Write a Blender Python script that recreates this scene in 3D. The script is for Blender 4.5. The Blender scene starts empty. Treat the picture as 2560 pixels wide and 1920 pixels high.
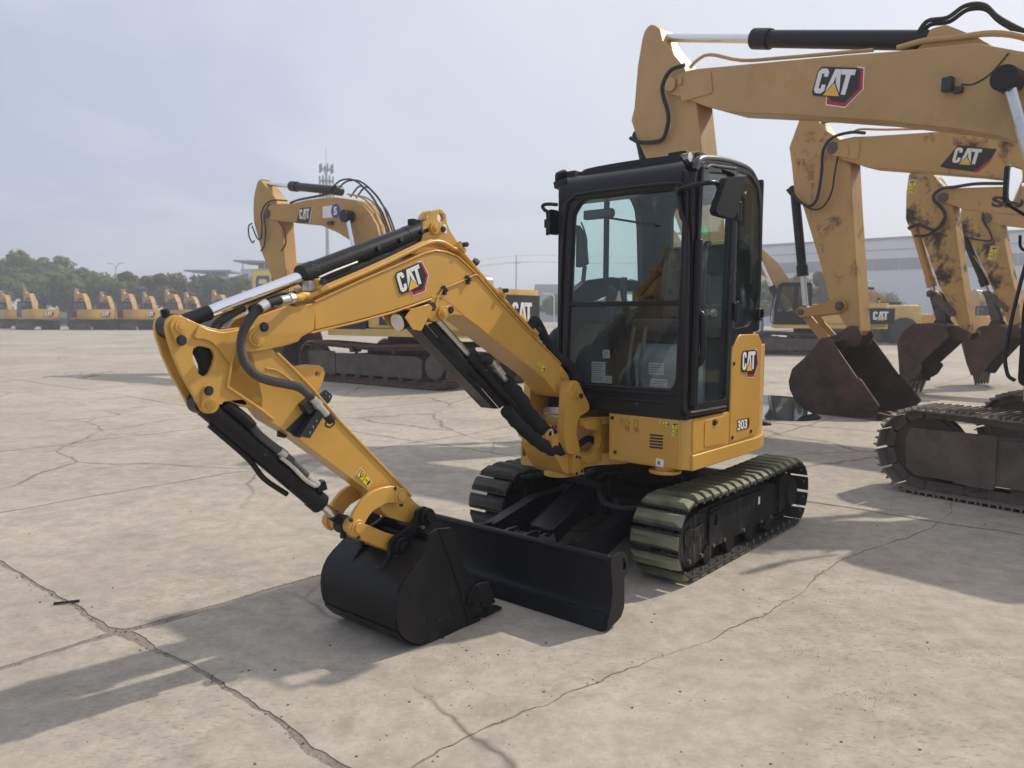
import bpy, bmesh, math, random
from mathutils import Vector, Matrix
from mathutils.geometry import tessellate_polygon
R = math.radians
random.seed(7)
scene = bpy.context.scene
col = scene.collection

# ------------------------------------------------------------------ camera
cam_d = bpy.data.cameras.new('camera'); cam = bpy.data.objects.new('camera', cam_d); col.objects.link(cam)
scene.camera = cam
cam_d.sensor_width = 36.0
cam_d.lens = 36.0 * 1914.7 / 2560.0
cam_d.clip_start = 0.05; cam_d.clip_end = 6000
cam.location = (0, 0, 1.479)
cam.rotation_mode = 'XYZ'
cam.rotation_euler = (Matrix.Rotation(R(90 - 4.996), 3, 'X') @ Matrix.Rotation(R(-0.149) * -1.0, 3, 'Z')).to_euler()
cam_d.dof.use_dof = True
cam_d.dof.focus_distance = 4.6
cam_d.dof.aperture_fstop = 3.4
scene.render.resolution_x = 1024; scene.render.resolution_y = 768

# ------------------------------------------------------------------ world and sun
SUN_EL = 44.8
SUN_DIR = Vector((0.868, 0.509, math.tan(R(SUN_EL)) * math.hypot(0.868, 0.509))).normalized()   # towards the sun
world = bpy.data.worlds.new('World'); scene.world = world; world.use_nodes = True
wn, wl = world.node_tree.nodes, world.node_tree.links
wn.clear()
wout = wn.new('ShaderNodeOutputWorld'); bg = wn.new('ShaderNodeBackground')
sky = wn.new('ShaderNodeTexSky'); sky.sky_type = 'NISHITA'; sky.sun_disc = False
sky.sun_elevation = R(SUN_EL); sky.sun_rotation = math.atan2(SUN_DIR.x, SUN_DIR.y)
sky.air_density = 1.0; sky.dust_density = 4.0; sky.ozone_density = 1.0; sky.altitude = 50
# thin spring haze and soft high cloud over the whole sky
tc = wn.new('ShaderNodeTexCoord'); sep = wn.new('ShaderNodeSeparateXYZ'); wl.new(tc.outputs['Generated'], sep.inputs[0])
zadd = wn.new('ShaderNodeMath'); zadd.operation = 'ADD'; wl.new(sep.outputs['Z'], zadd.inputs[0]); zadd.inputs[1].default_value = 0.22
dx = wn.new('ShaderNodeMath'); dx.operation = 'DIVIDE'; wl.new(sep.outputs['X'], dx.inputs[0]); wl.new(zadd.outputs[0], dx.inputs[1])
dy = wn.new('ShaderNodeMath'); dy.operation = 'DIVIDE'; wl.new(sep.outputs['Y'], dy.inputs[0]); wl.new(zadd.outputs[0], dy.inputs[1])
comb = wn.new('ShaderNodeCombineXYZ'); wl.new(dx.outputs[0], comb.inputs[0]); wl.new(dy.outputs[0], comb.inputs[1])
nz = wn.new('ShaderNodeTexNoise'); nz.inputs['Scale'].default_value = 0.85; nz.inputs['Detail'].default_value = 5; nz.inputs['Roughness'].default_value = 0.55
nz.inputs['Distortion'].default_value = 0.5
wl.new(comb.outputs[0], nz.inputs['Vector'])
crmp = wn.new('ShaderNodeValToRGB'); crmp.color_ramp.elements[0].position = 0.44; crmp.color_ramp.elements[1].position = 0.66
wl.new(nz.outputs['Fac'], crmp.inputs[0])
mixh = wn.new('ShaderNodeMixRGB'); mixh.inputs[0].default_value = 0.75
# haze scatters more light on the sun's side of the sky
dt = wn.new('ShaderNodeVectorMath'); dt.operation = 'DOT_PRODUCT'; wl.new(tc.outputs['Generated'], dt.inputs[0]); dt.inputs[1].default_value = SUN_DIR
hr = wn.new('ShaderNodeValToRGB'); hr.color_ramp.interpolation = 'EASE'; hr.color_ramp.elements[0].position = 0.0; hr.color_ramp.elements[1].position = 0.85
hr.color_ramp.elements[0].color = (.475, .535, .690, 1); hr.color_ramp.elements[1].color = (.715, .735, .800, 1)
wl.new(dt.outputs['Value'], hr.inputs[0])
hsc = wn.new('ShaderNodeVectorMath'); hsc.operation = 'SCALE'; hsc.inputs['Scale'].default_value = 10.0; wl.new(hr.outputs[0], hsc.inputs[0]); wl.new(hsc.outputs[0], mixh.inputs[2])
wl.new(sky.outputs[0], mixh.inputs[1])
cmul = wn.new('ShaderNodeMath'); cmul.operation = 'MULTIPLY'; cmul.inputs[1].default_value = 0.42
wl.new(crmp.outputs[0], cmul.inputs[0])
mixc = wn.new('ShaderNodeMixRGB'); mixc.inputs[2].default_value = (7.7, 7.8, 8.3, 1)
wl.new(cmul.outputs[0], mixc.inputs[0]); wl.new(mixh.outputs[0], mixc.inputs[1])
wl.new(mixc.outputs[0], bg.inputs['Color']); bg.inputs['Strength'].default_value = 0.12
wl.new(bg.outputs[0], wout.inputs['Surface'])

sun_d = bpy.data.lights.new('sun', 'SUN'); sun = bpy.data.objects.new('sun', sun_d); col.objects.link(sun)
sun_d.energy = 3.7; sun_d.angle = R(0.9); sun_d.color = (1.0, 0.92, 0.80)
sun.rotation_euler = (-SUN_DIR).to_track_quat('-Z', 'Y').to_euler()
sun.location = (30, 20, 40)

scene.view_settings.view_transform = 'Standard'; scene.view_settings.look = 'None'
scene.view_settings.exposure = 0.0; scene.view_settings.gamma = 1.0; scene.view_settings.use_curve_mapping = False

# ------------------------------------------------------------------ materials
MATS = {}
def nmat(name):
    m = bpy.data.materials.new(name); m.use_nodes = True; MATS[name] = m
    nt = m.node_tree; b = nt.nodes['Principled BSDF']
    return m, nt, b
def noise(nt, scale, detail=4, rough=.55, vec=None, dist=0.0):
    n = nt.nodes.new('ShaderNodeTexNoise'); n.inputs['Scale'].default_value = scale; n.inputs['Detail'].default_value = detail
    n.inputs['Roughness'].default_value = rough; n.inputs['Distortion'].default_value = dist
    if vec is not None: nt.links.new(vec, n.inputs['Vector'])
    return n
def ramp(nt, fac, p0, p1, c0=(0, 0, 0, 1), c1=(1, 1, 1, 1)):
    r = nt.nodes.new('ShaderNodeValToRGB'); e = r.color_ramp.elements
    e[0].position = p0; e[1].position = p1; e[0].color = c0; e[1].color = c1
    nt.links.new(fac, r.inputs[0]); return r
def mixc_(nt, fac, a, b):
    m = nt.nodes.new('ShaderNodeMixRGB')
    if isinstance(fac, float): m.inputs[0].default_value = fac
    else: nt.links.new(fac, m.inputs[0])
    for i, x in ((1, a), (2, b)):
        if isinstance(x, tuple): m.inputs[i].default_value = (*x[:3], 1)
        else: nt.links.new(x, m.inputs[i])
    return m.outputs[0]
def mul_(nt, a, k):
    m = nt.nodes.new('ShaderNodeMath'); m.operation = 'MULTIPLY'; nt.links.new(a, m.inputs[0]); m.inputs[1].default_value = k
    return m.outputs[0]
def vec3(nt, kind='Object'):
    t = nt.nodes.new('ShaderNodeTexCoord'); return t.outputs[kind]
def pmat(name, c, rough=.5, metal=0.0, var=.10, scale=5.0, bump=0.0, bscale=60.0, dirt=None, damt=(.55, .75), dscale=3.0, coat=0.0, spec=.5, rvar=.12, world=False):
    m, nt, b = nmat(name)
    v = vec3(nt)
    if world:
        g = nt.nodes.new('ShaderNodeNewGeometry'); v = g.outputs['Position']
    n = noise(nt, scale, 5, .6, v)
    lo = tuple(x * (1 - var) for x in c); hi = tuple(min(1, x * (1 + var)) for x in c)
    out = ramp(nt, n.outputs['Fac'], .3, .7, (*lo, 1), (*hi, 1)).outputs[0]
    rr = ramp(nt, n.outputs['Fac'], .3, .7, (rough - rvar / 2,) * 3 + (1,), (rough + rvar / 2,) * 3 + (1,)).outputs[0]
    if dirt:
        n2 = noise(nt, dscale, 8, .68, v, .3)
        f = ramp(nt, n2.outputs['Fac'], damt[0], damt[1]).outputs[0]
        out = mixc_(nt, f, out, dirt)
        rr = mixc_(nt, f, rr, (.85, .85, .85))
    nt.links.new(out, b.inputs['Base Color']); nt.links.new(rr, b.inputs['Roughness'])
    b.inputs['Metallic'].default_value = metal
    b.inputs['Specular IOR Level'].default_value = spec
    if coat: b.inputs['Coat Weight'].default_value = coat; b.inputs['Coat Roughness'].default_value = .15
    if bump:
        nb = noise(nt, bscale, 4, .6, v)
        bp = nt.nodes.new('ShaderNodeBump'); bp.inputs['Strength'].default_value = bump; bp.inputs['Distance'].default_value = .01
        nt.links.new(nb.outputs['Fac'], bp.inputs['Height']); nt.links.new(bp.outputs[0], b.inputs['Normal'])
    return m
YEL = (.57, .315, .060)
pmat('yellow', YEL, .36, var=.06, scale=3, dirt=(.42, .27, .10), damt=(.62, .95), dscale=2.2, bump=.04, bscale=90, coat=.15)
pmat('yellow_big', (.47, .290, .110), .5, var=.10, scale=1.2, dirt=(.33, .21, .09), damt=(.50, .80), dscale=1.6, bump=.05, bscale=30)
pmat('yellow_worn', (.49, .300, .105), .55, var=.12, scale=1.4, dirt=(.085, .052, .028), damt=(.56, .66), dscale=1.9, bump=.08, bscale=30)
pmat('yellow_old', (.44, .25, .07), .6, var=.14, scale=1.2, dirt=(.16, .085, .04), damt=(.60, .78), dscale=1.4, bump=.08, bscale=30)
pmat('yellow_pale', (.62, .42, .13), .5, var=.10, scale=1.0, dirt=(.32, .22, .12), damt=(.56, .85), dscale=1.3)
pmat('black_paint', (.0095, .0098, .012), .36, spec=.28, var=.15, scale=6, bump=.05, bscale=70, dirt=(.034, .031, .029), damt=(.62, .90), dscale=3.5)
pmat('black_blade', (.0085, .0090, .0125), .40, spec=.25, var=.15, scale=5, bump=.06, bscale=40, dirt=(.030, .028, .027), damt=(.60, .88), dscale=4.5)
pmat('black_bucket', (.0095, .0095, .0105), .46, spec=.25, var=.2, scale=6, bump=.10, bscale=45, dirt=(.045, .038, .030), damt=(.62, .84), dscale=5.5)
pmat('black_frame', (.0105, .0105, .011), .58, spec=.22, var=.2, scale=7, bump=.08, bscale=60, dirt=(.050, .046, .041), damt=(.52, .82), dscale=5)
pmat('cab_black', (.0085, .0082, .0110), .36, var=.08, scale=4, spec=.35)
pmat('cab_grey', (.022, .0225, .026), .30, var=.08, scale=4, coat=.2)
pmat('black_plastic', (.010, .010, .012), .62, var=.1, spec=.2)
pmat('yellow_oily', (.46, .275, .085), .5, var=.14, scale=1.6, dirt=(.045, .030, .020), damt=(.50, .60), dscale=2.3, bump=.1, bscale=30)
pmat('rubber', (.018, .018, .019), .75, var=.25, scale=20, bump=.15, bscale=120)
pmat('sleeve', (.012, .012, .013), .9, var=.3, scale=30, bump=.3, bscale=180)
pmat('corrugated', (.075, .072, .072), .6, var=.15, scale=20)
pmat('bolt_black', (.02, .021, .027), .32, var=.1)
pmat('steel_bolt', (.25, .23, .21), .45, metal=.8, var=.2, scale=20)
pmat('fitting', (.62, .61, .58), .38, metal=.7, var=.15, scale=25)
pmat('chrome', (.80, .80, .82), .14, metal=1.0, var=.03, rvar=.05)
pmat('chrome_dull', (.58, .57, .57), .30, metal=1.0, var=.1)
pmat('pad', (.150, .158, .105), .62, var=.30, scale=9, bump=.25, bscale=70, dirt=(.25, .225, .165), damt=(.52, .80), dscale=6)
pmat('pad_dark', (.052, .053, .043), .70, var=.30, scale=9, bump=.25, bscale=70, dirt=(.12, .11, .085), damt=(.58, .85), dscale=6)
pmat('shoe_steel', (.040, .037, .038), .55, metal=.3, var=.35, scale=14, bump=.15, bscale=60, dirt=(.13, .105, .08), damt=(.52, .75), dscale=7)
pmat('rust_track', (.125, .072, .052), .75, var=.3, scale=5, bump=.3, bscale=40, dirt=(.19, .14, .10), damt=(.52, .75), dscale=4)
pmat('dusty_track', (.092, .071, .059), .75, var=.3, scale=4, bump=.25, bscale=40, dirt=(.165, .135, .108), damt=(.50, .78), dscale=3)
pmat('dusty_shoe', (.17, .145, .12), .75, var=.25, scale=5, bump=.25, bscale=40, dirt=(.075, .06, .05), damt=(.52, .72), dscale=4)
pmat('rust_bucket', (.085, .046, .034), .62, metal=.25, var=.3, scale=3, bump=.25, bscale=25, dirt=(.030, .024, .021), damt=(.45, .72), dscale=2.5)
pmat('rust_grey', (.105, .082, .070), .6, metal=.2, var=.3, scale=4, bump=.2, bscale=30, dirt=(.062, .034, .026), damt=(.48, .66), dscale=3)
pmat('white_print', (.78, .77, .75), .45, var=.03)
pmat('black_print', (.015, .016, .02), .4, var=.05)
pmat('red_print', (.40, .018, .045), .4, var=.05)
pmat('gold_print', (.78, .46, .06), .4, var=.03)
pmat('warn_yellow', (.80, .60, .02), .45, var=.03)
pmat('blue_print', (.02, .05, .30), .4, var=.05)
pmat('green_print', (.12, .62, .10), .5, var=.03)
pmat('dark_print', (.30, .17, .03), .5, var=.03)
pmat('aluminium', (.52, .52, .55), .35, metal=.6, var=.08)
pmat('seat_fabric', (.050, .054, .056), .6, var=.2, scale=12)
pmat('interior', (.040, .042, .044), .6, var=.15)
pmat('interior_grey', (.09, .092, .095), .6, var=.15)
pmat('plastic_wrap', (.42, .44, .45), .22, var=.2, scale=8)
pmat('muffler', (.34, .31, .30), .4, metal=.7, var=.25, scale=3)
pmat('white_wall', (.60, .61, .65), .6, var=.04, scale=.2)
pmat('grey_strip', (.22, .225, .245), .5, var=.06, scale=.3)
pmat('pale_building', (.50, .47, .43), .7, var=.06, scale=.3)
pmat('building_dark', (.20, .20, .21), .6, var=.1, scale=.5)
pmat('pole', (.42, .43, .45), .5, var=.06)
pmat('antenna', (.22, .23, .25), .5, var=.1)
pmat('bark', (.10, .075, .055), .9, var=.3, scale=4, bump=.4, bscale=12)
pmat('dry_mud', (.20, .155, .10), .95, var=.3, scale=14, bump=.4, bscale=60)
pmat('clod', (.09, .076, .064), .95, var=.5, scale=3, world=True)
pmat('twig', (.02, .02, .02), .9, var=.2)

def scuff(name, col, sc, rot, thr=.68, amt=.8):
    m = MATS[name]; nt = m.node_tree; b = nt.nodes['Principled BSDF']; src = b.inputs['Base Color'].links[0].from_socket
    mp = nt.nodes.new('ShaderNodeMapping'); nt.links.new(vec3(nt), mp.inputs[0]); mp.inputs['Scale'].default_value = sc; mp.inputs['Rotation'].default_value = rot
    n = noise(nt, 1.0, 3, .55, mp.outputs[0], .2); f = ramp(nt, n.outputs['Fac'], thr, thr + .05).outputs[0]
    big = noise(nt, 3.0, 3, .6, vec3(nt)); f2 = ramp(nt, big.outputs['Fac'], .46, .60).outputs[0]
    mm = nt.nodes.new('ShaderNodeMath'); mm.operation = 'MULTIPLY'; nt.links.new(f, mm.inputs[0]); nt.links.new(f2, mm.inputs[1])
    nt.links.new(mixc_(nt, mul_(nt, mm.outputs[0], amt), src, col), b.inputs['Base Color'])
scuff('black_bucket', (.16, .145, .125), (60, 7, 60), (0, 0, 0)); scuff('black_blade', (.15, .14, .135), (60, 6, 60), (0, 0, 0)); scuff('black_frame', (.115, .105, .092), (55, 4, 4), (0, 0, 0), .58, .7)
scuff('black_paint', (.13, .12, .11), (9, 60, 60), (0, R(35), 0), .70)
scuff('yellow', (.30, .20, .085), (70, 70, 9), (0, R(25), 0), .71, .55)
scuff('rust_bucket', (.17, .11, .08), (26, 4, 26), (0, R(20), 0), .60, .6); scuff('yellow_worn', (.13, .075, .04), (14, 14, 1.6), (0, 0, 0), .63, .75); scuff('yellow_oily', (.10, .06, .03), (14, 14, 1.6), (0, 0, 0), .60, .8)
# every pad wears differently
for nm in ('pad', 'pad_dark'):
    nt = MATS[nm].node_tree; b = nt.nodes['Principled BSDF']; src = b.inputs['Base Color'].links[0].from_socket; oi = nt.nodes.new('ShaderNodeObjectInfo')
    f = ramp(nt, oi.outputs['Random'], 0, 1, (.62, .62, .60, 1), (1.25, 1.22, 1.15, 1)).outputs[0]
    mu = nt.nodes.new('ShaderNodeMixRGB'); mu.blend_type = 'MULTIPLY'; mu.inputs[0].default_value = 1; nt.links.new(src, mu.inputs[1]); nt.links.new(f, mu.inputs[2]); nt.links.new(mu.outputs[0], b.inputs['Base Color'])
    scuff(nm, (.055, .052, .045), (60, 5, 60), (0, 0, 0), .56, .7)

def glass(name, tint, gl=.06):
    m, nt, b = nmat(name); nt.nodes.remove(b)
    o = nt.nodes['Material Output']
    tr_ = nt.nodes.new('ShaderNodeBsdfTransparent'); tr_.inputs[0].default_value = (*tint, 1)
    g = nt.nodes.new('ShaderNodeBsdfGlossy'); g.inputs['Roughness'].default_value = .02; g.inputs[0].default_value = (.95, .97, 1, 1)
    lw = nt.nodes.new('ShaderNodeLayerWeight'); lw.inputs[0].default_value = .5
    pw = nt.nodes.new('ShaderNodeMath'); pw.operation = 'POWER'; nt.links.new(lw.outputs['Facing'], pw.inputs[0]); pw.inputs[1].default_value = 5.0
    fr = nt.nodes.new('ShaderNodeMath'); fr.operation = 'MULTIPLY_ADD'; nt.links.new(pw.outputs[0], fr.inputs[0]); fr.inputs[1].default_value = .9; fr.inputs[2].default_value = .028
    mx = nt.nodes.new('ShaderNodeMixShader'); nt.links.new(fr.outputs[0], mx.inputs[0]); nt.links.new(tr_.outputs[0], mx.inputs[1]); nt.links.new(g.outputs[0], mx.inputs[2])
    # a film of dust on the pane
    df = nt.nodes.new('ShaderNodeBsdfDiffuse'); df.inputs[0].default_value = (.42, .46, .44, 1)
    n = noise(nt, 3.0, 5, .6, vec3(nt), .4); r = ramp(nt, n.outputs['Fac'], .35, .75, (gl * .35,) * 3 + (1,), (gl * 1.6,) * 3 + (1,))
    mx2 = nt.nodes.new('ShaderNodeMixShader'); nt.links.new(r.outputs[0], mx2.inputs[0]); nt.links.new(mx.outputs[0], mx2.inputs[1]); nt.links.new(df.outputs[0], mx2.inputs[2])
    nt.links.new(mx2.outputs[0], o.inputs['Surface'])
glass('glass', (.905, .975, .958), .018); glass('glass_dark', (.74, .78, .77), .05); glass('glass_lower', (.86, .90, .89), .03)
m, nt, b = nmat('mirror'); b.inputs['Base Color'].default_value = (.85, .86, .86, 1); b.inputs['Metallic'].default_value = 1; b.inputs['Roughness'].default_value = .02
n = noise(nt, 6, 3, .5, vec3(nt)); nt.links.new(ramp(nt, n.outputs['Fac'], .3, .8, (.01, .01, .01, 1), (.06, .06, .06, 1)).outputs[0], b.inputs['Roughness'])
m, nt, b = nmat('water'); b.inputs['Base Color'].default_value = (.035, .033, .030, 1); b.inputs['Roughness'].default_value = .03; b.inputs['Specular IOR Level'].default_value = .6
n = noise(nt, 5, 3, .5, vec3(nt)); bp = nt.nodes.new('ShaderNodeBump'); bp.inputs['Strength'].default_value = .02; nt.links.new(n.outputs['Fac'], bp.inputs['Height']); nt.links.new(bp.outputs[0], b.inputs['Normal'])

def leafmat(name, a, b_):
    m, nt, b = nmat(name)
    g = nt.nodes.new('ShaderNodeNewGeometry')
    n = noise(nt, .45, 4, .6, g.outputs['Position'])
    oi = nt.nodes.new('ShaderNodeObjectInfo')
    c = ramp(nt, n.outputs['Fac'], .32, .68, (*a, 1), (*b_, 1)).outputs[0]
    nt.links.new(c, b.inputs['Base Color']); b.inputs['Roughness'].default_value = .6
    b.inputs['Specular IOR Level'].default_value = .2
    tl = nt.nodes.new('ShaderNodeBsdfTranslucent'); nt.links.new(c, tl.inputs[0])
    mx = nt.nodes.new('ShaderNodeMixShader'); mx.inputs[0].default_value = .50
    nt.links.new(b.outputs[0], mx.inputs[1]); nt.links.new(tl.outputs[0], mx.inputs[2])
    nt.links.new(mx.outputs[0], nt.nodes['Material Output'].inputs['Surface'])
leafmat('leaf_green', (.12, .16, .042), (.23, .25, .08))
leafmat('leaf_dark', (.085, .115, .048), (.15, .175, .07))
leafmat('leaf_brown', (.105, .092, .050), (.165, .142, .075))
leafmat('leaf_pale', (.14, .15, .085), (.20, .20, .12))

# concrete: mottled, stained, with fine cracks
def concrete(name, far=False):
    m, nt, b = nmat(name)
    g = nt.nodes.new('ShaderNodeNewGeometry'); v = g.outputs['Position']
    big = noise(nt, .22, 5, .6, v, .6); mid = noise(nt, 1.7, 6, .65, v, .3); fine = noise(nt, 7, 12, .80, v); grit = noise(nt, 140, 2, .6, v)
    c = ramp(nt, big.outputs['Fac'], .30, .70, (.325, .288, .236, 1), (.475, .424, .354, 1)).outputs[0]
    f2 = ramp(nt, mid.outputs['Fac'], .48, .74).outputs[0]
    c = mixc_(nt, mul_(nt, f2, .65), c, (.270, .243, .210))
    # streaks rubbed into the surface by turning tracks
    mp = nt.nodes.new('ShaderNodeMapping'); nt.links.new(v, mp.inputs[0]); mp.inputs['Rotation'].default_value = (0, 0, R(-40)); mp.inputs['Scale'].default_value = (22, 70, 1)
    st = noise(nt, 1.0, 3, .6, mp.outputs[0]); f3 = ramp(nt, st.outputs['Fac'], .56, .70).outputs[0]
    stm = noise(nt, .9, 3, .5, v); f3m = ramp(nt, stm.outputs['Fac'], .42, .62).outputs[0]
    mm = nt.nodes.new('ShaderNodeMath'); mm.operation = 'MULTIPLY'; nt.links.new(f3, mm.inputs[0]); nt.links.new(f3m, mm.inputs[1])
    c = mixc_(nt, mul_(nt, mm.outputs[0], .75), c, (.19, .168, .145))
    f4 = ramp(nt, fine.outputs['Fac'], .34, .66, (.74, .74, .74, 1), (1.16, 1.16, 1.16, 1)).outputs[0]
    mu = nt.nodes.new('ShaderNodeMixRGB'); mu.blend_type = 'MULTIPLY'; mu.inputs[0].default_value = 1; nt.links.new(c, mu.inputs[1]); nt.links.new(f4, mu.inputs[2]); c = mu.outputs[0]
    sp1 = noise(nt, 55, 3, .6, v); c = mixc_(nt, mul_(nt, ramp(nt, sp1.outputs['Fac'], .60, .70).outputs[0], .42), c, (.20, .176, .15))
    sp2 = noise(nt, 38, 3, .6, v); c = mixc_(nt, mul_(nt, ramp(nt, sp2.outputs['Fac'], .64, .74).outputs[0], .45), c, (.56, .51, .44))
    # old oil and mud blotches
    bl = noise(nt, 1.15, 4, .55, v, .8); f5 = ramp(nt, bl.outputs['Fac'], .68, .80).outputs[0]
    c = mixc_(nt, mul_(nt, f5, .6), c, (.19, .165, .13))
    # hairline cracks
    dn = noise(nt, 1.3, 4, .6, v); ad = nt.nodes.new('ShaderNodeMixRGB'); ad.inputs[0].default_value = .22; nt.links.new(v, ad.inputs[1]); nt.links.new(dn.outputs['Color'], ad.inputs[2])
    vo = nt.nodes.new('ShaderNodeTexVoronoi'); vo.feature = 'DISTANCE_TO_EDGE'; vo.inputs['Scale'].default_value = .42; nt.links.new(ad.outputs[0], vo.inputs['Vector'])
    cr = ramp(nt, vo.outputs['Distance'], .0, .0065, (1, 1, 1, 1), (0, 0, 0, 1)).outputs[0]
    cm = noise(nt, .35, 2, .5, v); cmf = ramp(nt, cm.outputs['Fac'], .44, .52).outputs[0]
    m3 = nt.nodes.new('ShaderNodeMath'); m3.operation = 'MULTIPLY'; nt.links.new(cr, m3.inputs[0]); nt.links.new(cmf, m3.inputs[1])
    c = mixc_(nt, mul_(nt, m3.outputs[0], .8), c, (.10, .088, .075))
    if far:
        # joints of the slabs too far off to be built one by one
        rot = nt.nodes.new('ShaderNodeMapping'); rot.vector_type = 'POINT'; rot.inputs['Rotation'].default_value = (0, 0, R(40.05)); nt.links.new(v, rot.inputs[0])
        s2 = nt.nodes.new('ShaderNodeSeparateXYZ'); nt.links.new(rot.outputs[0], s2.inputs[0])
        for ax, per, off in (('X', 3.0, 3.6), ('Y', 4.6, -1.5)):
            a = nt.nodes.new('ShaderNodeMath'); a.operation = 'ADD'; nt.links.new(s2.outputs[ax], a.inputs[0]); a.inputs[1].default_value = off + 300
            pp = nt.nodes.new('ShaderNodeMath'); pp.operation = 'PINGPONG'; nt.links.new(a.outputs[0], pp.inputs[0]); pp.inputs[1].default_value = per / 2
            lf = ramp(nt, pp.outputs[0], .0, .02, (1, 1, 1, 1), (0, 0, 0, 1)).outputs[0]
            c = mixc_(nt, mul_(nt, lf, .4), c, (.19, .165, .14))
    nt.links.new(c, b.inputs['Base Color']); b.inputs['Roughness'].default_value = .88; b.inputs['Specular IOR Level'].default_value = .25
    hs = nt.nodes.new('ShaderNodeMath'); hs.operation = 'ADD'; nt.links.new(mul_(nt, fine.outputs['Fac'], .7), hs.inputs[0]); nt.links.new(mul_(nt, grit.outputs['Fac'], .5), hs.inputs[1])
    hs2 = nt.nodes.new('ShaderNodeMath'); hs2.operation = 'SUBTRACT'; nt.links.new(hs.outputs[0], hs2.inputs[0]); nt.links.new(mul_(nt, mm.outputs[0], .5), hs2.inputs[1])
    bp = nt.nodes.new('ShaderNodeBump'); bp.inputs['Strength'].default_value = .40; bp.inputs['Distance'].default_value = .006
    nt.links.new(hs2.outputs[0], bp.inputs['Height']); nt.links.new(bp.outputs[0], b.inputs['Normal'])
concrete('concrete'); concrete('concrete_far', True)
m, nt, b = nmat('joint_dirt')
g = nt.nodes.new('ShaderNodeNewGeometry'); v = g.outputs['Position']; n1 = noise(nt, 9, 6, .7, v); n2 = noise(nt, 70, 3, .7, v)
c = ramp(nt, n1.outputs['Fac'], .3, .7, (.175, .152, .125, 1), (.285, .248, .204, 1)).outputs[0]
c = mixc_(nt, mul_(nt, ramp(nt, n2.outputs['Fac'], .5, .7).outputs[0], .6), c, (.085, .072, .06))
nt.links.new(c, b.inputs['Base Color']); b.inputs['Roughness'].default_value = .95
bp = nt.nodes.new('ShaderNodeBump'); bp.inputs['Strength'].default_value = .8; bp.inputs['Distance'].default_value = .01; nt.links.new(n2.outputs['Fac'], bp.inputs['Height']); nt.links.new(bp.outputs[0], b.inputs['Normal'])

# ------------------------------------------------------------------ mesh helpers
def crv(pts, n=8, closed=False):
    """Catmull-Rom through points"""
    P = [Vector(p) for p in pts]; N = len(P); out = []
    segs = N if closed else N - 1
    for i in range(segs):
        p0 = P[(i - 1) % N] if closed or i > 0 else P[0] * 2 - P[1]
        p1, p2 = P[i], P[(i + 1) % N]
        p3 = P[(i + 2) % N] if closed or i + 2 < N else P[-1] * 2 - P[-2]
        for k in range(n):
            t = k / n
            out.append(.5 * ((2 * p1) + (p2 - p0) * t + (2 * p0 - 5 * p1 + 4 * p2 - p3) * t * t + (3 * p1 - p0 - 3 * p2 + p3) * t ** 3))
    if not closed: out.append(P[-1].copy())
    return out
def rnd(poly, r, n=4):
    """round the corners of a polygon"""
    out = []; N = len(poly)
    for i in range(N):
        p = Vector(poly[i]); a = Vector(poly[i - 1]) - p; c = Vector(poly[(i + 1) % N]) - p
        rr = min(r, a.length * .45, c.length * .45); a.normalize(); c.normalize()
        s, e = p + a * rr, p + c * rr
        for k in range(n + 1):
            t = k / n; q = s * (1 - t) ** 2 + p * 2 * t * (1 - t) + e * t * t; out.append((q.x, q.y))
    return out
def circ(cx, cy, r, n=20, a0=0, a1=360):
    if a1 - a0 >= 360: return [(cx + r * math.cos(2 * math.pi * i / n), cy + r * math.sin(2 * math.pi * i / n)) for i in range(n)]
    return [(cx + r * math.cos(R(a0 + (a1 - a0) * i / n)), cy + r * math.sin(R(a0 + (a1 - a0) * i / n))) for i in range(n + 1)]
PL = {'xz': lambda a, b, t: (a, t, b), 'yz': lambda a, b, t: (t, a, b), 'xy': lambda a, b, t: (a, b, t)}
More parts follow.
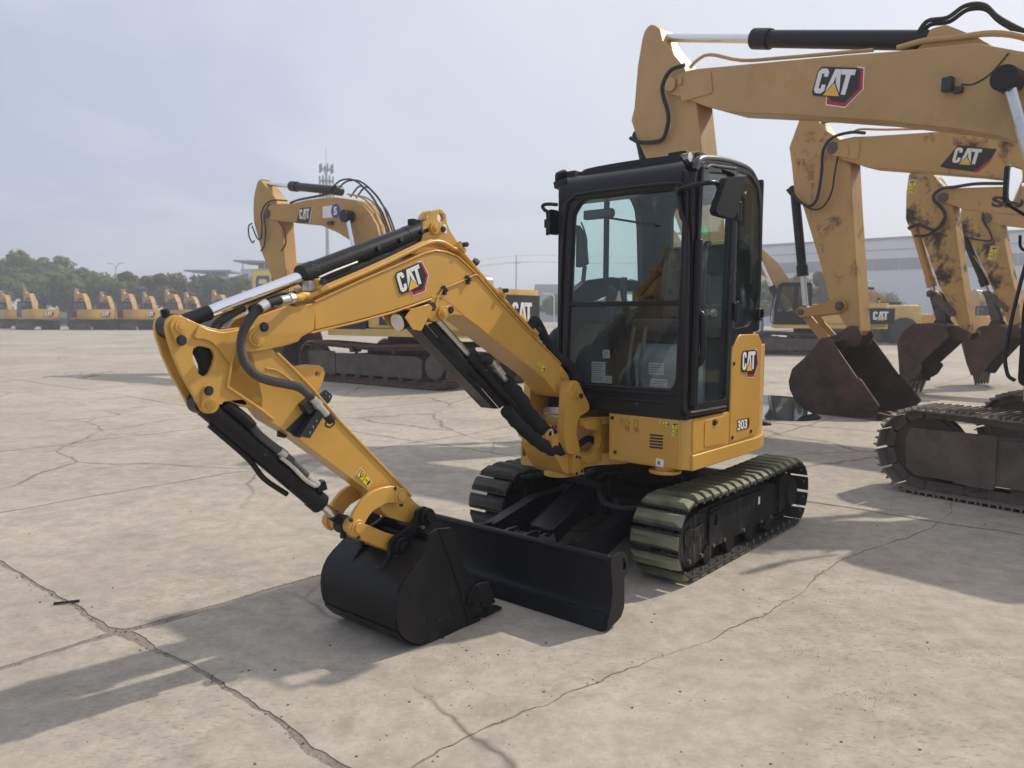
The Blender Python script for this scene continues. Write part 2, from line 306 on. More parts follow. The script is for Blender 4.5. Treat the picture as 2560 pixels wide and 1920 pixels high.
class MB:
    def __init__(s): s.v = []; s.f = []; s.mi = []; s.cm = 0
    def mat(s, i): s.cm = i; return s
    def add(s, vs, fs):
        o = len(s.v); s.v += [tuple(x) for x in vs]
        for f in fs: s.f.append([o + i for i in f]); s.mi.append(s.cm)
        return s
    def box(s, x0, x1, y0, y1, z0, z1):
        return s.add([(x0, y0, z0), (x1, y0, z0), (x1, y1, z0), (x0, y1, z0), (x0, y0, z1), (x1, y0, z1), (x1, y1, z1), (x0, y1, z1)],
                     [(0, 3, 2, 1), (4, 5, 6, 7), (0, 1, 5, 4), (1, 2, 6, 5), (2, 3, 7, 6), (3, 0, 4, 7)])
    def bar(s, p, q, w, h, up=(0, 0, 1)):
        """box of section w x h from p to q"""
        p, q = Vector(p), Vector(q); d = (q - p).normalized(); u = Vector(up); l = u.cross(d)
        if l.length < 1e-4: l = Vector((0, 1, 0)).cross(d)
        l.normalize(); u = d.cross(l)
        vs = [e + l * a * w / 2 + u * b * h / 2 for e in (p, q) for a, b in ((-1, -1), (1, -1), (1, 1), (-1, 1))]
        return s.add(vs, [(0, 1, 2, 3), (7, 6, 5, 4), (0, 4, 5, 1), (1, 5, 6, 2), (2, 6, 7, 3), (3, 7, 4, 0)])
    def cyl(s, p, q, r, r2=None, n=20):
        p, q = Vector(p), Vector(q); d = (q - p).normalized(); r2 = r if r2 is None else r2
        a = d.orthogonal().normalized(); b = d.cross(a)
        vs = []
        for e, rr in ((p, r), (q, r2)): vs += [e + (a * math.cos(2 * math.pi * i / n) + b * math.sin(2 * math.pi * i / n)) * rr for i in range(n)]
        fs = [(i, (i + 1) % n, n + (i + 1) % n, n + i) for i in range(n)] + [tuple(range(n))[::-1], tuple(range(n, 2 * n))]
        return s.add(vs, fs)
    def cyly(s, x, z, y0, y1, r, n=20, r2=None): return s.cyl((x, y0, z), (x, y1, z), r, r2, n)
    def ring(s, p, q, r, ri, n=24):
        p, q = Vector(p), Vector(q); d = (q - p).normalized(); a = d.orthogonal().normalized(); b = d.cross(a); vs = []
        for e in (p, q):
            for rr in (r, ri): vs += [e + (a * math.cos(2 * math.pi * i / n) + b * math.sin(2 * math.pi * i / n)) * rr for i in range(n)]
        fs = []
        for i in range(n):
            j = (i + 1) % n
            fs += [(i, j, 2 * n + j, 2 * n + i), (n + j, n + i, 3 * n + i, 3 * n + j), (j, i, n + i, n + j), (2 * n + i, 2 * n + j, 3 * n + j, 3 * n + i)]
        return s.add(vs, fs)
    def tube(s, pts, r, n=8, sm=6, rf=None):
        P = crv(pts, sm) if sm else [Vector(p) for p in pts]
        vs = []; fs = []; prev = None
        for i, p in enumerate(P):
            d = (P[min(i + 1, len(P) - 1)] - P[max(i - 1, 0)]).normalized()
            a = d.orthogonal().normalized() if prev is None else (prev - d * prev.dot(d)).normalized()
            prev = a; b = d.cross(a); rr = r if rf is None else rf(i)
            vs += [p + (a * math.cos(2 * math.pi * k / n) + b * math.sin(2 * math.pi * k / n)) * rr for k in range(n)]
        for i in range(len(P) - 1):
            for k in range(n): fs.append((i * n + k, i * n + (k + 1) % n, (i + 1) * n + (k + 1) % n, (i + 1) * n + k))
        fs += [tuple(range(n))[::-1], tuple(range((len(P) - 1) * n, len(P) * n))]
        return s.add(vs, fs)
    def plate(s, poly, t0, t1, holes=(), pl='xz', yf=None):
        """extrude a polygon lying in plane pl from t0 to t1; yf(a,b)->shift of the t1 side and t0 side"""
        loops = [list(poly)] + [list(h) for h in holes]; f = PL[pl]
        tri = tessellate_polygon([[Vector((a, b, 0)) for a, b in L] for L in loops])
        flat = [p for L in loops for p in L]; N = len(flat)
        vs = [f(a, b, t0) for a, b in flat] + [f(a, b, t1) for a, b in flat]
        fs = [tuple(t) for t in tri] + [tuple(N + i for i in t[::-1]) for t in tri]
        o = 0
        for L in loops:
            k = len(L)
            for i in range(k): j = (i + 1) % k; fs.append((o + i, o + j, N + o + j, N + o + i))
            o += k
        return s.add(vs, fs)
    def face(s, poly, fn):
        """flat printed shape; fn maps (u,v) to a point"""
        tri = tessellate_polygon([[Vector((a, b, 0)) for a, b in poly]])
        return s.add([fn(a, b) for a, b in poly], [tuple(t) for t in tri])
    def strip(s, prof, t0, t1, th, pl='xz'):
        """bent sheet of thickness th following an open profile"""
        P = [Vector(p) for p in prof]; off = []
        for i in range(len(P)):
            d = (P[min(i + 1, len(P) - 1)] - P[max(i - 1, 0)]).normalized(); off.append((P[i].x - d.y * th, P[i].y + d.x * th))
        f = PL[pl]; n = len(P); A = [(p.x, p.y) for p in P]
        vs = [f(a, b, t0) for a, b in A] + [f(a, b, t1) for a, b in A] + [f(a, b, t0) for a, b in off] + [f(a, b, t1) for a, b in off]
        fs = []
        for i in range(n - 1):
            fs += [(i, i + 1, n + i + 1, n + i), (2 * n + i + 1, 2 * n + i, 3 * n + i, 3 * n + i + 1), (i + 1, i, 2 * n + i, 2 * n + i + 1), (n + i, n + i + 1, 3 * n + i + 1, 3 * n + i)]
        fs += [(0, n, 3 * n, 2 * n), (n - 1, 3 * n - 1, 4 * n - 1, 2 * n - 1)]
        return s.add(vs, fs)
    def build(s, name, mats, parent=None, bevel=0.0, ang=38, seg=2, k=1.0, mesh_only=False):
        me = bpy.data.meshes.new(name)
        if k != 1.0: s.v = [(a * k, b * k, c * k) for a, b, c in s.v]
        me.from_pydata(s.v, [], s.f); me.validate()
        mats = [mats] if isinstance(mats, str) else mats
        for q in mats: me.materials.append(MATS[q])
        if len(mats) > 1 and len(me.polygons) == len(s.mi): me.polygons.foreach_set('material_index', s.mi)
        bm = bmesh.new(); bm.from_mesh(me); bmesh.ops.recalc_face_normals(bm, faces=bm.faces); bm.to_mesh(me); bm.free()
        me.polygons.foreach_set('use_smooth', [True] * len(me.polygons)); me.set_sharp_from_angle(angle=R(ang))
        if mesh_only: return me
        o = bpy.data.objects.new(name, me); col.objects.link(o)
        if parent: o.parent = parent
        if bevel:
            b = o.modifiers.new('bevel', 'BEVEL'); b.width = bevel; b.segments = seg; b.limit_method = 'ANGLE'; b.angle_limit = R(40)
        return o
def tag(o, label=None, cat=None, group=None, kind=None):
    if label: o['label'] = label
    if cat: o['category'] = cat
    if group: o['group'] = group
    if kind: o['kind'] = kind
    return o
def empty(name, loc, heading=None):
    o = bpy.data.objects.new(name, None); col.objects.link(o); o.location = loc; o.empty_display_size = .2
    if heading is not None: o.rotation_euler.z = math.atan2(heading[1], heading[0])
    return o
def kid(name, parent, loc=(0, 0, 0)):
    o = bpy.data.objects.new(name, None); col.objects.link(o); o.parent = parent; o.location = loc; o.empty_display_size = .1; return o
def inst(mesh, name, parent, loc=(0, 0, 0), rot=(0, 0, 0), scale=(1, 1, 1)):
    o = bpy.data.objects.new(name, mesh); col.objects.link(o); o.parent = parent; o.location = loc; o.rotation_euler = rot; o.scale = scale; return o
def copy_tree(o, parent=None):
    c = o.copy(); col.objects.link(c); c.parent = parent
    for ch in [x for x in o.children]: copy_tree(ch, c)
    return c
def text_faces(body, bold=.03):
    cu = bpy.data.curves.new('lettering', 'FONT'); cu.body = body; cu.offset = bold; cu.align_x = 'LEFT'
    ob = bpy.data.objects.new('lettering', cu); col.objects.link(ob)
    me = bpy.data.meshes.new_from_object(ob); v = [(q.co.x, q.co.y) for q in me.vertices]; f = [tuple(p.vertices) for p in me.polygons]
    bpy.data.objects.remove(ob); bpy.data.curves.remove(cu); bpy.data.meshes.remove(me)
    x0 = min(a for a, b in v); x1 = max(a for a, b in v); y0 = min(b for a, b in v); y1 = max(b for a, b in v)
    return [((a - x0) / (x1 - x0), (b - y0) / (y1 - y0)) for a, b in v], f
# lettering of the emblem, drawn in a 100 x 60 field
L_C = [(31, 40), (31, 51), (25, 58), (10, 58), (3, 51), (3, 9), (9, 2), (24, 2), (31, 9), (31, 22), (20, 22), (20, 13), (14, 13), (14, 47), (20, 47), (20, 40)]
L_A = [(33, 2), (45, 58), (60, 58), (72, 2), (61, 2), (52.5, 42), (44, 2)]
L_T = [(61, 58), (98, 58), (98, 46), (88, 46), (88, 2), (76, 2), (76, 46), (63.5, 46)]
L_TRI = [(31, -2), (74, -2), (52.5, 27)]
HEX = [(97, 63), (114, 61), (126, 17), (95, -24), (46, -21), (41, -1), (60, 10)]
HEXI = [(92, 58), (108, 57), (117, 17), (91, -15), (52, -13), (48, 0), (60, 10)]
LBK = [(0, 52), (8, 62), (101, 62), (101, 43), (92, 43), (92, -4), (5, -4), (-1, 4)]
OLD = [(-36, -16), (6, 66), (146, 62), (138, 30), (92, -24), (-16, -20)]
OLDR = [(92, -24), (138, 30), (136, 20), (98, -26)]
def emblem(parent, o, u, v, h, style, nrm, d=.0012):
    """flat printed emblem: o lower left of the letters, u/v unit axes, h letter height"""
    o, u, v, nrm = Vector(o), Vector(u), Vector(v), Vector(nrm); k = h / 60
    def fn(l): return lambda a, b: o + u * (a * k) + v * (b * k) + nrm * (d * l)
    m = MB()
    if style == 'new':
        cx, cy = 80, 20
        m.mat(0).face([(cx + (a - cx) * 1.06, cy + (b - cy) * 1.06) for a, b in HEX], fn(1))
        m.mat(2).face(HEX, fn(2)); m.mat(1).face(HEXI, fn(3)); m.mat(1).face(LBK, fn(4))
    elif style == 'old':
        m.mat(1).face(OLD, fn(2)); m.mat(2).face([(92, -24), (138, 30), (134, 14), (104, -25)], fn(3))
    elif style == 'stripe':
        m.mat(1).face(OLD[:2] + [(120, 66), (92, -24), (-16, -20), (-36, -10)], fn(2)); m.mat(0).face([(92, -24), (120, 66), (127, 66), (99, -24)], fn(3))
    elif style == 'panel':
        m.mat(1).face([(-30, -30), (140, -30), (140, 80), (-30, 80)], fn(2))
    for q in (L_C, L_A, L_T): m.mat(0).face(q, fn(5))
    m.mat(3).face(L_TRI, fn(7))
    if style != 'panel': m.mat(1).face([(27, -4), (78, -4), (52.5, 31)], fn(6))
    return m.build('emblem', ['white_print', 'black_print', 'red_print', 'gold_print'], parent)
def lettering(parent, name, body, o, u, v, w, h, nrm, mat, bold=.03, d=.003):
    o, u, v, nrm = Vector(o), Vector(u), Vector(v), Vector(nrm); vs, fs = text_faces(body, bold)
    return MB().add([o + u * (a * w) + v * (b * h) + nrm * d for a, b in vs], fs).build(name, mat, parent)
def warning(parent, o, u, v, w, h, nrm, d=.0015, side=True):
    """yellow warning plate: triangle and a figure"""
    o, u, v, nrm = Vector(o), Vector(u), Vector(v), Vector(nrm)
    def fn(l): return lambda a, b: o + u * (a * w) + v * (b * h) + nrm * (d * l)
    m = MB(); m.mat(2).face([(0, 0), (1, 0), (1, 1), (0, 1)], fn(1)); m.mat(1).face([(.03, .05), (.97, .05), (.97, .95), (.03, .95)], fn(2))
    m.mat(0).face([(.06, .1), (.48, .1), (.48, .9), (.06, .9)], fn(3)); m.mat(0).face([(.52, .1), (.94, .1), (.94, .9), (.52, .9)], fn(3))
    m.mat(1).face([(.09, .2), (.45, .2), (.27, .85)], fn(4)); m.mat(0).face([(.14, .26), (.40, .26), (.27, .72)], fn(5)); m.mat(1).face([(.25, .3), (.29, .3), (.29, .55), (.25, .55)], fn(6))
    m.mat(1).face([(.78, .2), (.88, .2), (.88, .75), (.78, .75)], fn(4)); m.mat(1).face([(.58, .42), (.75, .42), (.75, .52), (.58, .52)], fn(4))
    return m.build('warning_sticker', ['warn_yellow', 'black_print', 'white_print'], parent)
# ------------------------------------------------------------------ ground
GU = Vector((.765, -.643)).normalized(); GV = Vector((-GU.y, GU.x))
def guv(u, v): return GU * u + GV * v
U_LINES = [-3.62 - 3.0 * i for i in range(9, -1, -1)] + [-1.62, 1.4, 4.4, 7.4, 10.4, 13.4]
V_LINES = [-3.1, 1.5, 6.2, 10.6, 15.2, 19.8, 24.4, 29.0, 33.6]
gm = MB(); gm.add([(-900, -60, -.008), (900, -60, -.008), (900, 1500, -.008), (-900, 1500, -.008)], [(0, 1, 2, 3)])
ground = tag(gm.build('ground', 'concrete_far'), kind='structure')
lo, hi = U_LINES[0], U_LINES[-1]
fm = MB(); fm.add([(*guv(a, b_), -.0035) for a, b_ in ((lo, V_LINES[0]), (hi, V_LINES[0]), (hi, V_LINES[-1]), (lo, V_LINES[-1]))], [(0, 1, 2, 3)])
tag(fm.build('joint_dirt', 'joint_dirt'), kind='structure')
pavement = tag(empty('pavement', (0, 0, 0)), kind='structure')
rg = random.Random(3)
_tab = {}
def walk(seed, a):
    """broken, wandering edge of a worn joint: fractal value noise along the line"""
    r_ = 0
    for o_, (fr, am) in enumerate(((1.0, .026), (2.9, .013), (8.0, .0075), (21.0, .0045), (55.0, .0028))):
        t = a * fr; k0 = math.floor(t); f = t - k0; f = f * f * (3 - 2 * f)
        def g_(k_):
            key = (round(seed * 10), o_, k_)
            if key not in _tab: _tab[key] = random.Random(hash(key)).uniform(-1, 1)
            return _tab[key]
        r_ += am * (g_(k0) * (1 - f) + g_(k0 + 1) * f)
    return r_
def line_u(i, v):
    base = U_LINES[i]
    if abs(base + 1.62) < .01: base = -1.95 + .13 * min(v, 6.0) + .06 * math.sin(v * 2.3)
    return base + walk(i, v) * 1.3
def line_v(j, u): return V_LINES[j] + walk(j + 40, u) * 1.3
def gap_u(i, v, sgn):
    w_ = .007
    if i == 9 and v < 7: w_ = .026 + .018 * math.exp(-((v - 1.5) / .22) ** 2)
    if i == 10: w_ = .012 if v < .9 else .0035
    if i in (8, 7) or (i == 9 and v >= 7): w_ = .013
    return max(.0015, w_ + .45 * w_ * walk(i + 70, v * .8) / .03 + walk(i + 90 + sgn, v * 2.0) * .30)
def gap_v(j, u, sgn):
    w_ = .007
    if j == 1 and -9 < u < 1: w_ = .019 + .018 * math.exp(-((u + 3.6) / .20) ** 2) + .020 * math.exp(-((u + 1.7) / .4) ** 2)
    if j in (2, 3): w_ = .013
    return max(.0015, w_ + .45 * w_ * walk(j + 170, u * .8) / .03 + walk(j + 190 + sgn, u * 2.0) * .30)
for i in range(len(U_LINES) - 1):
    for j in range(len(V_LINES) - 1):
        pts = []
        u0, u1, v0, v1 = U_LINES[i], U_LINES[i + 1], V_LINES[j], V_LINES[j + 1]
        cpos = guv((u0 + u1) / 2, (v0 + v1) / 2)
        step = .028 if cpos.length < 6 else (.08 if cpos.length < 12 else .25)
        nU = int((u1 - u0) / step); nV = int((v1 - v0) / step)
        def corner(ii, jj, su, sv):
            u = U_LINES[ii]; v = V_LINES[jj]
            for _ in range(2): u = line_u(ii, v) + su * gap_u(ii, v, su); v = line_v(jj, u) + sv * gap_v(jj, u, sv)
            return u, v
        c00, c10, c11, c01 = corner(i, j, 1, 1), corner(i + 1, j, -1, 1), corner(i + 1, j + 1, -1, -1), corner(i, j + 1, 1, -1)
        for k in range(nU): u = c00[0] + (c10[0] - c00[0]) * k / nU; pts.append((u, line_v(j, u) + gap_v(j, u, 1)))
        for k in range(nV): v = c10[1] + (c11[1] - c10[1]) * k / nV; pts.append((line_u(i + 1, v) - gap_u(i + 1, v, -1), v))
        for k in range(nU): u = c11[0] + (c01[0] - c11[0]) * k / nU; pts.append((u, line_v(j + 1, u) - gap_v(j + 1, u, -1)))
        for k in range(nV): v = c01[1] + (c00[1] - c01[1]) * k / nV; pts.append((line_u(i, v) + gap_u(i, v, 1), v))
        W = [guv(*p) for p in pts]; n = len(W)
        tri = tessellate_polygon([[Vector((p.x, p.y, 0)) for p in W]])
        MB().add([(p.x, p.y, -.0035) for p in W] + [(p.x, p.y, 0) for p in W], [tuple(n + q for q in t) for t in tri] + [(k, (k + 1) % n, n + (k + 1) % n, n + k) for k in range(n)]).build('slab', 'concrete', pavement)
# grit and clods of mud lying on the slabs
gr = MB()
def clod(x, y, r):
    z = r * .35; n = 5; a0 = rg.random() * 6
    vs = [(x + r * rg.uniform(.7, 1.2) * math.cos(a0 + 2 * math.pi * k / n), y + r * rg.uniform(.7, 1.2) * math.sin(a0 + 2 * math.pi * k / n), 0) for k in range(n)]
    vs += [(x + r * .55 * math.cos(a0 + .5 + 2 * math.pi * k / n), y + r * .55 * math.sin(a0 + .5 + 2 * math.pi * k / n), z * rg.uniform(.8, 1.6)) for k in range(n)]
    gr.add(vs, [(k, (k + 1) % n, n + (k + 1) % n, n + k) for k in range(n)] + [tuple(range(n, 2 * n))])
for _ in range(420):
    d = 2.2 + 9 * rg.random() ** 1.8; a = rg.uniform(-.62, .62); clod(d * math.tan(a), d, rg.choice((.0018, .002, .0025, .003, .004, .006)) * (1 + d * .06))
for cx, cy, n, sp in ((1.43, 2.95, 30, .16), (1.6, 3.9, 50, .25), (-.22, 3.0, 40, .22), (2.0, 3.4, 40, .25)):
    for _ in range(n): clod(cx + rg.gauss(0, sp), cy + rg.gauss(0, sp), rg.uniform(.0014, .0045))
for _ in range(420):     # grit collected in the joints
    if rg.random() < .6: v = rg.uniform(-2.0, 4.5); q = guv(line_u(9 if rg.random() < .6 else 10, v) + rg.gauss(0, .018), v)
    else: u = rg.uniform(-6.5, 1); q = guv(u, line_v(1, u) + rg.gauss(0, .018))
    clod(q.x, q.y, rg.uniform(.002, .006))
tag(gr.build('grit', 'clod'), 'dark grit and mud crumbs strewn over the concrete', 'grit', kind='stuff')
mud = MB(); gr, gr0 = mud, gr
for cx, cy, n, sp in ((1.33, 3.27, 90, .035), (1.40, 2.88, 120, .055), (2.03, 3.25, 70, .045), (-.21, 3.22, 70, .07), (1.85, 3.95, 90, .12)):
    for _ in range(n): a_ = rg.gauss(0, sp) * 1.5; clod(cx + a_, cy + rg.gauss(0, sp) * .8 - a_ * .3, rg.uniform(.001, .0032))
tag(mud.build('mud_crumbs', 'dry_mud'), 'brown crumbs of dried mud scattered in the right foreground', 'mud', kind='stuff')
tw = MB().tube([(-2.35, 3.82, .008), (-2.30, 3.83, .010), (-2.24, 3.86, .008)], .007, 6, 3); tag(tw.build('twig', 'twig'), 'short black twig lying on the bare concrete at left', 'twig')
pd_ = [(4.2, 10.9), (4.6, 11.3), (4.75, 12.3), (5.1, 13.2), (5.3, 14.2), (4.7, 14.6), (4.0, 14.0), (3.2, 13.0), (2.6, 12.0), (2.9, 11.3), (3.5, 11.1)]
MBp = MB(); pw = [(q.x, q.y) for q in crv([(a, b_) for a, b_ in pd_], 5, True)]
MBp.face(pw, lambda a, b_: (a, b_, .004)); tag(MBp.build('puddle', 'water'), kind='structure')

# ------------------------------------------------------------------ the mini excavator
YAW = 0.7060
MF = Vector((-math.sin(YAW), -math.cos(YAW)))
mini = empty('mini_excavator', (.9383, 5.2641, 0), MF)
tag(mini, 'clean yellow mini excavator with black closed cab, bucket and blade on the concrete', 'excavator')
YC = -.04     # centre plane of boom, stick and bucket
def build_track(side):
    """side +1 left (near), -1 right"""
    t = kid('track', mini, (0, .625 * side, 0)); s = side
    cxf, cxr, rr, zc, of = .752, -.765, .186, .240, .030
    # shoe path: outer face of the steel plate
    path = []; N = 41
    Ls = cxf - cxr; per = 2 * Ls + 2 * math.pi * rr
    for k in range(N):
        d = (k + .35) / N * per
        if d < Ls:                       # top run, front to rear
            f = d / Ls; x = cxf - d; z = zc + rr - .016 * math.sin(math.pi * f); a = 0
        elif d < Ls + math.pi * rr:
            th = (d - Ls) / rr; x = cxr - rr * math.sin(th); z = zc + rr * math.cos(th); a = -th
        elif d < 2 * Ls + math.pi * rr:
            x = cxr + (d - Ls - math.pi * rr); z = zc - rr; a = -math.pi
        else:
            th = (d - 2 * Ls - math.pi * rr) / rr; x = cxf + rr * math.sin(th); z = zc - rr * math.cos(th); a = -math.pi - th
        path.append((x + of * math.sin(a), z + of * math.cos(a), a))
    sm = MB(); w = .150; L = .0505
    sm.mat(1).box(-L * .97, L * .97, -w, w, -.010, 0)
    for e in (-.030, .030): sm.mat(1).box(-L * .8, L * .8, e - .008, e + .008, -.045, -.010)         # chain links
    sm.mat(1).box(-.012, .012, -.045, .045, -.034, -.018)
    for e in (-1, 1): sm.mat(2).cyl((.018, e * .125, -.010), (.018, e * .125, -.022), .0085, n=8); sm.mat(2).cyl((.018, e * .125, -.022), (.018, e * .125, -.030), .006, n=8)
    # rubber pad with chamfered top
    b0, b1 = [], []
    px, pw_ = .0365, w * .985
    v = [(-px, -pw_, .0), (px, -pw_, .0), (px, pw_, .0), (-px, pw_, .0), (-px, -pw_, .012), (px, -pw_, .012), (px, pw_, .012), (-px, pw_, .012),
         (-.021, -pw_ + .034, .034), (.021, -pw_ + .034, .034), (.021, pw_ - .034, .034), (-.021, pw_ - .034, .034)]
    sm.mat(0).add(v, [(0, 3, 2, 1), (0, 1, 5, 4), (1, 2, 6, 5), (2, 3, 7, 6), (3, 0, 4, 7), (4, 5, 9, 8), (5, 6, 10, 9), (6, 7, 11, 10), (7, 4, 8, 11), (8, 9, 10, 11)])
    for gx in (-.010, .010): sm.mat(0).box(gx - .0025, gx + .0025, -pw_ + .055, pw_ - .055, .033, .0352)
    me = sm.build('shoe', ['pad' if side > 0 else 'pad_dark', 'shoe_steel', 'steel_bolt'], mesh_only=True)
    for x, z, a in path:
        o = inst(me, 'shoe', t, (x, 0, z), (0, a, 0))
    # frame
    f = MB()
    prof = rnd([(.62, .12), (.70, .20), (.70, .33), (.60, .37), (.10, .385), (-.48, .35), (-.60, .30), (-.60, .12)], .03)
    f.plate(prof, -.082, .082)
    fr = f.build('track_frame', 'black_frame', t, .006)
    g = MB(); g.plate(rnd([(.50, .10), (.505, .335), (.66, .36), (.80, .335), (.87, .27), (.87, .17), (.78, .075), (.70, .06)], .025), s * .070, s * .092)
    g.build('idler_guard', 'black_frame', t, .004)
    g = MB(); g.plate(rnd([(.49, .115), (.49, .36), (-.30, .345), (-.42, .30), (-.47, .12)], .02), s * .070, s * .098)
    g.build('side_cover', 'black_frame', t, .005)
    g = MB(); g.plate(rnd([(.72, .235), (.50 + .10, .245), (.60, .295), (.72, .28)], .01), s * .092, s * .112); g.build('grease_cover', 'black_frame', t, .005)
    g = MB(); g.plate(rnd([(.52, .33), (.36, .345), (.36, .25), (.44, .18), (.52, .165)], .012), s * .099, s * .108, [rnd([(.475, .32), (.42, .322), (.42, .25), (.475, .245)], .015)])
    g.build('tie_down_plate', 'black_frame', t, .003)
    for x in (.75, .60, .45, .30, .02, -.26, -.42): MB().cyl((x, s * .08, .105 if x > .5 else .130), (x, s * .108, .105 if x > .5 else .130), .012, n=6).build('cover_bolt', 'steel_bolt', t)
    i_ = MB(); i_.cyl((cxf, -.05, zc), (cxf, .05, zc), .172, n=32); i_.ring((cxf, -.02, zc), (cxf, .02, zc), .185, .15, 32); i_.cyl((cxf, -.10, zc), (cxf, .10, zc), .06); i_.build('idler', 'black_frame', t, .004)
    sp = MB(); pts = []
    for k in range(48): r_ = .182 if k % 4 < 2 else .158; pts.append((cxr + r_ * math.cos(6.2832 * k / 48), zc + r_ * math.sin(6.2832 * k / 48)))
    sp.plate(pts, -.022, .022); sp.cyl((cxr, -.11, zc), (cxr, .09 * s, zc), .115, n=28); sp.build('sprocket', 'black_frame', t, .003)
    mo = MB(); mo.cyl((cxr, s * .02, zc), (cxr, s * .105, zc), .105, n=32); mo.cyl((cxr, s * .105, zc), (cxr, s * .118, zc), .100, .092, 32); mo.build('drive_motor', 'black_frame', t, .004)
    mo = MB(); mo.plate(rnd([(-.56, .38), (-.70, .39), (-.72, .34), (-.70, .17), (-.60, .13), (-.56, .13)], .02), s * .075, s * .102); mo.build('motor_guard', 'black_frame', t, .004)
    for x in (.52, .22, -.08, -.38):
        r_ = MB(); r_.cyl((x, -.085, .092), (x, .085, .092), .045, n=20); r_.cyl((x, -.10, .092), (x, -.06, .092), .055); r_.cyl((x, .06, .092), (x, .10, .092), .055); r_.build('roller', 'black_frame', t)
    r_ = MB(); r_.cyl((.0, -.06, .40), (.0, .06, .40), .028); r_.build('carrier_roller', 'black_frame', t)
    if side > 0:
        st = MB(); st.face([(0, 0), (.052, 0), (.052, .034), (0, .034)], lambda a, b_: (.775 - a, .0937, .205 + b_)); st.build('sticker', 'warn_yellow', t)
        st = MB(); st.face([(0, 0), (.03, 0), (.03, .05), (0, .05)], lambda a, b_: (-.20 - a, .0997, .255 + b_)); st.build('sticker', 'white_print', t)
    return t
build_track(1); build_track(-1)
# car body
c = MB(); c.box(-.46, .46, -.40, .40, .20, .40); c.plate(rnd([(.62, -.28), (.62, .28), (.30, .52), (-.30, .52), (-.62, .28), (-.62, -.28), (-.30, -.52), (.30, -.52)], .08), .23, .36, pl='xy')
c.bar((.28, -.56, .26), (.28, .56, .26), .20, .16, (0, 0, 1)); c.bar((-.32, -.56, .26), (-.32, .56, .26), .20, .16, (0, 0, 1))
c.box(.44, .70, -.13, .10, .25, .46)
c.build('car_body', 'black_frame', mini, .01)
c = MB(); c.cyl((0, 0, .40), (0, 0, .56), .36, n=48); c.cyl((0, 0, .47), (0, 0, .60), .40, n=48); c.build('swing_ring', 'black_frame', mini, .006)
# blade
bl = kid('blade', mini)
prof = [(1.650, .080), (1.633, .110), (1.622, .160), (1.620, .200), (1.624, .250), (1.634, .300), (1.646, .345)]
m = MB(); m.strip([(q.x, q.y) for q in crv(prof, 4)], -.765, .765, .022); m.cyl((1.633, -.765, .343), (1.633, .765, .343), .018, n=16); m.build('moldboard', 'black_blade', bl, .003)
m = MB(); m.plate([(1.682, .004), (1.662, .082), (1.640, .082), (1.658, .004)], -.765, .765); m.build('cutting_edge', 'black_blade', bl, .003)
endp = [(1.648, .352), (1.615, .362), (1.56, .366), (1.52, .350), (1.49, .305), (1.492, .245), (1.526, .235), (1.521, .085), (1.546, .042), (1.680, .004), (1.640, .116), (1.626, .192), (1.640, .275)]
for y0 in (.765, -.783):
    m = MB(); m.plate(rnd(endp, .02, 3), y0, y0 + .018, [rnd([(1.562, .322), (1.530, .332), (1.508, .292), (1.516, .262), (1.553, .281)], .01, 3)]); m.build('end_plate', 'black_blade', bl, .003)
for y0 in (.30, -.37):
    m = MB(); m.plate(rnd([(.44, .34), (.85, .335), (1.25, .245), (1.57, .265), (1.62, .25), (1.62, .07), (1.48, .06), (1.20, .10), (.85, .205), (.44, .23)], .03), y0, y0 + .075); m.build('push_arm', 'black_blade', bl, .006)
m = MB(); m.bar((1.28, .31, .20), (1.50, .31, .22), .03, .12); m.bar((1.28, -.31, .20), (1.50, -.31, .22), .03, .12)
for y0 in (-.12, .02): m.plate(rnd([(1.26, .27), (1.36, .27), (1.61, .20), (1.62, .08), (1.48, .10), (1.26, .19)], .02), y0, y0 + .025)
m.build('lift_lug', 'black_blade', bl, .004)
m = MB(); m.bar((.60, -.03, .455), (1.14, -.03, .238), .175, .018, (.38, 0, .92)); m.bar((.62, .054, .41), (1.12, .054, .205), .012, .10, (.38, 0, .92)); m.bar((.62, -.114, .41), (1.12, -.114, .205), .012, .10, (.38, 0, .92)); m.build('cylinder_cover', 'black_blade', bl, .004)
m = MB(); m.cyl((.66, -.03, .39), (1.10, -.03, .212), .038); m.cyl((.60, -.03, .415), (.68, -.03, .382), .055); m.cyl((.62, -.11, .41), (.62, .05, .41), .045); m.cyl((1.31, -.09, .215), (1.31, .03, .215), .042); m.build('lift_cylinder', 'black_frame', bl, .003)
m = MB(); m.cyl((1.08, -.03, .22), (1.32, -.03, .205), .02); m.build('lift_rod', 'chrome', bl)
m = MB(); m.tube([(.68, .06, .42), (.74, .11, .39), (.80, .20, .36), (.78, .33, .35), (.66, .42, .36), (.5, .44, .36)], .018, 8); m.tube([(.62, .02, .47), (.60, .06, .50), (.52, .10, .50)], .012, 8); m.build('lift_hose', 'rubber', bl)

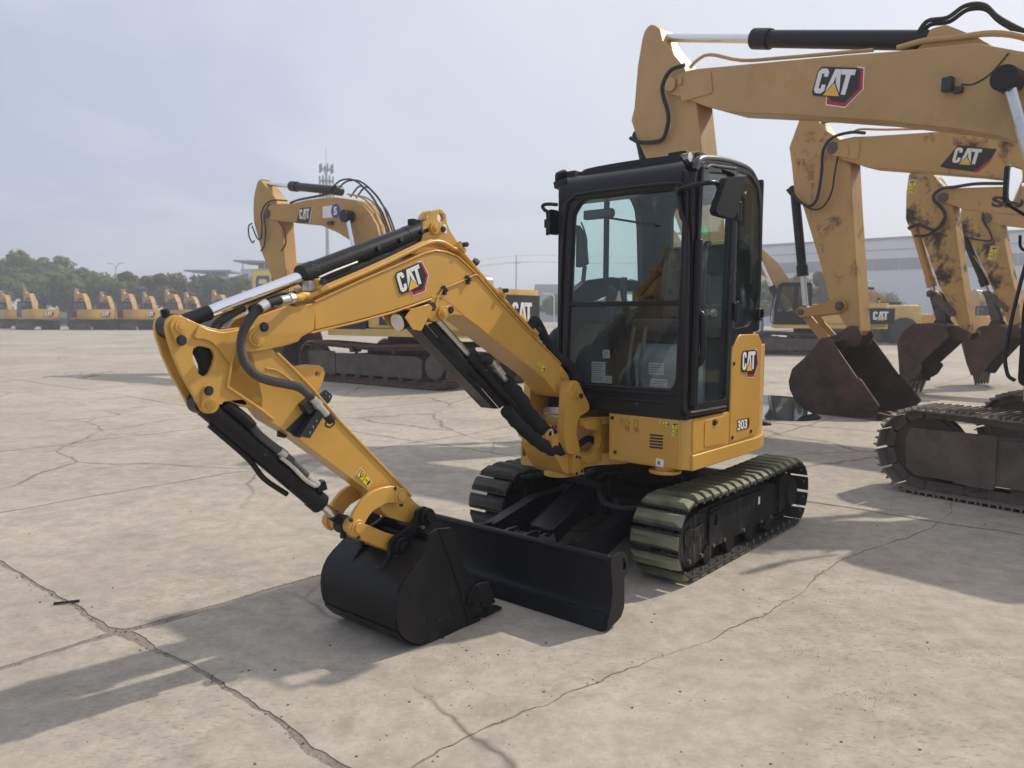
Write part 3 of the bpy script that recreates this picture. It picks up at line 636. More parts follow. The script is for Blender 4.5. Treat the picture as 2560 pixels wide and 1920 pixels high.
# upper structure
up = kid('upper_body', mini)
plan = [(.84, .236), (.84, .66), (.835, .70), (.815, .733), (.785, .75), (.0, .75)] + [(0 - .80 * math.sin(R(a)) * 1.0, .75 * math.cos(R(a))) for a in range(8, 181, 8)] + [(.0, -.75), (.50, -.75), (.60, -.62), (.62, -.27), (.62, .236)]
m = MB(); m.plate(plan, .640, .922, pl='xy'); m.build('platform', 'yellow', up, .012, seg=3)
bpl = [(.800, .761), (.0, .763)] + [(-.813 * math.sin(R(a)), .763 * math.cos(R(a))) for a in range(8, 181, 8)] + [(.45, -.763), (.45, -.72), (0, -.72)] + [(-.77 * math.sin(R(a)), .72 * math.cos(R(a))) for a in range(176, 0, -8)] + [(0, .72), (.80, .72)]
m = MB(); m.plate(bpl, .634, .722, pl='xy'); m.build('bumper', 'yellow', up, .012, seg=3)
tail = [(.318, .751), (0, .751)] + [(-.80 * math.sin(R(a)), .751 * math.cos(R(a))) for a in range(8, 181, 8)] + [(.30, -.751), (.30, -.20), (-.30, -.20), (-.30, .55), (-.15, .66), (.0, .70), (.318, .70)]
m = MB(); m.plate(tail, .922, 1.31, pl='xy'); m.build('counterweight', 'yellow', up, .015, seg=3)
qp = [(.331, .735), (.331, 1.28), (.318, 1.302), (.235, 1.372), (.21, 1.378), (-.045, 1.378), (-.10, 1.33), (-.105, .80), (-.07, .745)]
m = MB(); m.plate(qp, .742, .757); m.build('rear_quarter_panel', 'yellow', up, .006, seg=3)
m = MB(); m.plate(rnd([(.795, .732), (.34, .732), (.34, .918), (.795, .918)], .02), .745, .7545); m.build('side_panel', 'yellow', up, .004)
m = MB(); m.plate(rnd([(.662, .750), (.412, .745), (.398, .907), (.662, .905)], .02), .7545, .7585); m.build('filler_door', 'yellow', up, .003)
m = MB(); m.plate(rnd([(.572, .862), (.517, .862), (.517, .898), (.572, .898)], .016), .7585, .7592); m.cyl((.532, .757, .88), (.532, .764, .88), .012, n=16); m.build('door_latch', ['black_print'], up)
m = MB(); m.cyl((.528, .759, .88), (.528, .768, .88), .011, n=16); m.build('lock', 'chrome_dull', up)
m = MB(); m.plate(rnd([(.245, .648), (.70, .648), (.70, .915), (.245, .915)], .02), .835, .846, pl='yz'); m.build('front_panel', 'yellow', up, .005, seg=3)
for k in range(5):
    m = MB(); m.plate(rnd([(.513, .744 + k * .0172), (.598, .746 + k * .0172), (.598, .756 + k * .0172), (.513, .754 + k * .0172)], .003), .845, .8472, pl='yz'); m.build('vent_slot', 'black_print', up)
for y, z in ((.262, .893), (.285, .693)): MB().cyl((.84, y, z), (.851, y, z), .011, n=14).build('panel_bolt', 'bolt_black', up)
for x, z in ((.305, 1.207), (.30, .762), (.03, .772)): MB().cyl((x, .755, z), (x, .762, z), .012, n=14).build('panel_bolt', 'bolt_black', up)
X1 = (0, 1, 0); Z1 = (0, 0, 1)
emblem(up, (.200, .757, 1.158), (-1, 0, 0), Z1, .118, 'new', (0, 1, 0))
m = MB(); m.mat(0).face(rnd([(.098, .792), (.086, .862), (.062, .862), (.050, .828), (.066, .792)], .004, 2), lambda a, b_: (a, .7582, b_)); m.mat(1).face(rnd([(.084, .80), (.073, .855), (.066, .855), (.058, .828), (.070, .80)], .003, 2), lambda a, b_: (a, .7588, b_)); m.build('number_badge', ['red_print', 'black_print'], up)
for bold, matn, d, g in ((.075, 'black_print', .0592 - .057, .006), (.035, 'white_print', .003, 0)):
    lettering(up, 'number', '303', (.232 + g, .757, .798 - g), (-1, 0, 0), Z1, .138 + 2 * g, .060 + 2 * g, (0, 1, 0), matn, bold, d)
warning(up, (.8462, .569, .872), (0, 1, 0), Z1, .074, .034, (1, 0, 0)); warning(up, (.8462, .692, .820), (0, 0, 1), (0, -1, 0), .088, .042, (1, 0, 0))
m = MB(); m.mat(0).face([(.556, .645), (.604, .643), (.604, .688), (.556, .690)], lambda a, b_: (.8472, a, b_)); m.mat(1).face([(.566, .655), (.582, .655), (.582, .675), (.566, .675)], lambda a, b_: (.8478, a, b_)); m.build('sticker', ['white_print', 'building_dark'], up)
m = MB()      # engraved lifting diagram
def seg2(a, b_, w=.0016):
    a, b_ = Vector(a), Vector(b_); d = (b_ - a).normalized(); q = Vector((-d.y, d.x)) * w
    m.face([tuple(a + q), tuple(b_ + q), tuple(b_ - q), tuple(a - q)], lambda p, r_: (.8472, p, r_))
for k in range(5): seg2((.314 + .002 * k, .892 - .008 * k), (.336, .890 - .008 * k))
for x0, sc in ((.352, 1), (.412, 1.05)):
    pts = [(0, .0), (.02, .0), (.02, .04), (.004, .045), (-.004, .02), (0, 0)]
    for a, b_ in zip(pts, pts[1:]): seg2((x0 + a[0] * sc, .850 + a[1] * sc), (x0 + b_[0] * sc, .850 + b_[1] * sc))
    pts = [(-.006, -.004), (.03, -.004), (.026, -.012), (-.004, -.012), (-.006, -.004)]
    for a, b_ in zip(pts, pts[1:]): seg2((x0 + a[0] * sc, .850 + a[1] * sc), (x0 + b_[0] * sc, .850 + b_[1] * sc))
    seg2((x0 + .02, .88), (x0 + .03, .865)); seg2((x0, .836), (x0 + .03, .824)); seg2((x0 + .03, .836), (x0, .824))
m.build('printed_diagram', 'dark_print', up)
m = MB(); m.cyl((.775, .575, .600), (.775, .575, .618), .092, n=32); m.cyl((.775, .575, .615), (.775, .575, .645), .06); m.build('tie_down_eye', 'yellow', up, .004)
m = MB(); m.plate([(.52, -.66), (.52, -.21), (-.30, -.21), (-.30, -.72), (.40, -.72)], .922, 1.20, pl='xy'); m.build('right_hood', 'yellow', up, .02)
m = MB(); m.tube([(.60, -.24, 1.00), (.72, -.27, 1.20), (.62, -.30, 1.34), (.45, -.32, 1.36), (.3, -.32, 1.25)], .07, 10); m.build('hose_cover', 'rubber', up)
# swing bracket and post
sw = kid('swing_frame', mini)
for z0, z1, e in ((.838, .884, .0), (.590, .662, .02)):
    m = MB(); m.plate(rnd([(.60, -.28), (.60, .238), (.66, .238), (.80, .140), (.95 + e, .100), (1.02 + e, .03), (1.02 + e, -.11), (.95 + e, -.19), (.80, -.23)], .03), z0, z1, pl='xy'); m.build('bracket_arm', 'yellow', sw, .008)
m = MB(); m.plate(rnd([(.60, .600), (.95, .62), (.955, .668), (.85, .682), (.805, .712), (.800, .775), (.835, .808), (.945, .826), (.965, .84), (.965, .875), (.60, .875)], .012, 3), .105, .150)
m.box(.58, .66, -.28, .238, .60, .88); m.build('bracket_web', 'yellow', sw, .008)
m = MB(); m.box(.66, .665, .05, .10, .68, .83); m.tube([(.67, .02, .70), (.80, .05, .74), (.93, .03, .68)], .02, 8); m.build('swing_hose', 'rubber', sw)
fork = [(1.106, 1.050), (1.100, 1.085), (1.075, 1.110), (1.036, 1.118), (.995, 1.108), (.964, 1.076), (.943, 1.041), (.878, .965), (.873, .940), (.885, .925), (.978, .900), (.998, .855), (1.006, .800), (.985, .758), (.963, .690), (1.045, .684), (1.093, .700), (1.115, .764), (1.126, .847), (1.115, .907)]
for y0, y1 in ((.068, .118), (-.198, -.148)):
    m = MB(); m.plate(rnd(fork, .02, 3), y0, y1); m.build('fork', 'yellow', sw, .010, seg=3)
lowp = [(1.10, .71), (.97, .69), (.885, .66), (.880, .56), (.90, .535), (.96, .535), (1.06, .572), (1.15, .68), (1.185, .75), (1.175, .80), (1.12, .815), (1.02, .80)]
m = MB(); m.plate(rnd(lowp, .025, 3), -.15, .075); m.cyl((.955, -.04, .532), (.955, -.04, .70), .095, n=28); m.cyl((.945, -.04, .80), (.945, -.04, .86), .06, n=28); m.build('swing_post', 'yellow', sw, .012, seg=3)
m = MB(); m.plate(rnd([(.90, .545), (1.02, .56), (1.02, .69), (.90, .68)], .015), .075, .108)
m.build('post_foot', 'yellow', sw, .008)
for x, z in ((.985, .662), (.955, .655), (.985, .562), (.935, .570)): MB().cyl((x, .107, z), (x, .1125, z), .010, n=12).build('grease_nipple', 'bolt_black', sw)
m = MB(); m.box(.885, .915, .06, .1105, .555, .585); m.build('stop_block', 'bolt_black', sw)
m = MB(); m.cyl((1.140, -.135, .792), (1.140, .040, .792), .050, n=28); m.build('cylinder_eye', 'yellow', sw, .005)
m = MB(); m.tube([(1.18, .052, .83), (1.155, .055, .835), (1.15, .055, .79), (1.15, .055, .745), (1.17, .054, .735)], .006, 8, 4); m.tube([(1.11, .058, .83), (1.085, .06, .835), (1.08, .06, .78), (1.09, .06, .72), (1.12, .06, .70)], .006, 8, 4); m.build('wire_hook', 'fitting', sw)
m = MB(); m.plate([(-.155, .905), (-.125, .940), (.0, .948), (.0, .905)], .985, .995, pl='yz'); m.plate([(-.155, .897), (.0, .897), (-.02, .87), (-.085, .838), (-.13, .852)], .99, 1.002, pl='yz'); m.build('kick_plate', 'aluminium', sw, .003)
m = MB(); m.tube([(.94, -.05, .94), (.93, -.05, 1.0), (.9, -.06, 1.05)], .045, 10); m.tube([(.93, -.11, .93), (.92, -.11, 1.0), (.9, -.1, 1.06)], .03, 10); m.build('swing_hose', 'rubber', sw)
m = MB(); m.plate(rnd([(-.345, .555), (-.175, .555), (-.175, .705), (-.345, .700)], .012), .86, .955, [[(-.33, .61), (-.305, .612), (-.305, .675), (-.33, .672)], rnd([(-.275, .600), (-.215, .605), (-.215, .645), (-.275, .642)], .01)], pl='yz'); m.box(.60, .87, -.33, -.18, .56, .66); m.build('side_bracket', 'yellow', sw, .006)
m = MB(); m.box(.84, .86, -.34, -.18, .56, .70); m.build('bracket_back', 'black_print', sw)
m = MB(); m.cyly(1.035, 1.062, -.215, .124, .050, 28); m.build('pivot_pin', 'yellow', sw, .004)
m = MB(); m.plate(rnd([(1.050, 1.100), (.995, 1.085), (.965, 1.035), (.968, 1.01), (.995, 1.005), (1.045, 1.040)], .022, 4), .118, .132); m.cyly(1.016, 1.060, .13, .137, .018); m.build('pin_keeper', 'yellow', sw, .004)
m = MB(); m.cyly(.988, 1.025, .131, .143, .016, 14); m.build('keeper_bolt', 'bolt_black', sw, .003)
# ------------------------------------------------------------------ boom, stick, bucket of the mini
def sh(poly, dx=0, dz=0): return [(a + dx, b_ + dz) for a, b_ in poly]
boomk = kid('boom', mini)
B_low = [(2.740, 1.424), (2.513, 1.466), (2.323, 1.507), (2.066, 1.575), (2.016, 1.571), (1.964, 1.548), (1.912, 1.516), (1.786, 1.456), (1.501, 1.297), (1.215, 1.146), (1.105, 1.053), (1.020, 1.012)]
B_up = [(.965, 1.020), (.955, 1.080), (.985, 1.140), (1.060, 1.205), (1.170, 1.278), (1.41, 1.428), (1.589, 1.553), (1.755, 1.675), (1.834, 1.726), (1.911, 1.769), (1.985, 1.786), (2.057, 1.788), (2.127, 1.771), (2.262, 1.719), (2.51, 1.627), (2.740, 1.536)]
m = MB(); m.plate(B_low + B_up, YC - .080, YC + .080); m.build('boom_box', 'yellow', boomk, .006)
# flanges standing proud along the lower and upper edges
low_f = [(2.76, 1.418), (2.513, 1.463), (2.323, 1.504), (2.066, 1.573), (2.016, 1.569), (1.964, 1.546), (1.912, 1.513), (1.786, 1.453), (1.501, 1.294), (1.215, 1.143), (1.105, 1.050)]
m = MB(); m.strip(low_f, YC - .088, YC + .088, .009); m.build('bottom_flange', 'yellow', boomk, .002)
m = MB(); m.strip(B_up[3:][::-1], YC - .087, YC + .087, -.008); m.build('top_flange', 'yellow', boomk, .002)
# fork at the tip, cranked inwards
tipn = [(3.075, 1.385), (3.070, 1.362), (3.052, 1.347), (3.020, 1.341), (2.977, 1.346), (2.867, 1.364), (2.816, 1.378), (2.798, 1.398), (2.745, 1.425), (2.735, 1.536), (2.829, 1.518), (2.856, 1.524), (2.973, 1.485), (3.023, 1.464), (3.048, 1.438), (3.066, 1.41)]
for sgn in (1, -1):
    m = MB(); tri = tessellate_polygon([[Vector((a, b_, 0)) for a, b_ in tipn]])
    def off(a): return .068 if a > 2.84 else .068 + .013 * min(1, (2.84 - a) / .08)
    n = len(tipn); vs = [(a, YC + sgn * (off(a) - .018), b_) for a, b_ in tipn] + [(a, YC + sgn * off(a), b_) for a, b_ in tipn]
    m.add(vs, [tuple(t) for t in tri] + [tuple(n + i for i in t[::-1]) for t in tri] + [(i, (i + 1) % n, n + (i + 1) % n, n + i) for i in range(n)])
    m.build('tip_fork', 'yellow', boomk, .003)
m = MB(); m.cyly(3.006, 1.398, YC - .075, YC + .072, .042, 28); m.build('tip_boss', 'yellow', boomk, .003)
def keeper(parent, px, pz, bx, bz, y, r=.034, rb=.022, mat='yellow'):
    rb *= .80
    """oval pin keeper plate with its bolt"""
    d = Vector((bx - px, bz - pz)); a = math.degrees(math.atan2(d.y, d.x))
    poly = circ(px, pz, r, 14, a + 80, a + 280) + circ(bx, bz, rb * 1.15, 10, a - 80, a + 80)
    q = MB(); q.plate(poly, y, y + .014); q.cyly(px, pz, y + .013, y + .021, r * .62, 22); q.cyly(px, pz, y + .020, y + .025, r * .34, 16); k_ = q.build('pin_keeper', mat, parent, .003)
    q = MB(); q.cyly(bx, bz, y + .013, y + .024, rb * .95, 16, rb * .8); q.cyly(bx, bz, y + .013, y + .017, rb * 1.1, 16); q.build('keeper_bolt', 'bolt_black', parent)
keeper(boomk, 3.006, 1.398, 2.976, 1.438, YC + .068)
# lug on top for the stick cylinder, with lifting hole
lug = [(2.176, 1.770), (2.176, 1.787), (2.122, 1.811), (2.106, 1.846), (2.104, 1.905), (2.088, 1.926), (2.059, 1.943), (2.038, 1.975), (2.022, 1.988), (2.000, 1.996), (1.973, 1.993), (1.950, 1.975), (1.943, 1.935), (1.920, 1.897), (1.875, 1.853), (1.835, 1.815), (1.83, 1.76)]
for y0 in (YC + .024, YC - .046):
    m = MB(); m.plate(lug, y0, y0 + .022, [circ(1.988, 1.955, .021, 18)]); m.build('cylinder_lug', 'yellow', boomk, .003)
keeper(boomk, 2.037, 1.900, 1.985, 1.899, YC + .046, .028, .017)
m = MB(); m.face([(1.968, 1.885), (1.946, 1.882), (1.950, 1.925), (1.972, 1.928)], lambda a, b_: (a, YC + .0475, b_)); m.build('sticker', 'white_print', boomk)
# lug below for the boom cylinder
lug2 = [(2.115, 1.477), (2.094, 1.462), (2.037, 1.455), (1.977, 1.481), (1.947, 1.491), (1.871, 1.486), (1.86, 1.52), (1.966, 1.575), (2.03, 1.585), (2.085, 1.575), (2.11, 1.52)]
for y0 in (YC + .062, YC - .086):
    m = MB(); m.plate(rnd(lug2, .012, 3), y0, y0 + .026); m.build('cylinder_lug', 'yellow', boomk, .003)
keeper(boomk, 2.024, 1.496, 1.978, 1.513, YC + .089, .033, .02)
# work lamp with its shields
sl = [(2.297, 1.477), (2.255, 1.516), (2.147, 1.539), (2.126, 1.522), (2.154, 1.477), (2.199, 1.415), (2.249, 1.421)]
for y0 in (YC + .128, YC - .02): 
    m = MB(); m.plate(sl, y0, y0 + .006); m.build('lamp_shield', 'yellow', boomk, .001)
m = MB(); m.box(2.13, 2.26, YC - .02, YC + .13, 1.512, 1.518); m.build('lamp_bracket', 'yellow', boomk)
lampk = MB(); lampk.mat(0).cyl((2.21, YC + .06, 1.475), (2.275, YC + .06, 1.455), .038, .043, 20); lampk.mat(1).cyl((2.275, YC + .06, 1.455), (2.283, YC + .06, 1.4525), .040, n=20); lampk.build('work_lamp', ['bolt_black', 'white_print'], boomk)
m = MB(); m.plate(rnd([(2.126, 1.545), (2.10, 1.548), (2.085, 1.53), (2.095, 1.505), (2.12, 1.51)], .006), YC + .10, YC + .115); m.build('lamp_plug', 'bolt_black', boomk)
# emblem, warning plate, weld seams
ua = Vector((-.936, 0, .352)).normalized(); va = Vector((.352, 0, .936)).normalized(); NY = (0, 1, 0)
emblem(boomk, (2.281, YC + .0805, 1.583), ua, va, .094, 'new', NY)
dw = Vector((-.074, 0, -.034)).normalized(); warning(boomk, (1.297, YC + .0805, 1.196), dw, Vector((-dw.z, 0, dw.x)) * -1, .092, .045, NY)
m = MB(); m.bar((1.165, YC + .081, 1.262), (1.105, YC + .081, 1.075), .006, .004, (0, 1, 0)); m.cyly(1.045, 1.135, YC + .079, YC + .092, .012, 10); m.build('weld_seam', 'yellow', boomk, .002)
# steel pipes along the top with clamps and hoses
pn = [(2.76, 1.556), (2.68, 1.588), (2.49, 1.660), (2.33, 1.724), (2.15, 1.800), (2.06, 1.830), (1.99, 1.828), (1.93, 1.806), (1.872, 1.792), (1.74, 1.692), (1.58, 1.582), (1.39, 1.450), (1.26, 1.352)]
for y0, dz in ((YC + .075, 0), (YC + .045, .004), (YC - .045, .004), (YC - .075, 0)):
    m = MB(); m.tube([(a, y0, b_ + dz + .004) for a, b_ in pn], .0105, 10, 3); m.build('hydraulic_pipe', 'yellow', boomk)
for (x, z, nx, nz_) in ((2.70, 1.585, .36, .93), (1.88, 1.80, -.5, .86), (1.58, 1.585, -.57, .82), (1.30, 1.385, -.57, .82)):
    m = MB(); m.bar((x, YC - .095, z + .012), (x, YC + .095, z + .012), .045, .022, (nx, 0, nz_)); m.cyl((x, YC + .06, z + .012), (x + nx * .04, YC + .06, z + .012 + nz_ * .04), .014, n=10); m.build('pipe_clamp', 'yellow', boomk, .003)
    m = MB(); m.cyl((x + nx * .022, YC + .085, z + .014 + nz_ * .022), (x + nx * .022, YC + .11, z + .014 + nz_ * .022), .012, n=10); m.build('clamp_bolt', 'bolt_black', boomk)
m = MB(); m.tube([(2.76, YC + .075, 1.562), (2.80, YC + .085, 1.562), (2.83, YC + .11, 1.553), (2.87, YC + .128, 1.552)], .016, 10, 4); m.tube([(2.76, YC - .045, 1.565), (2.83, YC - .03, 1.57), (2.90, YC - .02, 1.555), (2.98, YC - .02, 1.52)], .012, 10, 4); m.build('pipe_elbow', 'yellow', boomk)
m = MB(); m.cyl((2.872, YC + .128, 1.552), (2.892, YC + .130, 1.548), .021, n=8); m.cyl((2.892, YC + .130, 1.548), (2.93, YC + .130, 1.541), .0165, n=16); m.cyl((2.99, YC + .130, 1.527), (3.02, YC + .130, 1.510), .0205, n=16); m.build('hose_fitting', 'fitting', boomk)
m = MB(); m.tube([(2.92, YC + .130, 1.543), (2.96, YC + .130, 1.535), (3.0, YC + .130, 1.522), (3.03, YC + .13, 1.502)], .0155, 10, 4); m.build('hose', 'rubber', boomk)
hp = [(3.02, .09, 1.510), (3.040, .09, 1.495), (3.066, .09, 1.465), (3.090, .09, 1.428), (3.102, .09, 1.385), (3.098, .09, 1.331), (3.076, .09, 1.287), (3.029, .09, 1.249), (2.968, .088, 1.228), (2.904, .083, 1.213), (2.845, .078, 1.195), (2.798, .072, 1.162), (2.785, .07, 1.15)]
m = MB(); m.tube(hp, .018, 12, 16, rf=lambda i: .0185 if i % 2 else .0150); m.build('corrugated_hose', 'corrugated', boomk)
m = MB(); m.tube([(3.0, YC - .02, 1.515), (3.05, YC - .02, 1.49), (3.10, YC - .02, 1.46), (3.13, YC - .02, 1.42), (3.12, YC - .02, 1.36)], .018, 10, 14, rf=lambda i: .0185 if i % 2 else .0155); m.build('corrugated_hose', 'corrugated', boomk)
m = MB(); m.tube([(2.66, YC + .03, 1.622), (2.56, YC + .03, 1.660), (2.40, YC + .03, 1.718), (2.19, YC + .03, 1.800), (2.14, YC + .03, 1.84)], .019, 10, 5); m.tube([(2.66, YC - .03, 1.622), (2.56, YC - .03, 1.660), (2.40, YC - .03, 1.718), (2.19, YC - .03, 1.800)], .019, 10, 5)
m.tube([(2.98, YC - .0, 1.50), (2.88, YC - .0, 1.54), (2.78, YC, 1.565)], .02, 10, 4); m.build('hose', 'sleeve', boomk)
m = MB(); m.cyl((2.72, YC + .03, 1.60), (2.665, YC + .03, 1.62), .015, n=8); m.cyl((2.70, YC + .03, 1.608), (2.685, YC + .03, 1.613), .020, n=6); m.box(2.72, 2.75, YC + .01, YC + .06, 1.585, 1.625); m.build('hose_fitting', 'fitting', boomk)
m = MB(); m.tube([(2.70, YC + .056, 1.640), (2.62, YC + .056, 1.672), (2.50, YC + .056, 1.715)], .005, 8, 3); m.build('grease_line', 'fitting', boomk)
m = MB(); m.tube([(1.31, YC + .06, 1.41), (1.28, YC + .06, 1.46), (1.23, YC + .06, 1.42), (1.16, YC + .06, 1.33), (1.08, YC + .06, 1.25), (.97, YC + .06, 1.21), (.92, YC + .06, 1.17), (.90, YC + .06, 1.08), (.90, YC + .04, .98)], .028, 10, 5)
m.tube([(1.20, YC - .02, 1.36), (1.10, YC - .02, 1.29), (.98, YC - .02, 1.25), (.92, YC - .02, 1.15), (.9, YC, .98)], .04, 10, 5); m.build('hose', 'sleeve', boomk)
for k in range(4): MB().cyl((1.255 - .03 * k, YC + .05, 1.350 - .016 * k), (1.243 - .03 * k, YC + .05, 1.343 - .016 * k), .019, n=8).build('hose_fitting', 'fitting', boomk)
m = MB(); m.tube([(2.075, YC + .10, 1.53), (2.055, YC + .092, 1.565), (2.023, YC + .088, 1.601), (2.001, YC + .088, 1.618), (1.927, YC + .088, 1.641), (1.842, YC + .088, 1.670), (1.795, YC + .088, 1.688), (1.755, YC + .085, 1.684), (1.72, YC + .08, 1.665)], .0042, 6, 5); m.build('lamp_wire', 'yellow', boomk)
for x, z in ((2.005, 1.612), (1.842, 1.668)):
    m = MB(); m.bar((x - .012, YC + .088, z - .012), (x + .012, YC + .088, z + .012), .014, .02, (0, 1, 0)); m.box(x - .005, x + .005, YC + .08, YC + .098, z - .028, z + .004); m.build('wire_clip', 'bolt_black', boomk)
# stick cylinder
sc = kid('stick_cylinder', mini); a, b_ = Vector((3.298, YC, 1.442)), Vector((2.037, YC, 1.902)); d = (b_ - a).normalized()
def along(t): return a + d * t
Lc = (b_ - a).length
m = MB(); m.cyl(along(.60), along(Lc - .06), .0455, n=32); m.cyl(along(.585), along(.655), .0485, n=32); m.cyl(along(Lc - .15), along(Lc - .03), .047, n=32); m.cyly(2.037, 1.902, YC - .030, YC + .022, .045, 24)
for t, u in ((.98, .03), (1.12, .035), (1.26, .03)): 
    p_ = along(t) + Vector((0, .042, .0)); m.cyl(tuple(p_), tuple(p_ + Vector((0, .016, .004))), .012, n=12)
p_ = along(1.22) + Vector((-.0, .03, -.045)); m.cyl(tuple(p_), tuple(p_ + Vector((.0, .02, -.025))), .014, n=10)
p_ = along(Lc - .09); m.box(p_.x - .03, p_.x + .02, YC - .02, YC + .02, p_.z + .03, p_.z + .068); m.build('barrel', 'black_paint', sc, .003)
m = MB(); m.cyl(along(.15), along(.60), .0245, n=28); m.build('rod', 'chrome', sc)
m = MB(); m.cyl(along(.03), along(.155), .029, n=24); m.cyly(3.298, 1.442, YC - .036, YC + .036, .046, 24); m.cyl((3.315, YC, 1.475), (3.325, YC, 1.505), .018, .014, 12); m.build('rod_eye', 'black_paint', sc, .003)
# stick
stk = kid('stick', mini)
S_out = [(3.345, 1.440), (3.340, 1.464), (3.326, 1.478), (3.305, 1.484), (3.289, 1.481), (3.278, 1.475), (3.230, 1.454), (3.192, 1.440), (3.138, 1.428), (3.101, 1.430), (3.071, 1.436), (3.053, 1.440), (3.06, 1.36), (3.11, 1.31), (3.122, 1.212), (2.982, 1.114), (2.97, 1.10), (2.985, 1.114), (3.052, 1.131), (3.076, 1.142), (3.111, 1.158), (3.135, 1.158), (3.153, 1.147), (3.168, 1.129), (3.185, 1.119), (3.205, 1.119), (3.222, 1.130), (3.256, 1.200), (3.291, 1.266), (3.320, 1.337), (3.340, 1.405)]
front = [(3.345, 1.440), (3.340, 1.464), (3.326, 1.478), (3.305, 1.484), (3.289, 1.481), (3.230, 1.454), (3.192, 1.440), (3.138, 1.428), (3.071, 1.436), (3.045, 1.436), (3.00, 1.30), (2.97, 1.16), (2.975, 1.112), (3.052, 1.131), (3.076, 1.142), (3.111, 1.158), (3.135, 1.158), (3.153, 1.147), (3.168, 1.129), (3.185, 1.119), (3.205, 1.119), (3.222, 1.130), (3.256, 1.200), (3.291, 1.266), (3.320, 1.337), (3.340, 1.405)]
hole = [(3.251, 1.343), (3.246, 1.362), (3.228, 1.370), (3.206, 1.368), (3.178, 1.359), (3.167, 1.345), (3.165, 1.326), (3.174, 1.297), (3.187, 1.271), (3.198, 1.260), (3.215, 1.259), (3.229, 1.268), (3.236, 1.289), (3.246, 1.316)]
for y0 in (YC + .034, YC - .052):
    m = MB(); m.plate(front, y0, y0 + .018, [hole]); m.build('cheek_plate', 'yellow', stk, .003)
box_ = [(3.122, 1.215), (3.10, 1.31), (3.085, 1.40), (3.06, 1.425), (3.02, 1.43), (2.955, 1.395), (2.918, 1.346), (2.847, 1.277), (2.742, 1.175), (2.598, 1.018), (2.347, .770), (2.166, .588), (2.125, .560), (2.105, .52), (2.13, .490), (2.209, .503), (2.241, .511), (2.338, .556), (2.375, .590), (2.433, .679), (2.51, .742), (2.698, .888), (2.836, .995), (2.945, 1.065), (2.982, 1.113)]
m = MB(); m.plate(box_, YC - .052, YC + .052); m.build('stick_box', 'yellow', stk, .010, seg=3)
m = MB(); m.tube([(3.26, YC, 1.42), (3.20, YC, 1.36), (3.17, YC, 1.28), (3.19, YC, 1.19)], .030, 10, 5); m.build('hose', 'sleeve', stk)
# raised reinforcing on the cheek and edge flanges
rib = [(3.249, 1.406), (3.238, 1.396), (3.210, 1.394), (3.183, 1.384), (3.155, 1.362), (3.127, 1.323), (3.108, 1.300), (3.095, 1.345), (3.062, 1.432), (3.10, 1.424), (3.14, 1.420), (3.19, 1.432), (3.225, 1.448)]
m = MB(); m.plate(rib, YC + .052, YC + .062); m.build('rib', 'yellow', stk, .004)
m = MB(); m.tube([(3.062, YC + .055, 1.425), (3.10, YC + .055, 1.315), (3.122, YC + .055, 1.214), (2.985, YC + .055, 1.116), (2.93, YC + .055, 1.07)], .0075, 8, 0)
m.tube([(2.905, YC + .052, 1.335), (2.847, YC + .052, 1.283), (2.742, YC + .052, 1.180), (2.598, YC + .052, 1.022), (2.347, YC + .052, .775), (2.20, YC + .052, .630)], .0075, 8, 0)
m.tube([(2.955, YC + .053, 1.275), (2.90, YC + .053, 1.262), (2.82, YC + .053, 1.205)], .004, 6, 4); m.build('weld_bead', 'yellow', stk)
ear = [(2.80, 1.272), (2.726, 1.278), (2.675, 1.273), (2.654, 1.26), (2.647, 1.238), (2.655, 1.211), (2.680, 1.165), (2.70, 1.13), (2.80, 1.22)]
m = MB(); m.plate(ear, YC - .012, YC + .012, [circ(2.683, 1.236, .013, 14)]); m.build('thumb_lug', 'yellow', stk, .003)
m = MB(); m.plate([(2.858, 1.015), (2.826, 1.005), (2.812, .985), (2.83, .975), (2.862, .985)], YC - .03, YC - .02); m.build('stop_tab', 'bolt_black', stk)
keeper(stk, 3.298, 1.442, 3.297, 1.393, YC + .052, .036, .022); keeper(stk, 3.194, 1.155, 3.201, 1.206, YC + .052, .034, .021)
dv = Vector((-.064, 0, -.073)).normalized(); warning(stk, (2.495, YC + .0525, .812), dv, Vector((-dv.z, 0, dv.x)), .098, .043, NY)
m = MB(); m.plate([(2.872, 1.022), (2.748, 1.112), (2.728, 1.102), (2.842, .997)], YC + .052, YC + .062); m.plate([(2.745, 1.110), (2.710, 1.088), (2.794, .984), (2.842, .997)], YC + .10, YC + .108, [circ(2.775, 1.03, .006, 8), circ(2.757, 1.052, .006, 8), circ(2.79, 1.008, .006, 8)])
m.bar((2.735, YC + .08, 1.105), (2.842, YC + .08, .992), .05, .008, (-.7, 0, -.7)); m.build('valve_bracket', 'bolt_black', stk, .002)
m = MB(); m.plate(rnd([(2.72, 1.160), (2.685, 1.152), (2.656, 1.170), (2.620, 1.140), (2.636, 1.112), (2.68, 1.095), (2.735, 1.12)], .006), YC + .02, YC + .028, [circ(2.652, 1.153, .005, 8), circ(2.634, 1.138, .005, 8)]); m.bar((2.745, YC + .065, 1.135), (2.80, YC + .065, 1.10), .05, .06, (0, 1, 0)); m.build('valve_bracket', 'bolt_black', stk, .002)
m = MB(); m.cyl((2.792, .07, 1.157), (2.762, .069, 1.128), .017, n=14); m.cyl((2.762, .069, 1.128), (2.748, .068, 1.113), .021, n=8); m.cyl((2.748, .068, 1.113), (2.705, .066, 1.068), .015, n=14); m.build('quick_coupler', 'fitting', stk)
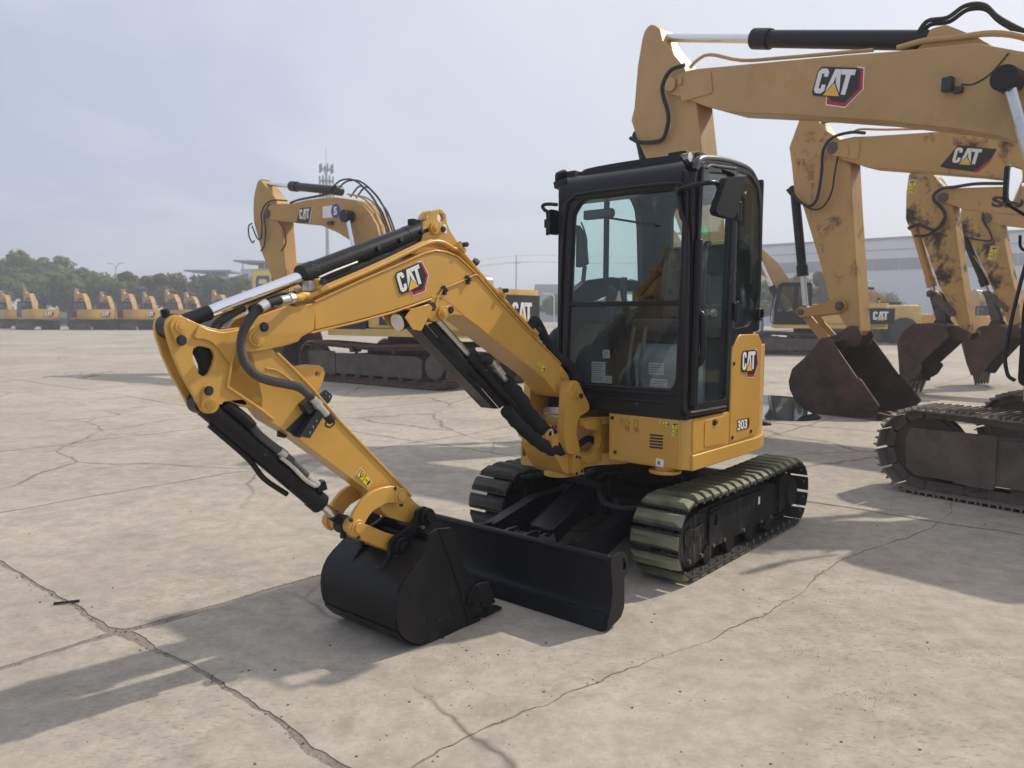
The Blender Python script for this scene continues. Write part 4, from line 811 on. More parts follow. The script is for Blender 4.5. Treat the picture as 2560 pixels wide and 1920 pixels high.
m = MB(); m.cyl((2.710, .066, 1.072), (2.684, .065, 1.046), .020, n=14); m.tube([(2.71, .068, 1.05), (2.72, .070, 1.03), (2.70, .072, 1.02), (2.68, .072, 1.03), (2.675, .07, 1.045)], .004, 6, 4); m.build('dust_cap', 'rubber', stk)
# bucket cylinder
bc = kid('bucket_cylinder', mini); a, b_ = Vector((3.196, YC, 1.157)), Vector((2.549, YC, .556)); d = (b_ - a).normalized(); Lb = (b_ - a).length
m = MB(); m.cyl(along(.02), along(.705), .0425, n=32); m.cyl(along(.655), along(.712), .046, n=32); m.cyly(3.196, 1.157, YC - .034, YC + .034, .043, 24)
p_ = along(.66); m.bar(tuple(p_ + Vector((.0, .02, .045))), tuple(p_ + Vector((-.04, .03, .055))), .05, .04); m.tube([tuple(along(.08) + Vector((.03, 0, -.035))), tuple(along(.3) + Vector((.035, 0, -.036))), tuple(along(.42) + Vector((.055, 0, -.045))), tuple(along(.55) + Vector((.045, 0, -.04)))], .012, 8, 4); m.build('barrel', 'black_paint', bc, .003)
m = MB(); m.cyl(along(.70), along(.83), .020, n=24); m.build('rod', 'chrome', bc)
m = MB(); m.cyl(along(.80), along(Lb), .026, n=20); m.cyly(2.549, .556, YC - .03, YC + .03, .042, 24); p_ = along(Lb); m.cyl(tuple(p_), tuple(p_ + Vector((.01, .0, -.062))), .018, .014, 12); m.build('rod_eye', 'black_paint', bc, .003)
sl_ = [(3.117, YC + .03, 1.150), (3.035, YC + .035, 1.078), (2.971, YC + .035, 1.003), (2.91, YC + .035, .952)]
m = MB(); m.tube(sl_[:2] + [(3.01, YC + .035, 1.05)], .021, 10, 5); m.build('hose', 'sleeve', bc)
m = MB(); m.tube([(3.02, YC + .036, 1.06), (2.971, YC + .036, 1.003), (2.875, YC + .036, .922), (2.80, YC + .036, .85)], .017, 12, 22, rf=lambda i: .0175 if i % 2 else .0148); m.tube([(2.80, YC + .036, .85), (2.765, YC + .036, .816)], .015, 12, 10); m.build('corrugated_hose', 'corrugated', bc)
m = MB(); m.cyl((2.895, YC + .037, .940), (2.868, YC + .037, .915), .0195, n=14); m.cyl((2.770, YC + .036, .821), (2.735, YC + .036, .788), .011, n=12); m.cyl((2.735, YC + .036, .788), (2.712, YC + .036, .766), .016, n=8); m.tube([(2.90, YC + .055, .915), (2.85, YC + .055, .872), (2.78, YC + .05, .800), (2.73, YC + .045, .765)], .009, 8, 4); m.build('hose_fitting', 'fitting', bc)
# linkage
lk = kid('linkage', mini)
arc = [(2.583, .527), (2.597, .555), (2.594, .580), (2.580, .610), (2.549, .648), (2.513, .680), (2.472, .702), (2.410, .712), (2.351, .710), (2.307, .698), (2.279, .678), (2.264, .650), (2.272, .626), (2.300, .616), (2.330, .627), (2.369, .634), (2.403, .632), (2.453, .618), (2.486, .595), (2.509, .567), (2.519, .540), (2.545, .518), (2.568, .517)]
for y0 in (YC + .072, YC - .094):
    m = MB(); m.plate(arc, y0, y0 + .022); m.build('curved_link', 'yellow', lk, .004)
for y1 in (YC + .100,):
    for x, z in ((2.300, .654), (2.549, .557)):
        m = MB(); m.cyly(x, z, y1 - .03, y1, .036, 24); m.cyly(x, z, y1 - .001, y1 + .010, .024, 22); m.build('link_pin', 'yellow', lk, .003)
        MB().cyl((x + .03, y1 - .012, z + .034), (x + .036, y1 - .012, z + .048), .010, n=8).build('pin_bolt', 'bolt_black', lk); MB().cyl((x - .005, y1 - .012, z - .034), (x - .009, y1 - .012, z - .050), .009, n=8).build('pin_bolt', 'bolt_black', lk)
m = MB(); m.cyly(2.549, .557, YC - .125, YC + .075, .034, 24); m.build('cross_tube', 'yellow', lk, .003); m = MB(); m.cyly(2.300, .654, YC - .10, YC + .08, .028, 20); m.build('cross_tube', 'yellow', lk, .003)
m = MB(); m.plate([(2.565, .520), (2.535, .590), (2.519, .575), (2.355, .484), (2.30, .45), (2.30, .40), (2.36, .402), (2.427, .440)], YC - .055, YC + .072); m.cyly(2.318, .424, YC - .07, YC + .088, .042, 24); m.build('bucket_link', 'yellow', lk, .006)
m = MB(); m.cyly(2.475, .465, YC - .01, YC + .03, .014, 12); m.build('link_bolt', 'bolt_black', lk)
# bucket
bk = kid('bucket', mini); DZ = .018; yb0, yb1 = -.312, .236
side = sh([(2.298, .463), (2.290, .485), (2.270, .496), (2.241, .501), (2.158, .490), (2.142, .478), (2.132, .455), (2.120, .415), (2.107, .361), (2.090, .319), (2.043, .240), (2.005, .200), (1.985, .170), (1.985, .150), (2.005, .073), (2.02, .002), (2.050, -.008), (2.161, -.016), (2.273, -.018), (2.327, -.013), (2.379, .007), (2.415, .028), (2.440, .051), (2.465, .078), (2.480, .107), (2.491, .157), (2.490, .195), (2.488, .234), (2.475, .270), (2.452, .305), (2.420, .332), (2.386, .354), (2.352, .374), (2.333, .390), (2.315, .412), (2.307, .429)], 0, DZ)
for y0 in (yb1 - .014, yb0):
    m = MB(); m.plate(side, y0, y0 + .014); m.build('side_plate', 'black_bucket', bk, .002)
shell = sh([(2.225, .425), (2.255, .428), (2.290, .420), (2.333, .390), (2.386, .354), (2.420, .332), (2.452, .305), (2.475, .270), (2.488, .234), (2.492, .195), (2.491, .157), (2.480, .107), (2.465, .078), (2.440, .051), (2.415, .028), (2.379, .007), (2.327, -.013), (2.273, -.018), (2.161, -.016), (2.050, -.010), (1.985, -.008)], 0, DZ)
m = MB(); m.strip(shell, yb0 + .002, yb1 - .002, -.014); m.build('shell', 'black_bucket', bk)
m = MB(); wear = sh([(2.470, .085), (2.445, .053), (2.418, .026), (2.381, .004), (2.328, -.0165), (2.273, -.0175), (2.161, -.0175), (2.06, -.0165)], 0, DZ)
m.strip([(a - .0, b_) for a, b_ in wear], yb0 + .004, yb1 - .018, .007); m.build('wear_plate', 'black_bucket', bk, .002)
st_ = sh([(2.239, .502), (2.180, .493), (2.150, .484), (2.132, .455), (2.107, .361), (2.090, .319), (2.043, .240), (2.005, .200), (1.985, .165), (2.005, .073), (2.02, .004), (2.050, .0), (2.073, .091), (2.131, .250), (2.203, .417)], 0, DZ)
for y0 in (yb1, yb0 - .007): MB().plate(st_, y0, y0 + .007).build('edge_stiffener', 'black_bucket', bk, .002)
cut = sh([(2.068, .105), (2.035, .171), (1.985, .182), (1.915, .172), (1.885, .10), (1.868, .056), (1.934, .050), (1.996, .060), (2.044, .085)], 0, DZ)
for y0 in (yb1 + .007, yb0 - .021):
    m = MB(); m.plate(cut, y0, y0 + .014); m.build('side_cutter', 'black_bucket', bk, .003)
for x, z in ((2.005, .165), (2.022, .100), (1.97, .085)):
    m = MB(); m.cyly(x, z + DZ, yb1 + .02, yb1 + .038, .014, 6); m.cyly(x, z + DZ, yb1 + .02, yb1 + .026, .018, 12); m.build('cutter_bolt', 'black_bucket', bk, .002)
m = MB(); m.box(1.955, 2.06, yb0, yb1, .002, .024); m.build('lip', 'black_bucket', bk, .004)
for k in range(4):
    y = yb0 + .05 + k * (yb1 - yb0 - .085) / 3
    m = MB()
    for x0, x1, w0, w1, za, zb, zc, zd in ((2.03, 1.90, .026, .022, .0, .056, .008, .05), (1.915, 1.78, .028, .024, .002, .058, .008, .018)):
        m.add([(x0, y - w0, za), (x0, y + w0, za), (x0, y + w0, zb), (x0, y - w0, zb), (x1, y - w1, zc), (x1, y + w1, zc), (x1, y + w1, zd), (x1, y - w1, zd)], [(0, 1, 2, 3), (4, 7, 6, 5), (0, 4, 5, 1), (1, 5, 6, 2), (2, 6, 7, 3), (3, 7, 4, 0)])
    m.build('tooth', 'black_bucket', bk, .005)
ears = [(2.210, .572), (2.190, .580), (2.164, .582), (2.135, .570), (2.113, .545), (2.108, .515), (2.125, .490), (2.150, .475), (2.188, .462), (2.225, .452), (2.245, .430), (2.25, .415), (2.258, .395), (2.290, .372), (2.330, .372), (2.36, .375), (2.425, .335), (2.44, .335), (2.385, .395), (2.383, .424), (2.376, .457), (2.345, .480), (2.293, .492), (2.245, .512), (2.222, .540)]
for y0 in (YC + .092, YC - .112):
    m = MB(); m.plate(ears, y0, y0 + .020); m.build('ear', 'black_bucket', bk, .004)
for x, z in ((2.157, .530), (2.318, .424)):
    m = MB(); m.cyly(x, z, YC + .10, YC + .130, .044, 26); m.cyly(x, z, YC - .13, YC + .150, .026, 22); m.cyly(x, z, YC - .13, YC - .10, .044, 26); m.build('ear_pin', 'black_bucket', bk, .003)
    m = MB(); m.cyly(x + .035, z - .04, YC + .11, YC + .13, .010, 10); m.build('pin_bolt', 'steel_bolt', bk)
m = MB(); m.bar((2.255, YC - .10, .44), (2.255, YC + .10, .44), .03, .06); m.bar((2.20, YC - .18, .452), (2.20, YC + .2, .452), .02, .05); m.build('hinge_plate', 'black_bucket', bk, .004)
lettering(bk, 'embossing', 'CAT', (2.345, yb1, .185), Vector((-.97, 0, .22)), Vector((.22, 0, .97)), .075, .05, NY, 'black_bucket', .0, .0012)
# boom cylinder with guard and hose sleeve
bm_ = kid('boom_cylinder', mini); a, b_ = Vector((2.022, YC, 1.496)), Vector((1.140, YC, .792)); d = (b_ - a).normalized(); Lr = (b_ - a).length
m = MB(); m.cyl(along(.36), along(Lr - .03), .047, n=28); m.cyl(along(.34), along(.40), .050, n=28); m.cyly(1.14, .792, YC - .04, YC + .04, .045, 20); m.build('barrel', 'black_paint', bm_, .003)
m = MB(); m.cyl(along(.02), along(.36), .024, n=24); m.build('rod', 'chrome_dull', bm_)
m = MB(); m.cyly(2.022, 1.496, YC - .06, YC + .06, .042, 22); m.build('rod_eye', 'black_paint', bm_, .003)
m = MB(); gp = [(2.135, 1.424), (2.108, 1.455), (2.045, 1.450), (1.525, 1.010), (1.553, .985), (1.604, .995)]
m.plate([(2.045, 1.452), (2.085, 1.440), (1.560, .990), (1.520, 1.012)], YC + .045, YC + .056); m.plate([(2.045, 1.452), (2.085, 1.440), (1.560, .990), (1.520, 1.012)], YC - .056, YC - .045)
m.plate([(2.136, 1.424), (2.108, 1.456), (2.085, 1.440), (1.560, .990), (1.604, .994)], YC - .050, YC + .050); m.build('rod_guard', 'black_paint', bm_, .006)
m = MB(); m.tube([(1.505, YC + .03, 1.135), (1.43, YC + .03, 1.075), (1.37, YC + .03, 1.02), (1.28, YC + .02, .93), (1.19, YC + .02, .855), (1.13, YC + .05, .80), (1.09, YC + .08, .74), (1.04, YC + .09, .72)], .046, 12, 5, rf=lambda i: .047 + .004 * math.sin(i * 1.3)); m.build('hose_sleeve', 'sleeve', bm_)
m = MB(); m.tube([(1.50, YC + .045, .98), (1.42, YC + .05, .905), (1.32, YC + .06, .825), (1.22, YC + .07, .757), (1.14, YC + .09, .718), (1.06, YC + .10, .715), (1.0, YC + .08, .74)], .036, 12, 5, rf=lambda i: .037 + .003 * math.sin(i * 1.7)); m.build('hose_sleeve', 'sleeve', bm_)
m = MB(); m.tube([(1.70, YC + .02, 1.262), (1.66, YC + .045, 1.262), (1.63, YC + .055, 1.25)], .022, 10, 5); m.build('hose_elbow', 'rubber', bm_)
m = MB(); m.cyl((1.635, YC + .055, 1.252), (1.60, YC + .05, 1.226), .017, n=8); m.cyl((1.575, YC + .05, 1.206), (1.54, YC + .045, 1.176), .021, n=12); m.cyl((1.600, YC + .05, 1.226), (1.50, YC + .04, 1.138), .015, n=12); m.build('hose_fitting', 'fitting', bm_)
pmat('faded_print', (.42, .44, .45), .5, var=.1, scale=20)
# ------------------------------------------------------------------ cab of the mini
cab = kid('cab', mini); YR, YL, XF, XR = -.150, .745, .84, -.28
side_out = [(.84, .926), (.84, 2.08), (.835, 2.17), (.815, 2.25), (.77, 2.30), (.70, 2.328), (.42, 2.358), (.14, 2.356), (.03, 2.325), (-.04, 2.26), (-.075, 2.17), (-.088, 1.95), (-.092, 1.66), (-.075, 1.55), (-.065, 1.392), (.21, 1.388), (.26, 1.36), (.31, 1.315), (.332, 1.27), (.335, .926)]
h_door = rnd([(.762, 1.0), (.772, 1.20), (.745, 2.19), (.69, 2.272), (.355, 2.312), (.345, 2.285), (.385, 1.0)], .03, 3)
h_rear = rnd([(.300, 2.326), (.11, 2.332), (.0, 2.272), (-.047, 2.15), (-.062, 1.93), (-.060, 1.64), (.015, 1.47), (.10, 1.425), (.285, 1.41), (.31, 1.45)], .03, 3)
m = MB(); m.plate(side_out, YL - .045, YL, [h_door, h_rear]); m.build('left_side_frame', 'cab_black', cab, .008, seg=3)
# door skin: raised frame round the pane
dfr = rnd([(.805, .975), (.812, 1.20), (.782, 2.20), (.705, 2.305), (.345, 2.345), (.315, 2.30), (.350, .965)], .04, 4)
dfi = rnd([(.765, 1.005), (.774, 1.20), (.747, 2.185), (.688, 2.268), (.362, 2.306), (.350, 2.28), (.388, 1.003)], .03, 4)
m = MB(); m.plate(dfr, YL, YL + .010, [dfi]); m.build('door', 'cab_grey', cab, .004)
m = MB(); m.plate(dfi, YL - .020, YL - .014); m.build('door_pane', 'glass', cab)
m = MB(); m.plate(h_rear, YL - .012, YL - .006); m.build('side_pane', 'glass', cab)
m = MB(); m.cyl((.330, YL + .006, 1.42), (.332, YL + .006, 2.26), .015, n=12); m.build('door_post', 'cab_grey', cab)
m = MB(); m.tube([(.795, YL + .012, 1.00), (.800, YL + .012, 1.25), (.772, YL + .012, 2.17), (.70, YL + .012, 2.292), (.55, YL + .012, 2.315), (.345, YL + .012, 2.335)], .009, 8, 5); m.build('door_seal', 'cab_grey', cab)
for z in (2.09, 1.515):
    m = MB(); m.box(.285, .345, YL + .004, YL + .030, z - .05, z + .05); m.cyl((.315, YL + .022, z - .06), (.315, YL + .022, z + .06), .014, n=12); m.build('door_hinge', 'cab_black', cab, .004)
m = MB(); m.tube([(.80, YL + .012, 1.51), (.80, YL + .05, 1.49), (.795, YL + .055, 1.40), (.79, YL + .05, 1.26), (.79, YL + .012, 1.21)], .017, 10, 5); m.box(.745, .80, YL - .01, YL + .03, 1.33, 1.50); m.build('door_handle', 'cab_black', cab, .004)
m = MB(); m.cyl((.56, YL - .01, 1.505), (.56, YL + .012, 1.505), .022, n=16); m.bar((.565, YL + .006, 1.505), (.67, YL + .006, 1.500), .010, .014); m.build('door_lever', 'chrome_dull', cab)
m = MB(); m.tube([(.52, YL - .06, 1.90), (.56, YL - .06, 1.885), (.575, YL - .06, 1.82), (.585, YL - .06, 1.60), (.57, YL - .06, 1.545), (.50, YL - .06, 1.53)], .017, 10, 5); m.build('grab_rail', 'interior', cab)
m = MB(); m.ring((-.062, YL + .0, 1.50), (-.062, YL + .022, 1.50), .040, .026, 22); m.build('door_catch', 'cab_black', cab, .003)
m = MB(); m.bar((.80, YL + .018, 1.90), (.822, YL + .018, .99), .045, .030, (1, 0, 0)); m.build('corner_rail', 'cab_black', cab, .012, seg=3)
# front frame, panes
fo = [(YR, .926), (YR, 2.27), (YL - .055, 2.27), (YL - .005, 2.20), (YL - .005, .926)]
hf = rnd([(-.083, 1.085), (-.078, 1.23), (-.045, 2.09), (0, 2.150), (.05, 2.168), (.62, 2.166), (.672, 2.12), (.680, 2.03), (.662, 1.13), (.635, 1.085), (.03, 1.078)], .02, 3)
m = MB(); m.plate(fo, XF - .05, XF, [hf], pl='yz'); m.build('front_frame', 'cab_black', cab, .008, seg=3)
m = MB(); m.plate(rnd([(-.078, 1.570), (-.042, 2.09), (0, 2.146), (.05, 2.164), (.62, 2.162), (.668, 2.12), (.676, 2.03), (.668, 1.570)], .02, 3), XF - .022, XF - .016, pl='yz'); m.build('upper_windscreen', 'glass', cab)
m = MB(); m.plate([(-.080, 1.083), (-.078, 1.545), (.666, 1.545), (.658, 1.083)], XF - .022, XF - .016, pl='yz'); m.build('lower_windscreen', 'glass_lower', cab)
m = MB(); m.box(XF - .035, XF - .005, -.082, .672, 1.543, 1.572); m.build('windscreen_rail', 'cab_black', cab, .004)
m = MB(); m.box(XF, XF + .012, -.09, .655, 1.045, 1.062); m.box(XF, XF + .008, -.02, .60, 1.00, 1.012); m.build('sill_trim', 'cab_black', cab, .004)
m = MB(); m.tube([(XF + .008, -.135, .94), (XF + .008, -.125, 1.6), (XF + .008, -.095, 2.10), (XF + .008, -.04, 2.185), (XF + .008, .05, 2.205), (XF + .008, .62, 2.200), (XF + .008, .70, 2.15), (XF + .008, .715, 2.03), (XF + .008, .71, 1.2), (XF + .008, .715, .99)], .011, 8, 6); m.build('front_bead', 'cab_black', cab)
m = MB(); m.tube([(XF - .002, .650, 2.20), (XF + .02, .690, 2.03), (XF + .012, .722, 1.90), (XF + .012, .728, 1.2), (XF + .012, .728, 1.00), (XF + .01, .74, .965), (XF - .03, .752, .958), (.60, .754, .955), (.40, .752, .953)], .016, 8, 5); m.build('corner_bead', 'cab_black', cab)
m = MB(); m.cyl((XF + .001, .42, .985), (XF + .004, .42, .985), .013, n=16); m.build('plug', 'cab_grey', cab)
m = MB(); m.box(XF - .10, XF + .004, YR, YL - .01, .918, .932); m.build('cab_base', 'cab_black', cab, .004)
# header, roof
hd = [(.842, 2.172), (.852, 2.215), (.842, 2.262), (.815, 2.300), (.765, 2.330), (.69, 2.352), (.69, 2.17)]
m = MB(); m.plate([(q.x, q.y) for q in crv(hd[:6], 4)] + [hd[6]], YR + .005, YL - .065); m.build('header', 'cab_black', cab, .006)
m = MB(); nx, ny = 14, 14; vs = []
for i in range(nx + 1):
    for j in range(ny + 1):
        x = .74 - (.74 - XR) * i / nx; ym_ = YL - .02 - max(0, -.06 - x) * 1.25; y = YR + (ym_ - YR) * j / ny
        ey = min(1, min(j, ny - j) / 2.5); ex = min(1, (nx - i) / 3.0); z = 2.315 + .062 * math.sin(ey * math.pi / 2) * math.sin(ex * math.pi / 2) + (.0 if i > 0 else -.01) + .012 * math.sin(math.pi * j / ny)
        vs.append((x, y, z))
fs = [(i * (ny + 1) + j, i * (ny + 1) + j + 1, (i + 1) * (ny + 1) + j + 1, (i + 1) * (ny + 1) + j) for i in range(nx) for j in range(ny)]
nb_ = len(vs); vs += [(a, b_, 2.285) for a, b_, c_ in vs]; fs += [tuple(nb_ + k for k in f[::-1]) for f in fs]
edge = [j for j in range(ny + 1)] + [i * (ny + 1) + ny for i in range(1, nx + 1)] + [nx * (ny + 1) + j for j in range(ny - 1, -1, -1)] + [i * (ny + 1) for i in range(nx - 1, 0, -1)]
fs += [(edge[k], edge[(k + 1) % len(edge)], nb_ + edge[(k + 1) % len(edge)], nb_ + edge[k]) for k in range(len(edge))]
m.add(vs, fs); m.build('roof', 'cab_black', cab)
m = MB(); m.tube([(.80, YL - .018, 2.262), (.755, YL - .02, 2.318), (.66, YL - .022, 2.345), (.42, YL - .022, 2.370), (.15, YL - .022, 2.368), (.02, YL - .025, 2.330), (-.06, YL - .03, 2.25), (-.085, YL - .03, 2.10), (-.09, YL - .03, 1.7)], .024, 10, 6); m.build('roof_rail', 'cab_grey', cab)
m = MB(); m.plate(rnd([(.10, .50), (.70, .50), (.70, .62), (.10, .62)], .03), 2.36, 2.40, pl='xy'); m.build('roof_hatch', 'cab_black', cab, .01)
# far side, rear
fout = [(.84, .926), (.84, 2.30), (-.16, 2.33), (-.26, 2.20), (XR, 2.0), (XR, .926)]
hfs = rnd([(.80, 1.60), (.80, 2.16), (.74, 2.27), (.03, 2.285), (-.03, 2.22), (-.06, 2.10), (-.09, 1.72), (.3, 1.745), (.6, 1.71)], .02, 3)
hfl = rnd([(.62, 1.59), (.15, 1.665), (-.02, 1.655), (-.04, 1.57)], .01, 2)
m = MB(); m.plate(fout, YR - .0, YR + .045, [hfs, [(.58, 1.565), (.20, 1.66), (-.02, 1.655), (-.02, 1.565)]]); m.build('right_side_frame', 'cab_black', cab, .006)
m = MB(); m.plate(hfs, YR + .010, YR + .016); m.build('right_pane', 'glass', cab)
m = MB(); m.plate([(.58, 1.565), (.20, 1.66), (-.02, 1.655), (-.02, 1.565)], YR + .010, YR + .016); m.build('lower_right_pane', 'glass', cab)
m = MB(); m.box(.325, .347, YR + .0, YR + .03, 1.72, 2.28); m.build('pane_divider', 'cab_black', cab)
rout = [(YR + .05, .926), (YR + .05, 2.33), (.52, 2.33), (.56, 2.28), (.56, .926)]
m = MB(); m.plate(rout, XR, XR + .04, [rnd([(.02, 1.70), (.02, 2.24), (.50, 2.24), (.50, 1.70)], .05, 3)], pl='yz'); m.build('rear_frame', 'cab_black', cab, .006)
m = MB(); m.plate(rnd([(.02, 1.70), (.02, 2.24), (.50, 2.24), (.50, 1.70)], .05, 3), XR + .012, XR + .018, pl='yz'); m.build('rear_pane', 'glass', cab)
cpl = [(-.09, YL - .006), (-.16, YL - .03), (-.23, .65), (-.27, .575)]
m = MB(); m.strip(cpl, 1.40, 1.70, .03, 'xy'); m.strip(cpl, 2.24, 2.335, .03, 'xy'); m.strip([cpl[0], (-.115, YL - .012)], 1.70, 2.24, .03, 'xy'); m.strip([(-.245, .625), (-.27, .565)], 1.70, 2.24, .03, 'xy'); m.build('rear_corner_frame', 'cab_black', cab, .004)
m = MB(); m.strip(cpl, 1.70, 2.24, .006, 'xy'); m.build('rear_corner_pane', 'glass', cab)
m = MB(); m.plate(side_out[13:] + [(.335, .93), (XR + .02, .93), (XR + .02, 1.40)] if False else [(.335, .93), (.335, 1.32), (XR, 1.32), (XR, .93)], .66, .698); m.build('inner_side_wall', 'interior', cab)
# brackets and lamps on the roof corners
m = MB(); m.plate(rnd([(.862, 2.330), (.845, 2.350), (.655, 2.395), (.56, 2.388), (.49, 2.355), (.60, 2.30), (.77, 2.285)], .02, 3), YL - .075, YL - .062, [circ(.68, 2.358, .016, 16)]); m.build('lifting_bracket', 'cab_grey', cab, .003)
m = MB(); m.ring((.68, YL - .066, 2.358), (.68, YL - .056, 2.358), .026, .016, 20); m.build('bracket_ring', 'cab_black', cab)
m = MB(); m.face(circ(.765, 2.345, .026, 22), lambda p, q: (p, YL - .0612, q)); m.build('sticker', 'white_print', cab)
m = MB(); m.plate(rnd([(.80, 2.27), (.80, 2.36), (.72, 2.395), (.64, 2.36), (.62, 2.28)], .02, 3), YR - .06, YR - .045, [circ(.72, 2.35, .012, 12)]); m.box(.64, .74, YR - .045, YR + .05, 2.335, 2.372); m.bar((.80, YR - .052, 2.28), (.78, YR + .04, 2.30), .06, .04); m.build('lifting_bracket', 'cab_black', cab, .004)
m = MB(); m.box(-.09, -.05, YL - .10, YL - .06, 2.33, 2.375); m.build('rear_bracket', 'cab_black', cab, .004)
# mirrors
m = MB(); m.tube([(.855, .655, 2.150), (.90, .70, 2.155), (.89, .80, 2.170), (.865, .852, 2.178), (.80, .86, 2.178), (.775, .865, 2.13), (.775, .87, 2.04)], .013, 10, 5); m.build('mirror_arm', 'cab_black', cab)
mp = rnd([(.775, 2.212), (.545, 2.248), (.640, 2.035), (.700, 2.005), (.870, 2.008), (.895, 2.03)], .025, 4)
m = MB(); m.plate(mp, .865, .905); m.build('mirror_shell', 'black_plastic', cab, .012, seg=3)
m = MB(); m.plate([(a * .94 + .72 * .06, b_ * .94 + 2.12 * .06) for a, b_ in mp], .860, .866); m.build('mirror_glass', 'mirror', cab)
m = MB(); m.tube([(.84, YR - .01, 2.160), (.85, YR - .08, 2.168), (.85, YR - .115, 2.160), (.85, YR - .10, 2.135), (.85, YR - .075, 2.11), (.85, YR - .075, 1.98)], .011, 10, 5); m.box(.835, .865, YR - .09, YR - .058, 2.025, 2.075); m.build('mirror_arm', 'cab_black', cab)
m = MB(); m.plate(rnd([(.80, 2.13), (.89, 2.13), (.89, 1.98), (.80, 1.98)], .02), YR - .042, YR - .026); m.build('mirror_shell', 'cab_black', cab, .006)
# wiper
m = MB(); m.box(XF - .085, XF - .045, .0, .165, 2.06, 2.115); m.cyl((XF - .065, .165, 2.088), (XF - .065, .20, 2.088), .028, n=16); m.build('wiper_motor', 'interior', cab, .008)
m = MB(); m.bar((XF + .012, .17, 2.060), (XF + .012, .52, 1.985), .010, .012); m.build('wiper_arm', 'black_print', cab)
m = MB(); m.plate(rnd([(-.06, 1.78), (-.06, 2.04), (-.01, 1.97), (.01, 1.80)], .01), XF - .10, XF - .06, pl='yz'); m.bar((XF - .07, .0, 1.79), (XF - .07, -.012, 1.69), .02, .02); m.tube([(XF - .07, -.03, 2.05), (XF - .06, .0, 2.0), (XF - .06, .02, 1.93), (XF - .06, .01, 1.86)], .005, 6, 4); m.build('windscreen_latch', 'interior', cab, .004)
# interior
m = MB(); m.box(.30, .80, YR + .05, YL - .06, .935, .965); m.build('floor_mat', 'interior', cab)
m = MB(); m.box(XR + .05, .30, YR + .06, YL - .06, .95, 1.37); m.build('seat_riser', 'interior', cab, .02)
m = MB(); m.plate(rnd([(.42, 1.38), (.42, 1.47), (.02, 1.47), (-.05, 1.42), (-.05, 1.38)], .04), .12, .56); m.build('seat_cushion', 'seat_fabric', cab, .03, seg=3)
m = MB(); m.plate(rnd([(.06, 1.44), (-.03, 1.94), (-.10, 1.96), (-.12, 1.90), (-.08, 1.44)], .05), .13, .55); m.build('seat_back', 'seat_fabric', cab, .035, seg=3)
m = MB(); m.plate(rnd([(.08, 1.52), (.0, 1.96), (-.11, 1.99), (-.14, 1.90), (-.10, 1.50)], .05), .115, .565); m.build('seat_wrap', 'glass', cab, .03)
for y0 in (.02, .585):
    m = MB(); m.plate(rnd([(.46, 1.36), (.48, 1.50), (.30, 1.56), (.0, 1.56), (-.05, 1.36)], .03), y0, y0 + .085); m.build('console', 'interior', cab, .015)
    m = MB(); m.cyl((.40, y0 + .042, 1.53), (.42, y0 + .042, 1.60), .028, .016, 14); m.tube([(.42, y0 + .042, 1.58), (.43, y0 + .042, 1.66), (.425, y0 + .042, 1.73)], .022, 10, 4, rf=lambda i: .017 + .006 * math.sin(min(1, i / 8) * 2.4)); m.build('joystick', 'interior', cab)
for y0 in (.25, .33):
    m = MB(); m.tube([(.62, y0, .96), (.66, y0, 1.15), (.62, y0, 1.35), (.60, y0, 1.42)], .011, 8, 4); m.box(.58, .72, y0 - .035, y0 + .035, .985, 1.0); m.build('travel_lever', 'interior_grey', cab)
m = MB(); m.plate(rnd([(.78, .96), (.78, 1.30), (.66, 1.45), (.60, 1.42), (.60, .96)], .03), YR + .06, .06); m.build('monitor_console', 'interior', cab, .02)
m = MB(); m.bar((.55, .02, 1.50), (.60, .10, 1.66), .02, .11); m.build('monitor', 'interior', cab, .006)
m = MB(); m.plate([(.33, .96), (.36, 1.22), (.31, 1.32), (.31, .96)], .10, .58); m.build('riser_wrap', 'plastic_wrap', cab, .01)
for (y0, y1, z0, z1) in ((.090, .188, 1.090, 1.215), (.168, .219, 1.238, 1.288), (.481, .577, 1.158, 1.226), (.495, .60, 1.088, 1.135), (.188, .235, 1.09, 1.135)):
    m = MB(); m.mat(0).face([(y0, z0), (y1, z0), (y1, z1), (y0, z1)], lambda p, q: (XF - .0235, p, q))
    for k in range(int((z1 - z0) / .014)):
        zz = z1 - .012 - k * .013; m.mat(1).face([(y0 + .008, zz - .004), (y1 - .012 - .01 * (k % 3), zz - .004), (y1 - .012 - .01 * (k % 3), zz), (y0 + .008, zz)], lambda p, q: (XF - .0228, p, q))
    m.build('sticker', ['faded_print', 'interior_grey'], cab)
m = MB(); m.face([(.70, 1.94), (.62, 1.94), (.62, 1.985), (.70, 1.985)], lambda p, q: (p, YL - .0215, q)); m.build('sticker', 'green_print', cab)
m = MB(); m.tube([(.0, YL - .05, 1.985), (.0, YL - .09, 1.95), (-.005, YL - .10, 1.925), (-.015, YL - .085, 1.92), (-.015, YL - .07, 1.95)], .012, 8, 4); m.build('coat_hook', 'interior', cab)
